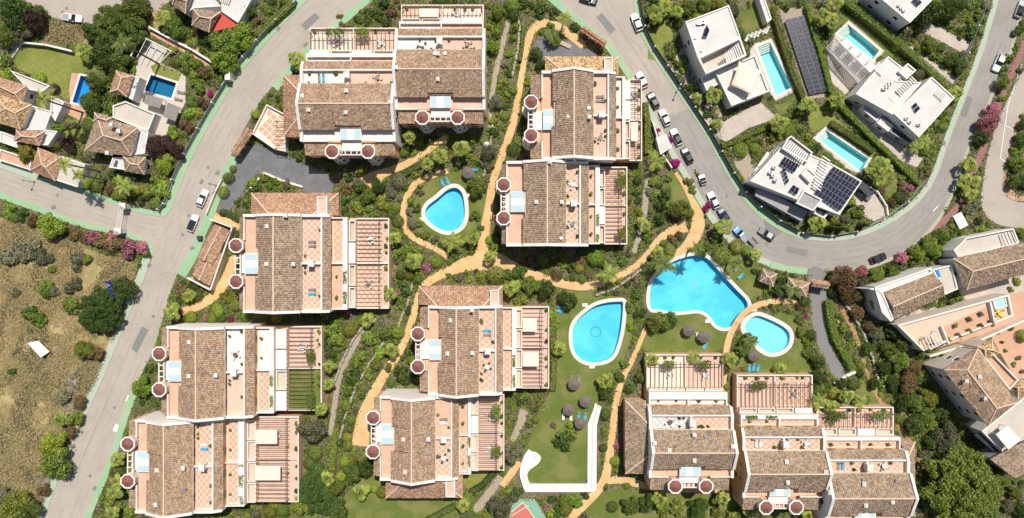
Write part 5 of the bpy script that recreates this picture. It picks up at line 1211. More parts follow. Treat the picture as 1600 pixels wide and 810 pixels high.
def settle_labels():
    d = {}
    for it in PENDING: d.setdefault(it[0], []).append(it)
    for base, its in d.items():
        its.sort(key=lambda a: a[1])
        for i, it in enumerate(its):
            if len(its) == 1: it[2]['label'] = base
            elif i == 0: it[2]['label'] = base+', nearest to it'
            elif i < 12: it[2]['label'] = base+', '+ORD[i]+' nearest'
            else: it[2]['label'] = base+', outermost'; it[2]['group'] = it[2].get('group') or 'outermost shrubs'
CN = {'l_mid': 'green', 'l_dark': 'dark green', 'l_yellow': 'yellow green', 'l_bright': 'bright green', 'l_olive': 'grey olive', 'l_purple': 'dark purple', 'l_rust': 'russet', 'l_pink': 'pink flowering', 'l_magenta': 'magenta flowering', 'l_palm': 'light', 'l_palmdark': 'dark'}
PLANTED = []     # (u, v, r)
pc = [0]
def plant(u, v, r, shape='shrub', m='l_mid', h=None, name=None, z=0.0, auto=False):
    """u,v,r in photo pixels as seen at crown level"""
    pc[0] += 1; i = pc[0]; rm = r*S; hh = h if h is not None else {'shrub': rm*1.0, 'ball': rm*1.05, 'tree': rm*1.3, 'big': rm*.95, 'leafy': rm*1.1, 'cypress': rm*6}[shape]
    q = P(u, v, hh*.6); t = bpy.data.objects.new({'shrub': 'shrub', 'ball': 'clipped_shrub', 'tree': 'tree', 'big': 'tree', 'leafy': 'leafy_plant', 'cypress': 'cypress'}[shape] if not name else name, None)
    COL.objects.link(t); t.location = (q.x, q.y, z); t.empty_display_size = .3
    tree = shape in ('tree', 'big')
    c = link('crown' if tree else 'foliage', proto(shape, m, i), t); rr = random.Random(i); c.rotation_euler = (0, 0, rr.random()*6.283)
    if shape == 'cypress': c.scale = (hh, hh, hh)
    else: c.scale = (rm*rr.uniform(.92, 1.1), rm*rr.uniform(.92, 1.1), hh)
    s_ = link('trunk' if tree else 'stem', TRUNK if tree else STEM, t); k = rm*.75 if tree else rm*.6; s_.scale = (k, k, hh*(.85 if tree else .8))
    nm = t.name.split('.')[0].replace('_', ' ')
    sz = 'small' if r < 6 else ('large' if r > 12 else 'mid sized')
    cat = 'tree' if tree else ('cypress' if shape == 'cypress' else ('plant' if shape == 'leafy' else 'shrub'))
    t['category'] = cat
    desc = {'ball': 'clipped round', 'leafy': 'big leaved', 'tree': 'leafy', 'big': 'broad dense', 'shrub': 'loose', 'cypress': 'slender'}[shape]
    place_label(t, f'{sz} {CN[m]} {desc} {nm if shape != "ball" else "shrub"}' if shape != 'leafy' else f'{sz} {CN[m]} big leaved plant', u, v, {'tree': 'garden trees', 'big': 'garden trees', 'ball': 'clipped garden shrubs', 'shrub': 'garden shrubs', 'leafy': 'large leaved garden plants', 'cypress': 'cypress trees'}[shape])
    PLANTED.append((u, v, r))
    return t
# ---- palms
def frond_feather(droop, rise):
    V = []; F = []; n = 10; pts = [Vector((t, 0, rise*t-droop*t*t)) for t in [i/n for i in range(n+1)]]
    mb = MB(); mb.tube(pts, [.022*(1-.8*i/n) for i in range(n+1)], 4)
    for i in range(1, n+1):
        p = pts[i]; L = .30*math.sin(math.pi*min(1, .18+.8*i/n))+.05
        for s_ in (-1, 1):
            for dt in (0, .05):
                a = p-Vector((dt, 0, 0)); tip = a+Vector((L*.55, s_*L*.8, -.28*L)); 
                mb.add([a+Vector((-.02, 0, .005)), a+Vector((.03, 0, .005)), tip], [(0, 1, 2)])
    return mb
def frond_fan(droop, rise):
    mb = MB(); e = Vector((.5, 0, rise*.5-droop*.25)); mb.tube([(0,0,0), (.25, 0, rise*.25-droop*.06), e], [.018,.014,.012], 4)
    n = 11
    for i in range(n):
        a = -1.75+3.5*i/(n-1); L = .5*(1-.12*abs(a)); d = Vector((math.cos(a), math.sin(a), -.1-droop*.5)).normalized(); w_ = Vector((-d.y, d.x, 0))*.09
        m_ = e+d*L*.6; mb.add([e, m_-w_+Vector((0,0,.02)), e+d*L+Vector((0,0,-.1*L)), m_+w_], [(0,1,2,3)])
    return mb
def mk(mb, name, m, seed):
    me = bpy.data.meshes.new(name); me.from_pydata([tuple(v) for v in mb.v], [], mb.f); rng = np.random.default_rng(seed)
    ul = me.uv_layers.new(name='UVMap'); r = []
    for p in me.polygons: k = rng.random(); r += [(k, k)]*p.loop_total
    ul.data.foreach_set('uv', np.array(r, np.float32).ravel()); me.materials.append(MATS[m]); return me
FR = {}
for m in ('l_palm', 'l_palmdark'):
    FR['feather', m] = [mk(frond_feather(d, r_), 'frond', m, i) for i, (d, r_) in enumerate([(.35, .7), (.5, .5), (.65, .32)])]
    FR['fan', m] = [mk(frond_fan(d, r_), 'frond', m, i+9) for i, (d, r_) in enumerate([(.25, .62), (.4, .38), (.6, .08)])]
mb = MB(); mb.tube([(0,0,-.02),(.0,.0,.03),(.02,.0,.4),(.03,.01,.75),(.0,0,1.0)], [1.35,1.0,.9,.85,.8], 8)
PT_ = bpy.data.meshes.new('trunk'); PT_.from_pydata(mb.v, [], mb.f); PT_.materials.append(MATS['m_palmtrunk'])
def palm(u, v, r, h, kind='fan', m='l_palm', nf=None, tilt=(0, 0)):
    pc[0] += 1; rr = random.Random(pc[0]*7); q = P(u, v, h); rm = r*S*1.12; t = bpy.data.objects.new('palm_tree', None); COL.objects.link(t); t.location = (q.x, q.y, 0)
    tr = link('trunk', PT_, t); k = .2 if kind == 'fan' else .24; tr.scale = (k, k, h)
    nf = nf or rr.choice([18, 20, 22])
    for i in range(nf):
        lay = 0 if i < nf*.28 else (1 if i < nf*.66 else 2)
        f = link('frond', FR[kind, m][lay], t, (0, 0, h-.05)); a = i*2.39996+rr.uniform(-.35, .35)
        s_ = rm*rr.uniform(.72, 1.12)*(.55, .84, 1.03)[lay]; f.scale = (s_, s_, s_); f.rotation_euler = (rr.uniform(-.3, .3), rr.uniform(-.2, .28), a)
    t['category'] = 'palm'
    sz = 'tall' if h > 8.5 else ('low' if h < 3.2 else 'mid height')
    place_label(t, f'{sz} {CN[m]} green {"fan" if kind == "fan" else "feather"} palm', u, v, 'garden palms'); PLANTED.append((u, v, r*.8))
for a in [(687,242,14,6.5),(720,230,14,6.5),(668,256,11,5.5),(740,373,12,4.5),(615,372,12,4),(513,573,11,4),(513,601,10,4),(502,641,11,4.5),(511,747,12,4),(564,770,14,4.5),(267,488,14,4.5),(294,462,11,3),(92,656,14,3),(181,718,13,4),(176,771,13,5),(181,753,11,4),(174,803,12,4),
          (645,408,14,4.5),(610,461,12,4),(612,547,12,4),(798,451,12,4.5),(875,546,12,4),(805,447,11,4),(1020,562,12,4),(1142,563,14,5),(1085,560,13,4,'feather'),(1132,355,15,5),(1182,398,11,4),(1117,148,15,4),(1120,193,9,2.5),(1300,32,13,5),(1307,6,13,5),(1290,25,12,5),(1265,163,14,4.5),(1310,155,14,4.5),(1220,192,14,4),
          (1280,347,17,4.5),(1378,258,15,6),(1368,268,13,5.5),(1388,268,13,5.5),(1376,280,12,5),(1497,145,13,4),(1517,257,15,4),(1512,282,13,3.5),(1524,285,12,3.5),(1518,303,12,3),(130,78,14,3.5),(252,28,14,4),(463,92,15,4),(1033,780,14,4.5),(1131,780,14,5),(1174,801,11,4),(1263,806,11,5),(1326,621,12,5),(1300,636,13,5),(1375,476,13,5),(1028,395,12,3.5),(1007,352,12,3.5),(573,500,12,3),(947,596,13,3.5),(1220,577,11,2.5),(1025,20,14,4),(1040,10,13,4),(1060,18,10,4),(1090,152,8,2),(765,400,11,4),(639,215,11,5),(1142,573,9,4),(725,790,12,4)]:
    palm(*a)
for a in [(707,378,16,4,'feather'),(1037,413,20,6.5,'feather','l_palmdark'),(882,28,13,6,'feather'),(67,155,17,15,'feather'),(100,256,13,14,'feather'),(121,273,11,12,'feather'),(192,292,16,6,'feather'),(1027,252,17,4,'feather'),(952,428,17,6,'feather'),(862,54,13,3,'feather','l_palmdark'),(1240,452,15,4,'feather','l_palmdark'),(190,68,15,17,'feather','l_palmdark'),(1090,391,13,9,'feather','l_palmdark'),(1150,412,12,7,'feather','l_palmdark'),(1172,534,13,4,'feather','l_palmdark'),(1445,222,14,3,'feather'),(1432,232,12,3,'feather'),(1300,655,12,4,'feather','l_palmdark'),(1280,628,14,5,'feather'),(1345,628,13,4,'feather')]:
    palm(*a)
# ---- named trees and shrubs: (u, v, r, shape, leaf)
TREES = [(182,42,44,'big','l_mid'),(208,18,26,'tree','l_mid'),(165,86,24,'tree','l_dark'),(186,98,20,'tree','l_dark'),(143,162,20,'tree','l_dark'),(150,128,17,'tree','l_dark'),
 (24,22,28,'tree','l_dark'),(52,32,20,'tree','l_purple'),(10,58,20,'tree','l_mid'),(38,52,17,'tree','l_olive'),(4,112,13,'shrub','l_bright'),(62,22,14,'tree','l_dark'),(60,122,11,'ball','l_bright'),(84,140,9,'ball','l_purple'),(142,50,16,'tree','l_dark'),(100,270,9,'shrub','l_mid'),
 (222,8,16,'tree','l_dark'),(272,46,18,'tree','l_mid'),(292,54,11,'tree','l_mid'),(350,68,26,'tree','l_mid'),(378,56,22,'tree','l_bright'),(352,92,24,'tree','l_bright'),(335,60,16,'tree','l_dark'),(388,14,13,'tree','l_dark'),(300,66,9,'ball','l_mid'),(318,64,8,'ball','l_dark'),
 (290,92,14,'shrub','l_mid'),(304,100,13,'shrub','l_bright'),(318,112,15,'shrub','l_rust'),(302,122,14,'shrub','l_mid'),(330,118,12,'shrub','l_mid'),(327,147,7,'shrub','l_magenta'),(312,138,12,'shrub','l_mid'),(316,160,13,'shrub','l_rust'),(300,158,11,'shrub','l_mid'),(294,176,12,'shrub','l_bright'),(310,176,10,'shrub','l_yellow'),(290,196,14,'shrub','l_rust'),(270,205,12,'shrub','l_bright'),(302,196,8,'shrub','l_mid'),
 (245,232,20,'tree','l_purple'),(262,226,15,'tree','l_purple'),(280,238,13,'tree','l_purple'),(272,212,10,'shrub','l_bright'),(258,257,17,'tree','l_bright'),(276,258,8,'shrub','l_mid'),(238,302,17,'shrub','l_mid'),(252,296,16,'shrub','l_bright'),(226,300,13,'shrub','l_yellow'),(258,280,12,'shrub','l_mid'),(222,312,12,'shrub','l_dark'),
 (42,238,17,'tree','l_yellow'),(88,226,9,'ball','l_mid'),(104,222,13,'tree','l_purple'),(112,232,9,'tree','l_purple'),(88,198,12,'shrub','l_mid'),(104,196,8,'shrub','l_olive'),(118,196,8,'shrub','l_olive'),(78,194,8,'leafy','l_bright'),(128,216,10,'shrub','l_dark'),
 (133,286,9,'ball','l_bright'),(146,291,9,'ball','l_mid'),(154,278,9,'shrub','l_mid'),(170,296,12,'shrub','l_rust'),(180,306,10,'shrub','l_mid'),(205,298,14,'shrub','l_yellow'),(190,312,10,'shrub','l_mid'),
 (155,485,42,'big','l_dark'),(196,452,21,'tree','l_dark'),(132,548,17,'tree','l_bright'),(150,553,14,'tree','l_rust'),(176,500,18,'tree','l_dark'),(108,478,17,'shrub','l_mid'),(50,494,20,'shrub','l_mid'),(60,500,13,'shrub','l_bright'),(68,452,16,'shrub','l_mid'),(80,456,12,'shrub','l_olive'),(110,448,17,'shrub','l_olive'),(122,410,17,'shrub','l_olive'),(132,406,12,'shrub','l_mid'),(12,400,18,'shrub','l_olive'),(48,388,18,'shrub','l_olive'),(22,458,9,'shrub','l_olive'),(18,582,8,'shrub','l_dark'),(80,420,9,'shrub','l_mid'),(30,395,19,'shrub','l_olive'),(66,400,17,'shrub','l_olive'),
 (85,694,24,'tree','l_bright'),(88,722,26,'tree','l_mid'),(68,766,11,'tree','l_rust'),(118,655,14,'tree','l_mid'),(112,676,11,'tree','l_rust'),(125,630,12,'tree','l_rust'),(20,790,26,'tree','l_mid'),(48,800,20,'tree','l_dark'),(8,775,18,'tree','l_olive'),(98,622,16,'shrub','l_olive'),
 (12,330,14,'shrub','l_bright'),(34,336,12,'shrub','l_dark'),(52,346,13,'shrub','l_rust'),(78,352,21,'tree','l_bright'),(96,362,12,'shrub','l_mid'),(112,366,13,'shrub','l_rust'),(130,370,10,'shrub','l_rust'),(142,370,17,'shrub','l_pink'),(162,379,19,'shrub','l_rust'),(182,386,18,'shrub','l_rust'),(202,388,21,'shrub','l_pink'),(219,387,14,'shrub','l_pink'),(172,374,14,'shrub','l_pink'),(226,394,9,'shrub','l_dark'),
 (222,604,19,'tree','l_bright'),(315,437,12,'ball','l_dark'),(303,448,9,'ball','l_dark'),(280,455,14,'shrub','l_rust'),(270,468,11,'shrub','l_mid'),(308,462,9,'ball','l_dark'),(352,466,11,'shrub','l_yellow'),(298,496,10,'ball','l_bright'),(340,485,10,'ball','l_bright'),(331,498,8,'ball','l_bright'),(346,498,7,'ball','l_mid'),(358,500,6,'shrub','l_magenta'),(320,498,7,'shrub','l_pink'),(255,515,9,'shrub','l_mid'),
 (357,278,9,'ball','l_mid'),(349,300,9,'ball','l_mid'),(364,264,6,'ball','l_mid'),(348,332,6,'ball','l_dark'),(357,334,6,'ball','l_dark'),(365,338,6,'ball','l_dark'),(372,342,6,'ball','l_dark'),
 (394,284,11,'shrub','l_bright'),(388,300,9,'shrub','l_mid'),(412,276,10,'shrub','l_mid'),(430,282,9,'shrub','l_bright'),(448,288,9,'shrub','l_olive'),(456,296,7,'shrub','l_mid'),(420,290,8,'leafy','l_bright'),
 (575,30,11,'shrub','l_dark'),(578,18,10,'shrub','l_dark'),(592,22,10,'shrub','l_dark'),(610,16,12,'shrub','l_rust'),(560,28,9,'shrub','l_mid'),(604,35,9,'shrub','l_dark'),(533,42,9,'shrub','l_rust'),(520,60,8,'shrub','l_mid'),(508,70,9,'shrub','l_bright'),(500,62,7,'shrub','l_mid'),(530,25,6,'shrub','l_yellow'),
 (536,318,17,'shrub','l_dark'),(558,322,13,'shrub','l_bright'),(574,308,13,'tree','l_mid'),(580,330,13,'shrub','l_mid'),(600,316,14,'shrub','l_yellow'),(590,290,13,'tree','l_dark'),(610,302,12,'shrub','l_olive'),(612,334,9,'ball','l_mid'),(622,346,9,'ball','l_mid'),(545,340,10,'shrub','l_mid'),(637,390,12,'shrub','l_mid'),(655,398,13,'shrub','l_mid'),(600,400,10,'shrub','l_dark'),
 (745,293,17,'tree','l_mid'),(762,240,14,'tree','l_olive'),(760,258,12,'shrub','l_olive'),(758,225,10,'shrub','l_mid'),(771,190,9,'shrub','l_yellow'),(772,206,10,'shrub','l_dark'),(655,300,8,'shrub','l_olive'),(650,325,8,'shrub','l_dark'),(656,350,8,'shrub','l_mid'),(665,368,9,'shrub','l_mid'),(680,374,8,'shrub','l_olive'),(742,340,10,'shrub','l_dark'),(750,355,8,'shrub','l_mid'),(745,365,7,'ball','l_mid'),(765,375,7,'ball','l_bright'),(630,240,6,'ball','l_bright'),(634,238,7,'ball','l_mid'),
 (495,535,20,'shrub','l_dark'),(522,525,20,'shrub','l_mid'),(515,548,14,'shrub','l_dark'),(538,540,10,'shrub','l_mid'),(575,530,16,'shrub','l_mid'),(560,560,15,'shrub','l_mid'),(590,552,13,'shrub','l_bright'),(600,520,14,'shrub','l_mid'),(585,570,13,'shrub','l_yellow'),(575,585,12,'shrub','l_mid'),(550,590,14,'shrub','l_dark'),(605,575,9,'shrub','l_mid'),(632,585,19,'shrub','l_dark'),(560,505,12,'shrub','l_mid'),
 (487,672,25,'tree','l_olive'),(492,708,12,'ball','l_mid'),(484,724,11,'ball','l_dark'),(500,724,8,'shrub','l_olive'),(540,634,9,'ball','l_bright'),(549,658,7,'ball','l_mid'),(546,671,6,'ball','l_mid'),(543,684,7,'ball','l_yellow'),(543,697,8,'ball','l_bright'),(538,722,9,'ball','l_bright'),(533,744,9,'ball','l_bright'),(553,706,8,'shrub','l_mid'),(534,658,6,'ball','l_dark'),(552,740,17,'tree','l_dark'),(568,732,17,'tree','l_dark'),
 (495,775,36,'big','l_dark'),(520,762,20,'tree','l_mid'),(470,790,18,'tree','l_mid'),(528,795,18,'tree','l_dark'),(430,787,10,'ball','l_yellow'),(421,800,10,'ball','l_yellow'),(441,798,10,'ball','l_bright'),(585,764,7,'ball','l_bright'),(596,770,9,'ball','l_yellow'),(632,768,10,'tree','l_dark'),(505,510,10,'leafy','l_mid'),
 (730,782,15,'tree','l_bright'),(780,790,22,'tree','l_olive'),(800,705,19,'tree','l_olive'),(640,430,8,'ball','l_yellow'),(652,436,7,'ball','l_mid'),(626,430,8,'ball','l_dark'),(622,520,10,'ball','l_bright'),(735,437,8,'shrub','l_bright'),(775,430,15,'ball','l_mid'),(800,428,14,'shrub','l_dark'),(752,440,9,'shrub','l_mid'),(716,436,9,'shrub','l_olive'),(700,430,6,'leafy','l_mid'),
 (815,470,15,'shrub','l_mid'),(832,445,17,'tree','l_mid'),(852,452,18,'tree','l_dark'),(885,468,17,'tree','l_dark'),(870,430,9,'ball','l_rust'),(905,420,7,'ball','l_yellow'),(857,490,14,'shrub','l_bright'),(860,520,12,'shrub','l_mid'),(870,505,9,'shrub','l_bright'),(815,425,12,'leafy','l_dark'),
 (985,480,10,'shrub','l_mid'),(995,460,12,'shrub','l_mid'),(1000,490,11,'shrub','l_dark'),(988,510,9,'shrub','l_bright'),(975,570,10,'shrub','l_mid'),(968,590,11,'shrub','l_dark'),(945,612,13,'tree','l_dark'),(946,648,9,'ball','l_dark'),(946,675,9,'shrub','l_mid'),(943,700,7,'ball','l_dark'),(1000,590,11,'leafy','l_dark'),(985,608,11,'leafy','l_dark'),
 (1030,504,19,'tree','l_mid'),(1048,500,13,'tree','l_dark'),(1015,508,9,'shrub','l_mid'),(880,685,15,'leafy','l_dark'),(892,680,12,'leafy','l_mid'),(870,692,10,'leafy','l_dark'),(884,698,11,'leafy','l_dark'),(866,665,7,'shrub','l_olive'),(890,664,8,'leafy','l_bright'),
 (1060,328,20,'tree','l_mid'),(1040,302,13,'leafy','l_dark'),(1034,320,13,'leafy','l_dark'),(1030,342,13,'leafy','l_dark'),(1045,278,8,'leafy','l_mid'),(1076,283,9,'shrub','l_rust'),(1084,296,8,'shrub','l_mid'),(1047,217,9,'shrub','l_magenta'),(1055,254,10,'shrub','l_magenta'),(1106,323,9,'shrub','l_magenta'),(1028,205,6,'shrub','l_magenta'),(1000,330,9,'shrub','l_mid'),(1015,300,9,'shrub','l_olive'),
 (1050,372,8,'shrub','l_rust'),(1062,368,8,'shrub','l_rust'),(1100,382,12,'shrub','l_mid'),(1095,395,10,'shrub','l_dark'),(1128,400,14,'ball','l_mid'),(1152,385,11,'ball','l_yellow'),(1115,372,11,'shrub','l_mid'),(1168,392,9,'ball','l_bright'),(1216,455,12,'tree','l_dark'),(1222,440,10,'tree','l_dark'),(1180,425,7,'shrub','l_dark'),
 (1145,15,11,'tree','l_olive'),(1075,12,13,'tree','l_mid'),(1100,8,13,'tree','l_mid'),(1120,6,11,'tree','l_yellow'),(1060,35,10,'tree','l_dark'),(1025,40,9,'tree','l_dark'),(1050,85,9,'leafy','l_mid'),(1060,100,9,'leafy','l_mid'),(1078,135,9,'leafy','l_dark'),(1088,165,9,'leafy','l_dark'),(1105,178,8,'leafy','l_dark'),(1157,235,12,'ball','l_bright'),(1177,242,5,'shrub','l_olive'),(1188,222,6,'shrub','l_dark'),
 (1448,20,26,'tree','l_dark'),(1425,22,14,'tree','l_dark'),(1480,15,18,'tree','l_dark'),(1520,50,14,'shrub','l_dark'),(1432,42,12,'tree','l_mid'),(1452,70,13,'tree','l_bright'),(1470,75,10,'shrub','l_mid'),(1485,92,13,'tree','l_dark'),(1500,105,13,'tree','l_dark'),(1508,88,10,'shrub','l_olive'),(1437,115,9,'ball','l_olive'),(1415,60,8,'shrub','l_olive'),
 (1545,190,19,'tree','l_pink'),(1550,172,13,'tree','l_pink'),(1540,205,15,'tree','l_pink'),(1534,215,14,'tree','l_dark'),(1570,110,10,'shrub','l_dark'),(1575,90,12,'shrub','l_mid'),(1565,130,13,'tree','l_mid'),(1590,50,10,'shrub','l_dark'),(1597,40,10,'shrub','l_mid'),(1566,152,8,'shrub','l_bright'),(1596,220,13,'tree','l_dark'),(1590,255,15,'tree','l_mid'),(1585,285,13,'tree','l_dark'),(1605,280,14,'tree','l_dark'),(1598,195,10,'tree','l_dark'),
 (1500,362,10,'shrub','l_mid'),(1540,360,10,'shrub','l_bright'),(1470,370,14,'tree','l_mid'),(1450,382,15,'tree','l_mid'),(1432,396,14,'tree','l_bright'),(1490,374,10,'shrub','l_dark'),(1408,404,12,'tree','l_pink'),(1460,392,13,'tree','l_bright'),(1530,345,8,'leafy','l_dark'),(1508,348,7,'shrub','l_olive'),
 (1318,438,26,'tree','l_rust'),(1345,425,12,'tree','l_pink'),(1350,440,10,'tree','l_olive'),(1330,462,18,'tree','l_rust'),(1368,432,15,'tree','l_mid'),(1395,428,12,'tree','l_mid'),(1352,464,9,'ball','l_mid'),(1378,440,9,'tree','l_olive'),(1340,490,13,'tree','l_rust'),(1360,508,13,'tree','l_rust'),(1370,525,13,'tree','l_olive'),(1380,500,8,'shrub','l_mid'),(1395,515,16,'tree','l_dark'),(1410,535,18,'tree','l_dark'),(1390,545,15,'tree','l_mid'),(1355,545,12,'tree','l_dark'),(1405,565,18,'tree','l_mid'),(1425,575,15,'tree','l_rust'),(1440,590,13,'tree','l_mid'),(1418,600,18,'tree','l_rust'),(1450,622,17,'tree','l_yellow'),(1430,628,16,'tree','l_mid'),(1410,630,15,'tree','l_dark'),(1395,600,13,'tree','l_dark'),(1380,575,13,'tree','l_dark'),(1445,650,15,'tree','l_mid'),(1470,645,14,'tree','l_dark'),(1475,680,22,'tree','l_olive'),(1430,665,16,'tree','l_dark'),(1455,690,14,'tree','l_dark'),(1490,700,10,'shrub','l_mid'),(1365,600,10,'tree','l_dark'),
 (1508,768,66,'big','l_mid'),(1460,790,18,'tree','l_dark'),(1450,745,14,'tree','l_dark'),(1560,735,12,'tree','l_bright'),(1585,770,12,'tree','l_mid'),(1575,790,12,'tree','l_olive'),(1595,800,14,'tree','l_dark'),
 (1278,565,13,'tree','l_dark'),(1262,555,10,'shrub','l_mid'),(1252,520,11,'shrub','l_mid'),(1262,535,10,'shrub','l_bright'),(1250,500,8,'shrub','l_mid'),(1260,495,5,'shrub','l_magenta'),(1278,590,14,'tree','l_dark'),(1250,592,11,'shrub','l_dark'),(1257,485,7,'shrub','l_rust'),(1248,478,7,'shrub','l_rust'),(1232,487,5,'shrub','l_rust'),(1326,523,6,'ball','l_dark'),(1328,531,5,'ball','l_dark'),(1345,573,7,'ball','l_yellow'),(1305,530,10,'shrub','l_bright'),(1313,495,7,'shrub','l_mid'),
 (1170,530,14,'tree','l_dark'),(1160,545,13,'tree','l_mid'),(1125,560,10,'shrub','l_olive'),(1205,600,9,'shrub','l_mid'),(1240,640,7,'shrub','l_mid'),(1265,625,11,'tree','l_mid'),(1290,640,12,'tree','l_bright'),(1315,600,10,'tree','l_dark'),(1345,600,7,'shrub','l_mid'),(1395,680,10,'tree','l_dark'),(1262,655,6,'shrub','l_mid'),(1352,627,12,'shrub','l_mid'),
 (1010,785,17,'tree','l_dark'),(985,790,15,'tree','l_dark'),(1060,795,16,'shrub','l_mid'),(1090,795,18,'tree','l_dark'),(1040,800,14,'shrub','l_mid'),(957,792,9,'ball','l_dark'),(1120,800,12,'shrub','l_mid'),(880,783,12,'tree','l_mid'),(900,782,13,'tree','l_bright'),(884,797,10,'ball','l_yellow'),(862,780,9,'shrub','l_dark'),(915,775,8,'shrub','l_dark'),
 (1272,330,9,'shrub','l_mid'),(1300,338,10,'shrub','l_yellow'),(1560,520,4,'shrub','l_mid'),(1566,535,4,'shrub','l_dark'),(1572,548,4,'shrub','l_mid'),(1580,512,5,'ball','l_dark'),(1598,525,10,'ball','l_mid'),(1592,560,5,'shrub','l_olive'),(1586,570,5,'shrub','l_mid'),(1598,580,5,'shrub','l_rust'),(1552,508,3.5,'shrub','l_mid'),(1484,470,13,'shrub','l_dark'),(1500,462,10,'shrub','l_mid'),(1472,478,9,'shrub','l_mid'),(1590,440,8,'shrub','l_yellow'),(1580,452,6,'shrub','l_mid'),(1342,330,14,'shrub','l_mid'),(1320,340,10,'shrub','l_olive'),(1230,338,7,'leafy','l_mid'),(1243,345,8,'leafy','l_dark'),(1215,334,7,'shrub','l_dark'),(1395,315,10,'shrub','l_rust'),(1378,300,8,'shrub','l_rust'),(1410,290,9,'shrub','l_rust'),
 (775,45,11,'shrub','l_mid'),(770,75,12,'tree','l_bright'),(778,20,12,'tree','l_mid'),(790,100,9,'shrub','l_olive'),(785,130,10,'shrub','l_mid'),(775,160,12,'tree','l_olive'),(795,85,8,'shrub','l_bright'),(838,85,11,'tree','l_dark'),(845,100,10,'tree','l_dark'),(825,130,8,'shrub','l_bright'),(820,150,7,'shrub','l_mid'),(865,60,12,'tree','l_mid'),(860,42,9,'shrub','l_mid')]
for t_ in TREES: plant(*t_)
for u, v, r in [(1352,352,3.0),(1318,357,3.0),(1302,356,2.6),(1310,352,2.6),(1330,322,3)]: plant(u, v, r, 'cypress', 'l_dark', 5.5)
# ---- hedges: one leafy body each
def hedge(label, line, wpx, h, m='l_mid', z=0.0, box=True):
    rng = np.random.default_rng(len(label)*7+int(line[0][0])); w_ = wpx*S/2; pts = [P(*a, h*.8)*1 for a in line]
    for p in pts: p.z = z
    L = sum((pts[i+1]-pts[i]).length for i in range(len(pts)-1)); n = int(L*(2*h+2*w_)*42); A = []; N = []
    seg = [(pts[i], pts[i+1], (pts[i+1]-pts[i]).length) for i in range(len(pts)-1)]; pr = np.array([s_[2] for s_ in seg]); pr /= pr.sum()
    for k, cnt in enumerate(rng.multinomial(n, pr)):
        a, b, l = seg[k]; e = (b-a)/l; f = np.array((-e.y, e.x, 0)); t = rng.random(cnt); s_ = rng.random(cnt)*(2*h+2*w_)
        off = np.where(s_ < h, -w_, np.where(s_ < h+2*w_, s_-h-w_, w_)); zz = np.where(s_ < h, s_, np.where(s_ < h+2*w_, h, 2*h+2*w_-s_))
        p = np.array(a)[None]+np.array(b-a)[None]*t[:, None]+f[None]*(off*rng.uniform(.86, 1.06, cnt))[:, None]; wob = .10*np.sin(t*l*1.7+k)+.06*np.sin(t*l*4.1)
        p[:, 2] = z+(zz*rng.uniform(.88, 1.05, cnt))+np.where(zz > h*.9, wob, 0)
        no = np.where((zz >= h*.99)[:, None], np.array((0, 0, 1.))[None], f[None]*np.sign(off)[:, None]); A.append(p); N.append(no)
    A = np.concatenate(A); N = np.concatenate(N)+rng.normal(size=A.shape)*.5; N /= np.linalg.norm(N, axis=1)[:, None]
    c = sum(pts, Vector())/len(pts); A -= np.array((c.x, c.y, 0))[None]
    me = quad_mesh('foliage', quads(A, N, .15, rng), m, rng); t = thing('hedge', label, 'hedge', (c.x, c.y, 0)); link('foliage', me, t)
    mb = MB()
    for a, b, l in seg:
        mb.bar(a+Vector((0,0,h*.4)), b+Vector((0,0,h*.4)), w_*1.2, h*.8)
    mb.build('branches', 'm_soil', t); keep(strip(line, wpx/2))
hedge('wide clipped hedge between the canopy villa pool and the top edge villa', [(1322,2),(1355,28),(1395,60),(1440,98),(1490,142)], 11, 2.4)
hedge('hedge right of the solar panel field running on past the canopy villa', [(1262,8),(1272,50),(1285,90),(1298,140),(1320,172),(1360,212),(1400,250),(1438,288)], 8, 1.8, 'l_bright')
hedge('dark narrow hedge left of the solar panel field', [(1208,18),(1222,65),(1240,120),(1258,158)], 7, 1.8, 'l_mid')
hedge('low hedge curving above the gravel plot of the solar roofed villa', [(1128,228),(1160,216),(1200,197),(1232,180),(1268,172)], 8, 1.4, 'l_bright')
hedge('hedge beside the turquoise pool of the solar roofed villa', [(1298,192),(1330,212),(1366,238)], 9, 1.6, 'l_mid')
hedge('thick leafy hedge along the right side of the grey driveway', [(1294,470),(1298,500),(1306,530),(1322,558),(1333,578)], 11, 1.8, 'l_bright')
hedge('long dark green hedge strip between the gravel steps and clipped balls', [(527,668),(521,695),(518,735)], 11, 1.2, 'l_bright')
hedge('clipped hedge curving from the middle pergolas to the bottom lawn', [(772,738),(755,758),(735,770)], 9, 1.4, 'l_dark')
hedge('clipped hedge along the bottom hipped wing lawn', [(712,790),(690,802),(665,815)], 9, 1.4, 'l_dark')
hedge('narrow hedge beside the orange path left of the upright pair', [(818,40),(816,70),(812,95)], 6, 1.2, 'l_mid')
hedge('dark hedge beside the right pergola strip of the dark roofed pair', [(1008,160),(1012,190),(1012,240)], 9, 1.6, 'l_mid')
hedge('leafy hedge below the upper left twin towers', [(478,248),(500,252),(525,262),(545,262)], 9, 1.4, 'l_dark')
hedge('green hedge strip beside the road left of the left house pair', [(240,560),(248,535),(254,512)], 7, 1.2, 'l_bright')
hedge('hedge dividing the small pool lawn from the shaded orange path', [(628,274),(648,262),(668,252),(690,238)], 9, 1.2, 'l_mid')
hedge('hedge along the road side of the red roofed house plot', [(402,55),(430,30),(458,4)], 10, 1.6, 'l_bright')
hedge('hedge beside the teardrop pool pergola terraces', [(862,480),(864,510),(866,560),(864,610)], 9, 1.4, 'l_mid')
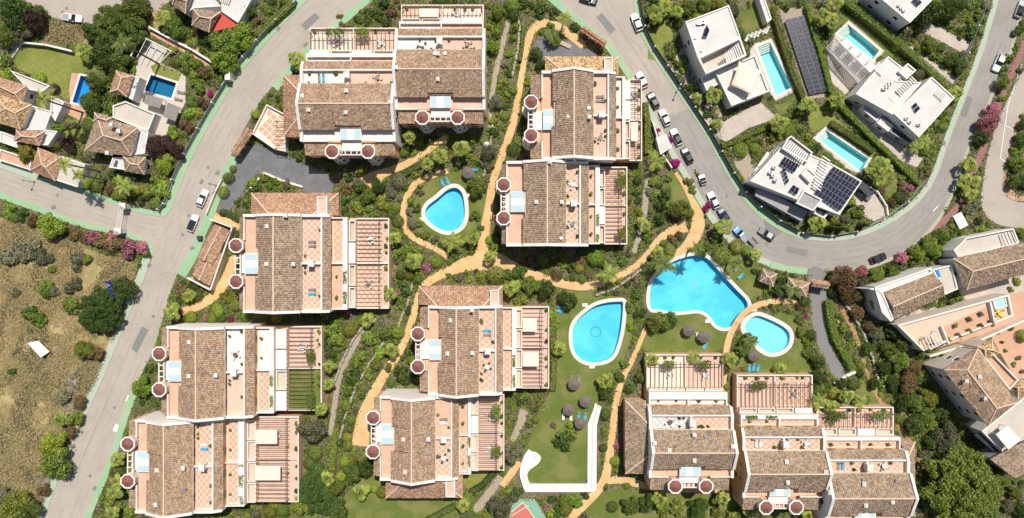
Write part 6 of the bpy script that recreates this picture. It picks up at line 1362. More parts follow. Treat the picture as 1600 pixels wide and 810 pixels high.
hedge('dark hedge behind the pale pool lawn above the right pergolas', [(1210,592),(1235,596),(1262,598)], 8, 1.4, 'l_mid')
# ---- where there is room: mask of the free ground
def fill_mask(mask, poly, val):
    p = np.array(poly, float); x0, x1 = max(0, int(p[:, 0].min())), min(mask.shape[1], int(p[:, 0].max())+2); y0, y1 = max(0, int(p[:, 1].min())), min(mask.shape[0], int(p[:, 1].max())+2)
    if x1 <= x0 or y1 <= y0: return
    X, Y = np.meshgrid(np.arange(x0, x1)+.5, np.arange(y0, y1)+.5); ins = np.zeros(X.shape, bool); n = len(p)
    for i in range(n):
        (ax, ay), (bx, by) = p[i], p[(i+1) % n]
        if ay == by: continue
        cr = ((ay > Y) != (by > Y)) & (X < (bx-ax)*(Y-ay)/(by-ay)+ax); ins ^= cr
    mask[y0:y1, x0:x1][ins] = val
free = np.ones((810, 1600), bool)
for kp in KEEP: fill_mask(free, kp, False)
fieldm = np.zeros_like(free); fill_mask(fieldm, field, True); free &= ~fieldm
for pl in ([(60,36),(150,36),(150,72),(66,70)], [(1460,545),(1520,515),(1610,480),(1610,620),(1590,600)]): fill_mask(free, pl, False)
dist = np.zeros(free.shape, np.int16); cur = free.copy()
for i in range(14):
    dist += cur; nx = cur.copy(); nx[1:] &= cur[:-1]; nx[:-1] &= cur[1:]; nx[:, 1:] &= cur[:, :-1]; nx[:, :-1] &= cur[:, 1:]; cur = nx
ys, xs = np.nonzero(dist >= 3); order = NPR.permutation(len(xs)); cnt = {'shrub': 0, 'ball': 0, 'leafy': 0}
grid = {}
def gadd(u, v, r): grid.setdefault((int(u)//24, int(v)//24), []).append((u, v, r))
for a in PLANTED: gadd(*a)
ra = random.Random(3)
nsh = sum(1 for t_ in TREES if t_[3] == 'shrub'); QUO = {'shrub': max(0, 296-nsh), 'ball': 120, 'leafy': 80}; REST = []
for k in order[:90000]:
    u, v = float(xs[k]), float(ys[k]); big_ = sum(cnt.values()) < sum(QUO.values())
    r = min(float(dist[ys[k], xs[k]])*1.15, ra.choice([6.5, 7.5, 8.5, 10, 11.5] if big_ else [4.5, 5.5, 6.5]))
    if r < 3.4: continue
    gx, gy = int(u)//24, int(v)//24; bad = False
    for i in (-1, 0, 1):
        for j in (-1, 0, 1):
            for (a, b, c) in grid.get((gx+i, gy+j), ()):
                if (a-u)**2+(b-v)**2 < (.62*(min(c, 20)+r))**2: bad = True; break
    if bad: continue
    x_ = ra.random(); shp = 'shrub' if x_ < .55 else ('ball' if x_ < .82 else 'leafy')
    m = ra.choices(['l_mid', 'l_dark', 'l_bright', 'l_yellow', 'l_olive', 'l_rust', 'l_pink'], [34, 24, 18, 10, 9, 4, 2])[0]
    if shp != 'shrub' and m in ('l_rust', 'l_pink'): m = 'l_mid'
    if cnt[shp] < QUO[shp]: cnt[shp] += 1; plant(u, v, r*1.15, shp, m, auto=True)
    elif len(REST) < 1000: REST.append((u, v, r, m))
    else: break
    gadd(u, v, r)
bco = []
for me in base_sh:
    a_ = np.empty(len(me.vertices)*3, np.float32); me.vertices.foreach_get('co', a_); bco.append(a_.reshape(-1, 4, 3))
for m in ('l_mid', 'l_dark', 'l_bright', 'l_yellow', 'l_olive', 'l_rust', 'l_pink'):
    VV = []; rng = np.random.default_rng(77)
    for (u, v, r, mm) in REST:
        if mm != m: continue
        b_ = bco[rng.integers(0, 4)]; b_ = b_[rng.permutation(len(b_))[:330]]; rm = r*S*1.12; a_ = rng.random()*6.28; q = P(u, v, .5)
        c_ = b_.mean(1, keepdims=True); b_ = c_+(b_-c_)*1.55
        x = (b_[..., 0]*math.cos(a_)-b_[..., 1]*math.sin(a_))*rm+q.x; y = (b_[..., 0]*math.sin(a_)+b_[..., 1]*math.cos(a_))*rm+q.y
        VV.append(np.stack([x, y, b_[..., 2]*rm*.95], -1).reshape(-1, 3))
    if VV:
        o = link('undergrowth', quad_mesh('undergrowth', np.concatenate(VV), m, rng), kind='stuff'); o['label'] = CN[m]+' undergrowth filling gaps between the garden shrubs'; o['category'] = 'plants'
# ---- low ground cover between the shrubs
def cover(name, label, msk, n, m, size, hmax, seed, per=3, up=.6, clump=.35):
    rng = np.random.default_rng(seed); yy, xx = np.nonzero(msk); k = rng.integers(0, len(xx), n)
    x = (xx[k]+rng.random(n)-800)*S; y = (405-yy[k]-rng.random(n))*S; hz = rng.random(n)**1.5*hmax
    p = np.stack([x, y, hz*.5+.08], 1); p = np.repeat(p, per, 0)+rng.normal(size=(n*per, 3))*np.array([clump, clump, hmax*.2]); p[:, 2] = np.clip(p[:, 2], .07, hmax)
    no = rng.normal(size=p.shape); no[:, 2] = np.abs(no[:, 2])+up; no /= np.linalg.norm(no, axis=1)[:, None]
    o = link(name, quad_mesh(name, quads(p, no, size, rng), m, rng), kind='stuff'); o['label'] = label; o['category'] = 'plants'
    return o
def patches(seed, sc, lo):
    rng = np.random.default_rng(seed); out = np.zeros((810, 1600))
    for s_, a in ((sc, 1), (sc/2, .6), (sc/4, .4)):
        g = rng.random((int(810/s_)+3, int(1600/s_)+3)); yy = np.arange(810)/s_; xx = np.arange(1600)/s_; yi, xi = yy.astype(int), xx.astype(int); fy, fx = (yy-yi)[:, None], (xx-xi)[None]
        out += a*((g[yi][:, xi]*(1-fy)+g[yi+1][:, xi]*fy)*(1-fx)+(g[yi][:, xi+1]*(1-fy)+g[yi+1][:, xi+1]*fy)*fx)
    return out/2 > lo
f2 = dist >= 2
cover('ground_cover', 'dark green ground cover filling the garden beds', f2 & patches(1, 30, .40), 19000, 'l_dark', .19, .7, 21)
cover('ground_cover', 'green low planting in the garden beds', f2 & patches(2, 26, .48), 20000, 'l_mid', .19, .8, 22)
cover('ground_cover', 'yellowish green low plants scattered in the beds', f2 & patches(3, 22, .56), 8000, 'l_yellow', .16, .6, 23)
cover('ground_cover', 'grey olive low plants scattered in the beds', f2 & patches(4, 22, .56), 4500, 'l_olive', .15, .6, 24)
# dry hillside grass
fm = fieldm.copy(); fill_mask(fm, [(66,38),(96,36),(140,42),(150,58),(140,66),(112,70),(72,64)], True)
cover('dry_grass', 'tan dry grass tufts over the hillside', fm & patches(5, 24, .44), 22000, 'l_dry', .15, .45, 31, 3, .2, .3)
cover('dry_grass', 'olive brown scrub tufts over the hillside', fm & patches(6, 34, .47), 19000, 'l_dryolive', .17, .6, 32, 3, .4, .35)
cover('dry_grass', 'low green weeds scattered over the hillside', fm & patches(7, 30, .53), 7000, 'l_olive', .16, .5, 33, 3, .4, .3)
for T_, pp in VINES:
    rg = np.random.default_rng(len(pp)); no = rg.normal(size=pp.shape); no[:, 2] = abs(no[:, 2])+.4; no /= np.linalg.norm(no, axis=1)[:, None]; q_ = pp-np.array((T_.location.x, T_.location.y, 0))[None]
    link('pergola_vine', quad_mesh('pergola_vine', quads(q_, no, .17, rg), 'l_mid', rg), T_, kind='stuff')
# burnt rock rubble on the slope above the road
rng = np.random.default_rng(41); V = []; F = []
for i in range(330):
    t = rng.random(); u = 110+rng.normal()*7-45*t+20*math.sin(t*3); v = 590+170*t+rng.normal()*9; q = P(u, v); r = rng.uniform(.25, .9)
    o = len(V); a = rng.random()*6.28
    for z_, k in ((-.1, 1), (rng.uniform(.25, .7)*r, .55)):
        for j in range(5): V.append((q.x+r*k*math.cos(a+j*1.257)*rng.uniform(.7, 1.2), q.y+r*k*math.sin(a+j*1.257)*rng.uniform(.7, 1.2), z_+.05+rng.uniform(-.05, .08)))
    F += [tuple(range(o+5, o+10))]+[(o+j, o+(j+1) % 5, o+5+(j+1) % 5, o+5+j) for j in range(5)]
ro = obj('rubble', V, F, 'm_rock', recalc=False, kind='stuff'); ro['label'] = 'grey brown rock rubble on the hillside above the road'; ro['category'] = 'rocks'
# ------------------------------------------------------------------ vehicles
def paint(name, c, rough=.3):
    if name in MATS: return name
    m, t, b = _nodes(name); b.inputs['Base Color'].default_value = c4(c); b.inputs['Roughness'].default_value = rough; b.inputs['Specular IOR Level'].default_value = .5
    b.inputs['Coat Weight'].default_value = .4; b.inputs['Coat Roughness'].default_value = .08; MATS[name] = m; return name
PAINT = {'white': (.78, .78, .77), 'black': (.02, .021, .024), 'silver': (.48, .49, .50), 'blue': (.03, .20, .50), 'navy': (.02, .03, .08), 'grey': (.14, .145, .155), 'cream': (.74, .70, .55)}
for k, c in PAINT.items(): paint('p_'+k, c)
def loft(mb, secs):
    """secs: list of (x, [(y,z)...]) rings"""
    n = len(secs[0][1]); V = [(x, y, z) for x, r in secs for y, z in r]
    F = [(i*n+k, i*n+(k+1) % n, (i+1)*n+(k+1) % n, (i+1)*n+k) for i in range(len(secs)-1) for k in range(n)]
    F += [tuple(range(n)), tuple(range(len(secs)*n-1, (len(secs)-1)*n-1, -1))]; mb.add(V, F)
def ring(hw, zb, zt, rd=.14): return [(-hw+.1, zb), (hw-.1, zb), (hw, zb+.18), (hw, zt-rd), (hw-rd, zt), (-hw+rd, zt), (-hw, zt-rd), (-hw, zb+.18)]
def car(label, u, v, ang, col='white', L=4.3, Wd=1.8, Ht=1.5, roof=None, kind='car', group='cars parked by the roads'):
    """ang: heading in degrees, counter-clockwise from photo right"""
    q = P(u, v, .8); t = thing('parked_car' if kind != 'pickup' else 'pickup_truck', label, 'car' if kind != 'pickup' else 'pickup', (q.x, q.y, .012), math.radians(ang), group)
    t2 = bpy.data.objects.new('x', None)
    h, w_ = L/2, Wd/2; bm_ = 'p_'+col
    def build(mb, nm, m, par=t, sm=False):
        me = bpy.data.meshes.new(nm); me.from_pydata(mb.v, [], mb.f); b2 = bmesh.new(); b2.from_mesh(me); bmesh.ops.recalc_face_normals(b2, faces=b2.faces); b2.to_mesh(me); b2.free()
        me.materials.append(MATS[m]); return link(nm, me, par)
    hood = .88*Ht/1.5; deck = .95*Ht/1.5
    mb = MB(); loft(mb, [(-h, ring(w_*.82, .38, .72)), (-h+.12, ring(w_*.95, .25, deck-.04)), (-h*.6, ring(w_, .22, deck)), (0, ring(w_, .22, deck)), (h*.42, ring(w_, .22, hood+.05)), (h*.75, ring(w_*.97, .22, hood-.03)), (h-.14, ring(w_*.9, .25, hood-.14)), (h, ring(w_*.76, .36, hood-.3))])
    body = build(mb, 'body', bm_)
    x0, x1 = (-h+.25, h*.38) if kind == 'car' else ((-h*.18, h*.45) if kind == 'pickup' else (-h+.12, h*.62))
    def gl(z, k): return [(-w_*k, z), (w_*k, z)]
    zt = Ht; zb = deck-.03; rl, rr2 = (x0+.55, x1-.85) if kind == 'car' else (x0+.2, x1-.75)
    mb = MB(); A = [(x0, -w_*.9, zb), (x1, -w_*.9, zb-.05), (x1, w_*.9, zb-.05), (x0, w_*.9, zb), (rl, -w_*.72, zt-.04), (rr2, -w_*.72, zt-.04), (rr2, w_*.72, zt-.04), (rl, w_*.72, zt-.04)]
    mb.add(A, [(0,3,2,1),(4,5,6,7),(0,1,5,4),(1,2,6,5),(2,3,7,6),(3,0,4,7)]); build(mb, 'windows', 'm_carglass')
    mb = MB(); e = .06; mb.add([(rl-e, -w_*.76, zt-.09), (rr2+e, -w_*.76, zt-.09), (rr2+e, w_*.76, zt-.09), (rl-e, w_*.76, zt-.09), (rl+.08, -w_*.62, zt), (rr2-.05, -w_*.62, zt), (rr2-.05, w_*.62, zt), (rl+.08, w_*.62, zt)], [(0,3,2,1),(4,5,6,7),(0,1,5,4),(1,2,6,5),(2,3,7,6),(3,0,4,7)])
    rf = build(mb, 'roof', 'p_'+(roof or col) if (roof or col) != 'glass' else 'm_carglass')
    if roof == 'black': pass
    for sx in (1, -1):
        for sy in (-1, 1):
            mb = MB(); mb.tube([(sx*h*.62, sy*(w_-.2), .32), (sx*h*.62, sy*(w_+.015), .32)], .32, 12); wh = build(mb, 'wheel', 'm_rubber')
            mb = MB(); mb.tube([(sx*h*.62, sy*(w_+.016), .32), (sx*h*.62, sy*(w_+.03), .32)], .19, 10); build(mb, 'rim', 'm_metal', wh)
    for sy in (-1, 1):
        mb = MB(); mb.box(h-.22, h-.08, sy*w_*.58-.16, sy*w_*.58+.16, hood-.32, hood-.17); build(mb, 'headlight', 'm_paint')
        mb = MB(); mb.box(-h+.02, -h+.16, sy*w_*.66-.14, sy*w_*.66+.14, .7, deck-.02); build(mb, 'tail_light', 'm_redtile')
        mb = MB(); y = sy*(w_+.08); mb.box(x1-.55, x1-.38, y-.1, y+.1, zb+.02, zb+.16); build(mb, 'wing_mirror', bm_)
        if kind == 'car':
            for xx in (rl-.02, (rl+rr2)/2):
                mb = MB(); mb.bar((xx, sy*w_*.905, zb-.02), (xx, sy*w_*.735, zt-.05), .1, .04); build(mb, 'pillar', bm_)
    if kind == 'pickup':
        mb = MB(); mb.box(-h+.25, x0-.1, -w_+.2, w_-.2, deck-.02, deck+.004); build(mb, 'load_bed', 'm_greywall')
    return t
RA = lambda dx, dy: math.degrees(math.atan2(-dy, dx))
car('white parked car nearest the slate forecourt on the main road', 316, 310, RA(12, -27), 'white', 4.5)
car('white parked car with black glass roof beside the garage', 301, 349, RA(11, -27), 'white', 4.4, roof='black')
car('white van like car parked at the top of the upper road', 995, 35, RA(-11, -28), 'white', 4.6, 1.9, 1.7)
car('cream and white car parked below the tiled street gate', 1003, 125, RA(-13, -26), 'cream', 4.3, roof='white')
car('black parked car at the head of the roadside row', 1021, 157, RA(-13, -26), 'black', 4.4)
car('white parked car just below the black one in the roadside row', 1039, 184, RA(-12, -27), 'white', 4.3)
car('white car with dark glass roof beside the magenta hedge', 1057, 214, RA(-13, -27), 'white', 4.4, roof='black')
car('black car parked just below the white pavilion', 1074, 243, RA(-13, -26), 'black', 4.4)
car('tiny silver grey car in the middle of the roadside row', 1098, 281, RA(-7, -22), 'silver', 2.7, 1.55, 1.5)
car('white parked car beside the lower magenta bush', 1115, 313, RA(-13, -26), 'white', 4.4)
car('dark blue car half hidden by the roadside palm', 1131, 336, RA(-16, -24), 'navy', 3.9)
car('blue pickup with white cab near the road bend', 1158, 367, RA(-19, -21), 'blue', 4.6, 1.85, 1.6, 'white', 'pickup')
car('silver car standing alone on the road bend', 1198, 366, RA(-25, -16), 'grey', 4.3, roof='silver')
car('white pickup truck parked on the top left road', 112, 28, RA(30, 4), 'white', 5.0, 1.85, 1.7, None, 'pickup')
car('white estate car parked by the oleander on the right road', 1561, 98, RA(-12, 27), 'white', 4.7, 1.9, 1.6)
car('silver car at the top right corner of the right road', 1595, 14, RA(10, -27), 'silver', 4.4, roof='black')
car('black car cut by the top edge on the upper road', 920, -1, RA(20, 6), 'black', 4.5)
car('dark car under the carport of the solar roofed villa', 1349, 303, RA(14, 10), 'grey', 4.5)
car('dark car at the kerb below the road bend near the pink oleander', 1373, 404, RA(16, -6), 'black', 4.2)
# scooter and trailer
q = P(1089, 270, .5); t = thing('motor_scooter', 'yellow scooter in the roadside row of cars', 'scooter', (q.x, q.y, .012), math.radians(115))
def part(t, nm, m, fn):
    mb = MB(); fn(mb); me = bpy.data.meshes.new(nm); me.from_pydata([tuple(v) for v in mb.v], [], mb.f); me.materials.append(MATS[m] if m in MATS else None); return link(nm, me, t)
part(t, 'body', 'm_yellow', lambda b: loft(b, [(-.8, ring(.22, .45, .8)), (-.3, ring(.32, .3, .85)), (.1, ring(.25, .25, .5)), (.5, ring(.3, .3, 1.0)), (.65, ring(.2, .5, 1.05))]))
part(t, 'seat', 'm_black', lambda b: b.box(-.75, .0, -.2, .2, .86, .96)); part(t, 'handlebar', 'm_metal', lambda b: b.tube([(.5, -.4, 1.1), (.55, 0, 1.08), (.5, .4, 1.1)], .03, 5))
for x in (-.7, .75): part(t, 'wheel', 'm_rubber', lambda b: b.tube([(x, -.07, .26), (x, .07, .26)], .26, 12))
q = P(1176, 379, .3); t = thing('car_trailer', 'small dark flat trailer parked behind the blue pickup', 'trailer', (q.x, q.y, .012), math.radians(RA(-19, -21)))
part(t, 'bed', 'm_woodgrey', lambda b: b.box(-1.1, 1.1, -.7, .7, .45, .6)); part(t, 'drawbar', 'm_metal', lambda b: b.bar((1.1, 0, .45), (2.0, 0, .45), .08, .08))
for y in (-.78, .78): part(t, 'wheel', 'm_rubber', lambda b: b.tube([(0, y-.08, .28), (0, y+.08, .28)], .28, 10)); part(t, 'side_board', 'm_black', lambda b: b.box(-1.1, 1.1, y*.88-.03, y*.88+.03, .6, .85))
# ------------------------------------------------------------------ poolside furniture
def sunbed_proto(m):
    t = bpy.data.objects.new('sun_lounger', None); COL.objects.link(t)
    part(t, 'frame', 'm_white', lambda b: (b.bar((-.95, -.3, .28), (.95, -.3, .28), .05, .06), b.bar((-.95, .3, .28), (.95, .3, .28), .05, .06), b.bar((-.9, -.3, .28), (-.9, .3, .28), .05, .05), b.bar((.9, -.3, .28), (.9, .3, .28), .05, .05)))
    for x in (-.8, .8):
        for y in (-.28, .28): part(t, 'leg', 'm_white', lambda b: b.box(x-.03, x+.03, y-.03, y+.03, 0, .26))
    part(t, 'seat', m, lambda b: b.box(-.95, .3, -.29, .29, .31, .38)); part(t, 'backrest', m, lambda b: b.add([(.31, -.29, .31), (.31, .29, .31), (.95, .29, .66), (.95, -.29, .66), (.31, -.29, .38), (.31, .29, .38), (.92, .29, .73), (.92, -.29, .73)], [(0,3,2,1),(4,5,6,7),(0,1,5,4),(1,2,6,5),(2,3,7,6),(3,0,4,7)]))
    return t
SB = {}
def sunbed(label, u, v, ang, m='m_blue', z=.03, group='poolside sun loungers'):
    if m not in SB: SB[m] = o = sunbed_proto(m)
    else: o = copy_tree(SB[m])
    q = P(u, v, z); o.location = (q.x, q.y, z); o.rotation_euler = (0, 0, math.radians(ang)); tag(o, label, 'sun lounger', group); return o
def parasol(label, u, v, r=1.45):
    q = P(u, v, 2.3); t = thing('thatched_parasol', label, 'parasol', (q.x, q.y, .03), 0, 'thatched parasols')
    part(t, 'pole', 'm_wood', lambda b: b.tube([(0,0,0),(0,0,2.6)], .05, 7)); n = 18; rr3 = random.Random(int(u*7+v))
    part(t, 'thatch', 'm_thatch', lambda b: (b.lathe((0,0,0), [(r*1.02, 2.0), (r*.98, 2.12), (r*.55, 2.42), (.16, 2.72), (.05, 2.8)], n), b.lathe((0,0,0), [(.3, 2.66), (.12, 2.86), (.03, 2.9)], 10)))
    for k in range(14):
        a = k*2*math.pi/14+rr3.uniform(-.1,.1); part(t, 'thatch_strand', 'm_thatch', lambda b: b.bar((r*.5*math.cos(a), r*.5*math.sin(a), 2.47), (r*1.06*math.cos(a), r*1.06*math.sin(a), 2.06), .16, .07))
    return t
parasol('thatched parasol, left of the two on the lawn below the big pool', 1077, 517); parasol('thatched parasol, right of the two on the lawn below the big pool', 1101, 527)
parasol('topmost thatched parasol on the long central lawn', 897, 601); parasol('rightmost thatched parasol of four on the central lawn', 915, 628); parasol('leftmost thatched parasol of four on the central lawn', 889, 641); parasol('lowest thatched parasol beside two blue loungers', 907, 662)
parasol('thatched parasol beside the small lobed pool', 731, 270); parasol('thatched parasol below the pale shallow pool', 1179, 556)
for a in [('blue lounger right of the small pool parasol', 741, 266, 5), ('blue lounger just below the small pool parasol', 738, 279, 20), ('left blue lounger above the small lobed pool', 691, 286, 115), ('right blue lounger above the small lobed pool', 699, 283, 115),
          ('upper blue lounger beside the trees left of the teardrop pool', 876, 480, 170), ('lower blue lounger beside the trees left of the teardrop pool', 875, 487, 170), ('blue lounger on the lawn right of the big pool', 1157, 432, 40),
          ('left blue lounger below the pale pool', 1170, 575, 95), ('middle blue lounger below the pale pool', 1177, 574, 80), ('right blue lounger below the pale pool', 1184, 575, 75), ('blue lounger under the right parasol below the big pool', 1101, 540, 60),
          ('left blue lounger on the central lawn', 904, 650, 80), ('right blue lounger on the central lawn', 914, 651, 80)]: sunbed(*a)
for a in [('white lounger between the two parasols below the big pool', 1089, 525, 100, 'm_fabric'), ('left grey lounger above the topmost parasol', 893, 593, 90, 'm_woodgrey'), ('right grey lounger above the topmost parasol', 904, 593, 85, 'm_woodgrey'), ('white lounger left of the leftmost lawn parasol', 880, 650, 90, 'm_fabric'), ('white lounger right of the leftmost lawn parasol', 892, 651, 90, 'm_fabric'),
          ('dark lounger, upper of two right of the dark blue pool', 284, 145, 165, 'm_woodgrey'), ('dark lounger, lower of two right of the dark blue pool', 280, 156, 165, 'm_woodgrey'), ('wooden lounger beside the tall palm right of the big pool', 1150, 419, 60, 'm_woodgrey')]: sunbed(*a)
ow = ['first', 'second', 'third', 'fourth', 'fifth', 'sixth']
for i in range(6): sunbed(f'grey lounger, {ow[i]} from the left in the row beside the sail villa pool', 1167+6.2*i, 60-2.4*i, 65, 'm_fabric', .045)
# ------------------------------------------------------------------ terrace furniture
NICE = {'A1': 'top left twin tower house', 'A2': 'top right twin tower house', 'B1': 'house below the street gate', 'B2': 'house right of the lobed pool', 'C': 'lone house by the garage', 'D1': 'upper roadside house', 'D2': 'lower left house', 'E1': 'upper central house', 'E2': 'lower central house', 'F': 'house left of the ochre gable', 'G1': 'ochre gabled house', 'G2': 'bottom right end house'}
def table_set(label, q, mt, n=4, rz=0.0, mc='m_fabric'):
    t = thing('garden_table', label.replace('SET', 'garden table'), 'table', q, rz)
    part(t, 'table_top', mt, lambda b: b.lathe((0,0,0), [(.55, .70), (.55, .75)], 14)); part(t, 'pedestal', 'm_darkmetal', lambda b: b.lathe((0,0,0), [(.25, 0), (.25, .03), (.05, .06), (.05, .7)], 8))
    names = ['first', 'second', 'third', 'fourth']
    for i in range(n):
        a = rz+i*2*math.pi/n+.4; c = thing('garden_chair', names[i]+' '+label.replace('SET', 'chair'), 'chair', (q[0]+.95*math.cos(a), q[1]+.95*math.sin(a), q[2]), a, 'chairs round the terrace tables')
        part(c, 'seat', mc, lambda b: b.box(-.23, .23, -.23, .23, .4, .46)); part(c, 'backrest', mc, lambda b: b.box(.19, .25, -.23, .23, .47, .88))
        for x in (-.2, .2):
            for y in (-.2, .2): part(c, 'leg', 'm_darkmetal', lambda b: b.box(x-.02, x+.02, y-.02, y+.02, 0, .4))
POTM = None
def potted(label, q, s=1.0, m='l_mid'):
    t = thing('potted_plant', label, 'plant', q, 0, 'potted terrace plants'); part(t, 'pot', 'm_pot', lambda b: b.lathe((0,0,0), [(.18*s, 0), (.27*s, .42*s), (.3*s, .45*s)], 9))
    f = link('foliage', proto('shrub', m, int(q[0]*3) % 4), t, (0, 0, .3*s)); f.scale = (.5*s, .5*s, .6*s); return t
rf = random.Random(5); ORDP = ['first', 'second', 'third', 'fourth', 'fifth', 'sixth', 'seventh']
for key, A in AP.items():
    W, lo, hi, mid = A['W'], A['lo'], A['hi'], A['mid']; d_t, d_e0, d_r, d_e1, d_n0, d_n1, d_o1, d_w1, d_p0, dcov, d_p1 = A['d']; nm = NICE[key]
    side = (('lower', 'upper') if W(1, 0, 0)[0] == 1 else ('left', 'right')); pk = 0
    for hs, (a, b) in enumerate(((lo+.6, mid-.6), (mid+.6, hi-.6))):
        c = (a+b)/2; x_ = rf.random()
        if x_ < .4:
            table_set(f'SET, {side[hs]} roof terrace of the {nm}', W((d_e1+d_n0)/2, c+rf.uniform(-1.5, 1.5), ZF+.013), rf.choice(['m_wood', 'm_white', 'm_woodgrey']), 4, rf.random(), rf.choice(['m_fabric', 'm_darkmetal', 'm_beige']))
        elif x_ < .8:
            for i in (0, 1):
                q = W((d_e1+d_n0)/2, c-1.5+i*1.0, ZF+.013); o = sunbed(f'{ow[i]} lounger on the {side[hs]} roof terrace of the {nm}', 800, 405, 0 if W(1,0,0)[0] == 1 else 90, rf.choice(['m_fabric', 'm_blue', 'm_woodgrey']), 0, 'terrace sun loungers'); o.location = q
        for i in range(rf.choice([2, 3, 4])):
            q = W(d_e1+.55 if rf.random() < .5 else d_n0-.6, rf.uniform(a, b), ZF+.013); potted(f'{ORDP[i]} potted plant on the {side[hs]} roof terrace of the {nm}', q, rf.uniform(.8, 1.2), rf.choice(['l_mid', 'l_bright', 'l_olive', 'l_dark']))
        if rf.random() < .75:
            q = W((d_p0+dcov)/2+rf.uniform(-.4, .4), c+rf.uniform(-2, 2), ZP+.013); table_set(f'SET, {side[hs]} pergola of the {nm}', q, rf.choice(['m_white', 'm_woodgrey']), 4, rf.random(), rf.choice(['m_fabric', 'm_white']))
        for i in range(3):
            q = W(d_p1-.7, a+(b-a)*(i+rf.uniform(.1, .9))/3, ZP+.013); potted(f'{ORDP[i]} potted plant at the {side[hs]} pergola edge of the {nm}', q, rf.uniform(.9, 1.5), rf.choice(['l_mid', 'l_bright', 'l_yellow', 'l_dark']))
        if rf.random() < .6:
            for i in range(2):
                q = W(d_n1+.9, a+(b-a)*(i+.5)/2, ZO+.013); potted(f'{ORDP[i]} potted plant on the {side[hs]} lower terrace of the {nm}', q, rf.uniform(.8, 1.3), rf.choice(['l_mid', 'l_bright']))
    # planting along the planter wall
    if key in ('C', 'D1', 'D2', 'E2', 'G1', 'B2', 'E1'):
        rng = np.random.default_rng(sum(map(ord, key))); n = 420; s_ = np.sort(rng.uniform(lo+.8, mid-.4, n)); s_ = s_[np.sin(s_*1.3+len(key)) > -.3]; n = len(s_)
        dd = rng.uniform(d_o1+.15, max(d_o1+.3, d_w1-.15), n); p = np.array([W(a_, b_, 0) for a_, b_ in zip(dd, s_)], float); p[:, 2] = 6.62+rng.random(n)*.35
        no = rng.normal(size=p.shape); no[:, 2] = abs(no[:, 2])+.4; no /= np.linalg.norm(no, axis=1)[:, None]; rl = A['T'].location; p -= np.array((rl.x, rl.y, 0))[None]
        o = link('planter_greenery', quad_mesh('planter_greenery', quads(p, no, .16, rng), 'l_mid', rng), A['T'], kind='stuff')
for i, (u, v) in enumerate([(1480,530),(1495,523),(1512,516),(1530,508),(1546,502),(1490,508),(1512,498),(1530,490)]):
    q = P(u, v, 5.3); potted(f'{(ORDP+["eighth"])[i]} potted plant on the orange terrace of the long white house', (q.x, q.y, 5.295), 1.5, ['l_mid', 'l_olive', 'l_bright'][i % 3])
q = P(1560, 490, 5.3); table_set('SET, beside the rooftop pool of the long white house', (q.x, q.y, 5.25), 'm_yellow', 4, .3, 'm_yellow')
q = P(1455, 538, 5.3); table_set('SET, under the white beams of the long white house', (q.x, q.y, 5.25), 'm_wood', 4, .8, 'm_fabric')
# ------------------------------------------------------------------ walls, fences, lamps, signs
def wall_line(name, label, line, wd, h, m, z0=-.1, cap=None, cat='wall'):
    c = P(*line[len(line)//2]); t = thing(name, label, cat, (c.x, c.y, 0)); pts = [P(*a, h) for a in line]
    for a, b in zip(pts, pts[1:]):
        e = (b-a).normalized()*wd*.3; mb = MB(); mb.bar(Vector((a.x, a.y, (h+z0)/2))-e*0, Vector((b.x, b.y, (h+z0)/2))+e, wd, h-z0); mb.build('wall_section', m, t)
        if cap: mb = MB(); mb.bar(Vector((a.x, a.y, h+.04)), Vector((b.x, b.y, h+.04))+e*.9, wd+.12, .07); mb.build('coping', cap, t)
    return t
def fence(label, line, h=1.9, n_post=None, wallm='m_greywall', postm='m_white', panel='m_darkgreen'):
    c = P(*line[len(line)//2]); t = thing('boundary_fence', label, 'fence', (c.x, c.y, 0)); pts = [P(*a, h) for a in line]
    for a, b in zip(pts, pts[1:]):
        L = (b-a).length; e = (b-a)/L; k = max(1, int(L/5))
        mb = MB(); mb.bar((a.x, a.y, .3), (b.x, b.y, .3), .25, .8); mb.build('base_wall', wallm, t)
        for i in range(k):
            p0 = a+e*L*i/k; p1 = a+e*L*(i+1)/k; mb = MB(); mb.bar((p0.x, p0.y, (h+.7)/2), (p1.x, p1.y, (h+.7)/2), .06, h-.72); mb.build('fence_panel', panel, t)
            mb = MB(); mb.bar((p0.x, p0.y, -.1), (p0.x, p0.y, h+.12), .3, .3); mb.build('post', postm, t)
    return t
mat('m_darkgreen', (.05, .085, .06), (.04, .07, .05), 2)
mat('m_fencegrey', (.30, .33, .33), (.26, .29, .29), 2)
fence('grey panel fence with white posts along the upper left pavement', [(245,327),(254,318),(267,280),(285,240),(307,200),(330,160),(355,120),(378,88),(400,62),(430,30),(462,0)], panel='m_fencegrey')
fence('dark green fence along the inner pavement of the upper road', [(1000,-5),(1008,40),(1024,72),(1064,132),(1110,202),(1148,270),(1168,300),(1190,323),(1220,345),(1252,362)])
fence('low fence along the road bend below the solar roofed villa', [(1255,364),(1300,369),(1340,362),(1382,343),(1420,315),(1448,282)], 1.4, panel='m_fencegrey')
fence('pale fence beside the upper right road past the canopy villa', [(1490,142),(1515,82),(1530,40),(1545,0)], 1.4, panel='m_fencegrey')
wall_line('garden_wall', 'white garden wall above the left lawn', [(30,66),(70,70),(112,80)], .3, 1.4, 'm_white', cap='m_white')
wall_line('garden_wall', 'white wall crossing the plot below the red roofed house', [(232,42),(265,60),(300,78),(332,98)], .35, 1.2, 'm_white', cap='m_white')
wall_line('garden_wall', 'white drive wall left of the left lawn', [(0,98),(10,90),(28,64)], 2.6, .5, 'm_paving')
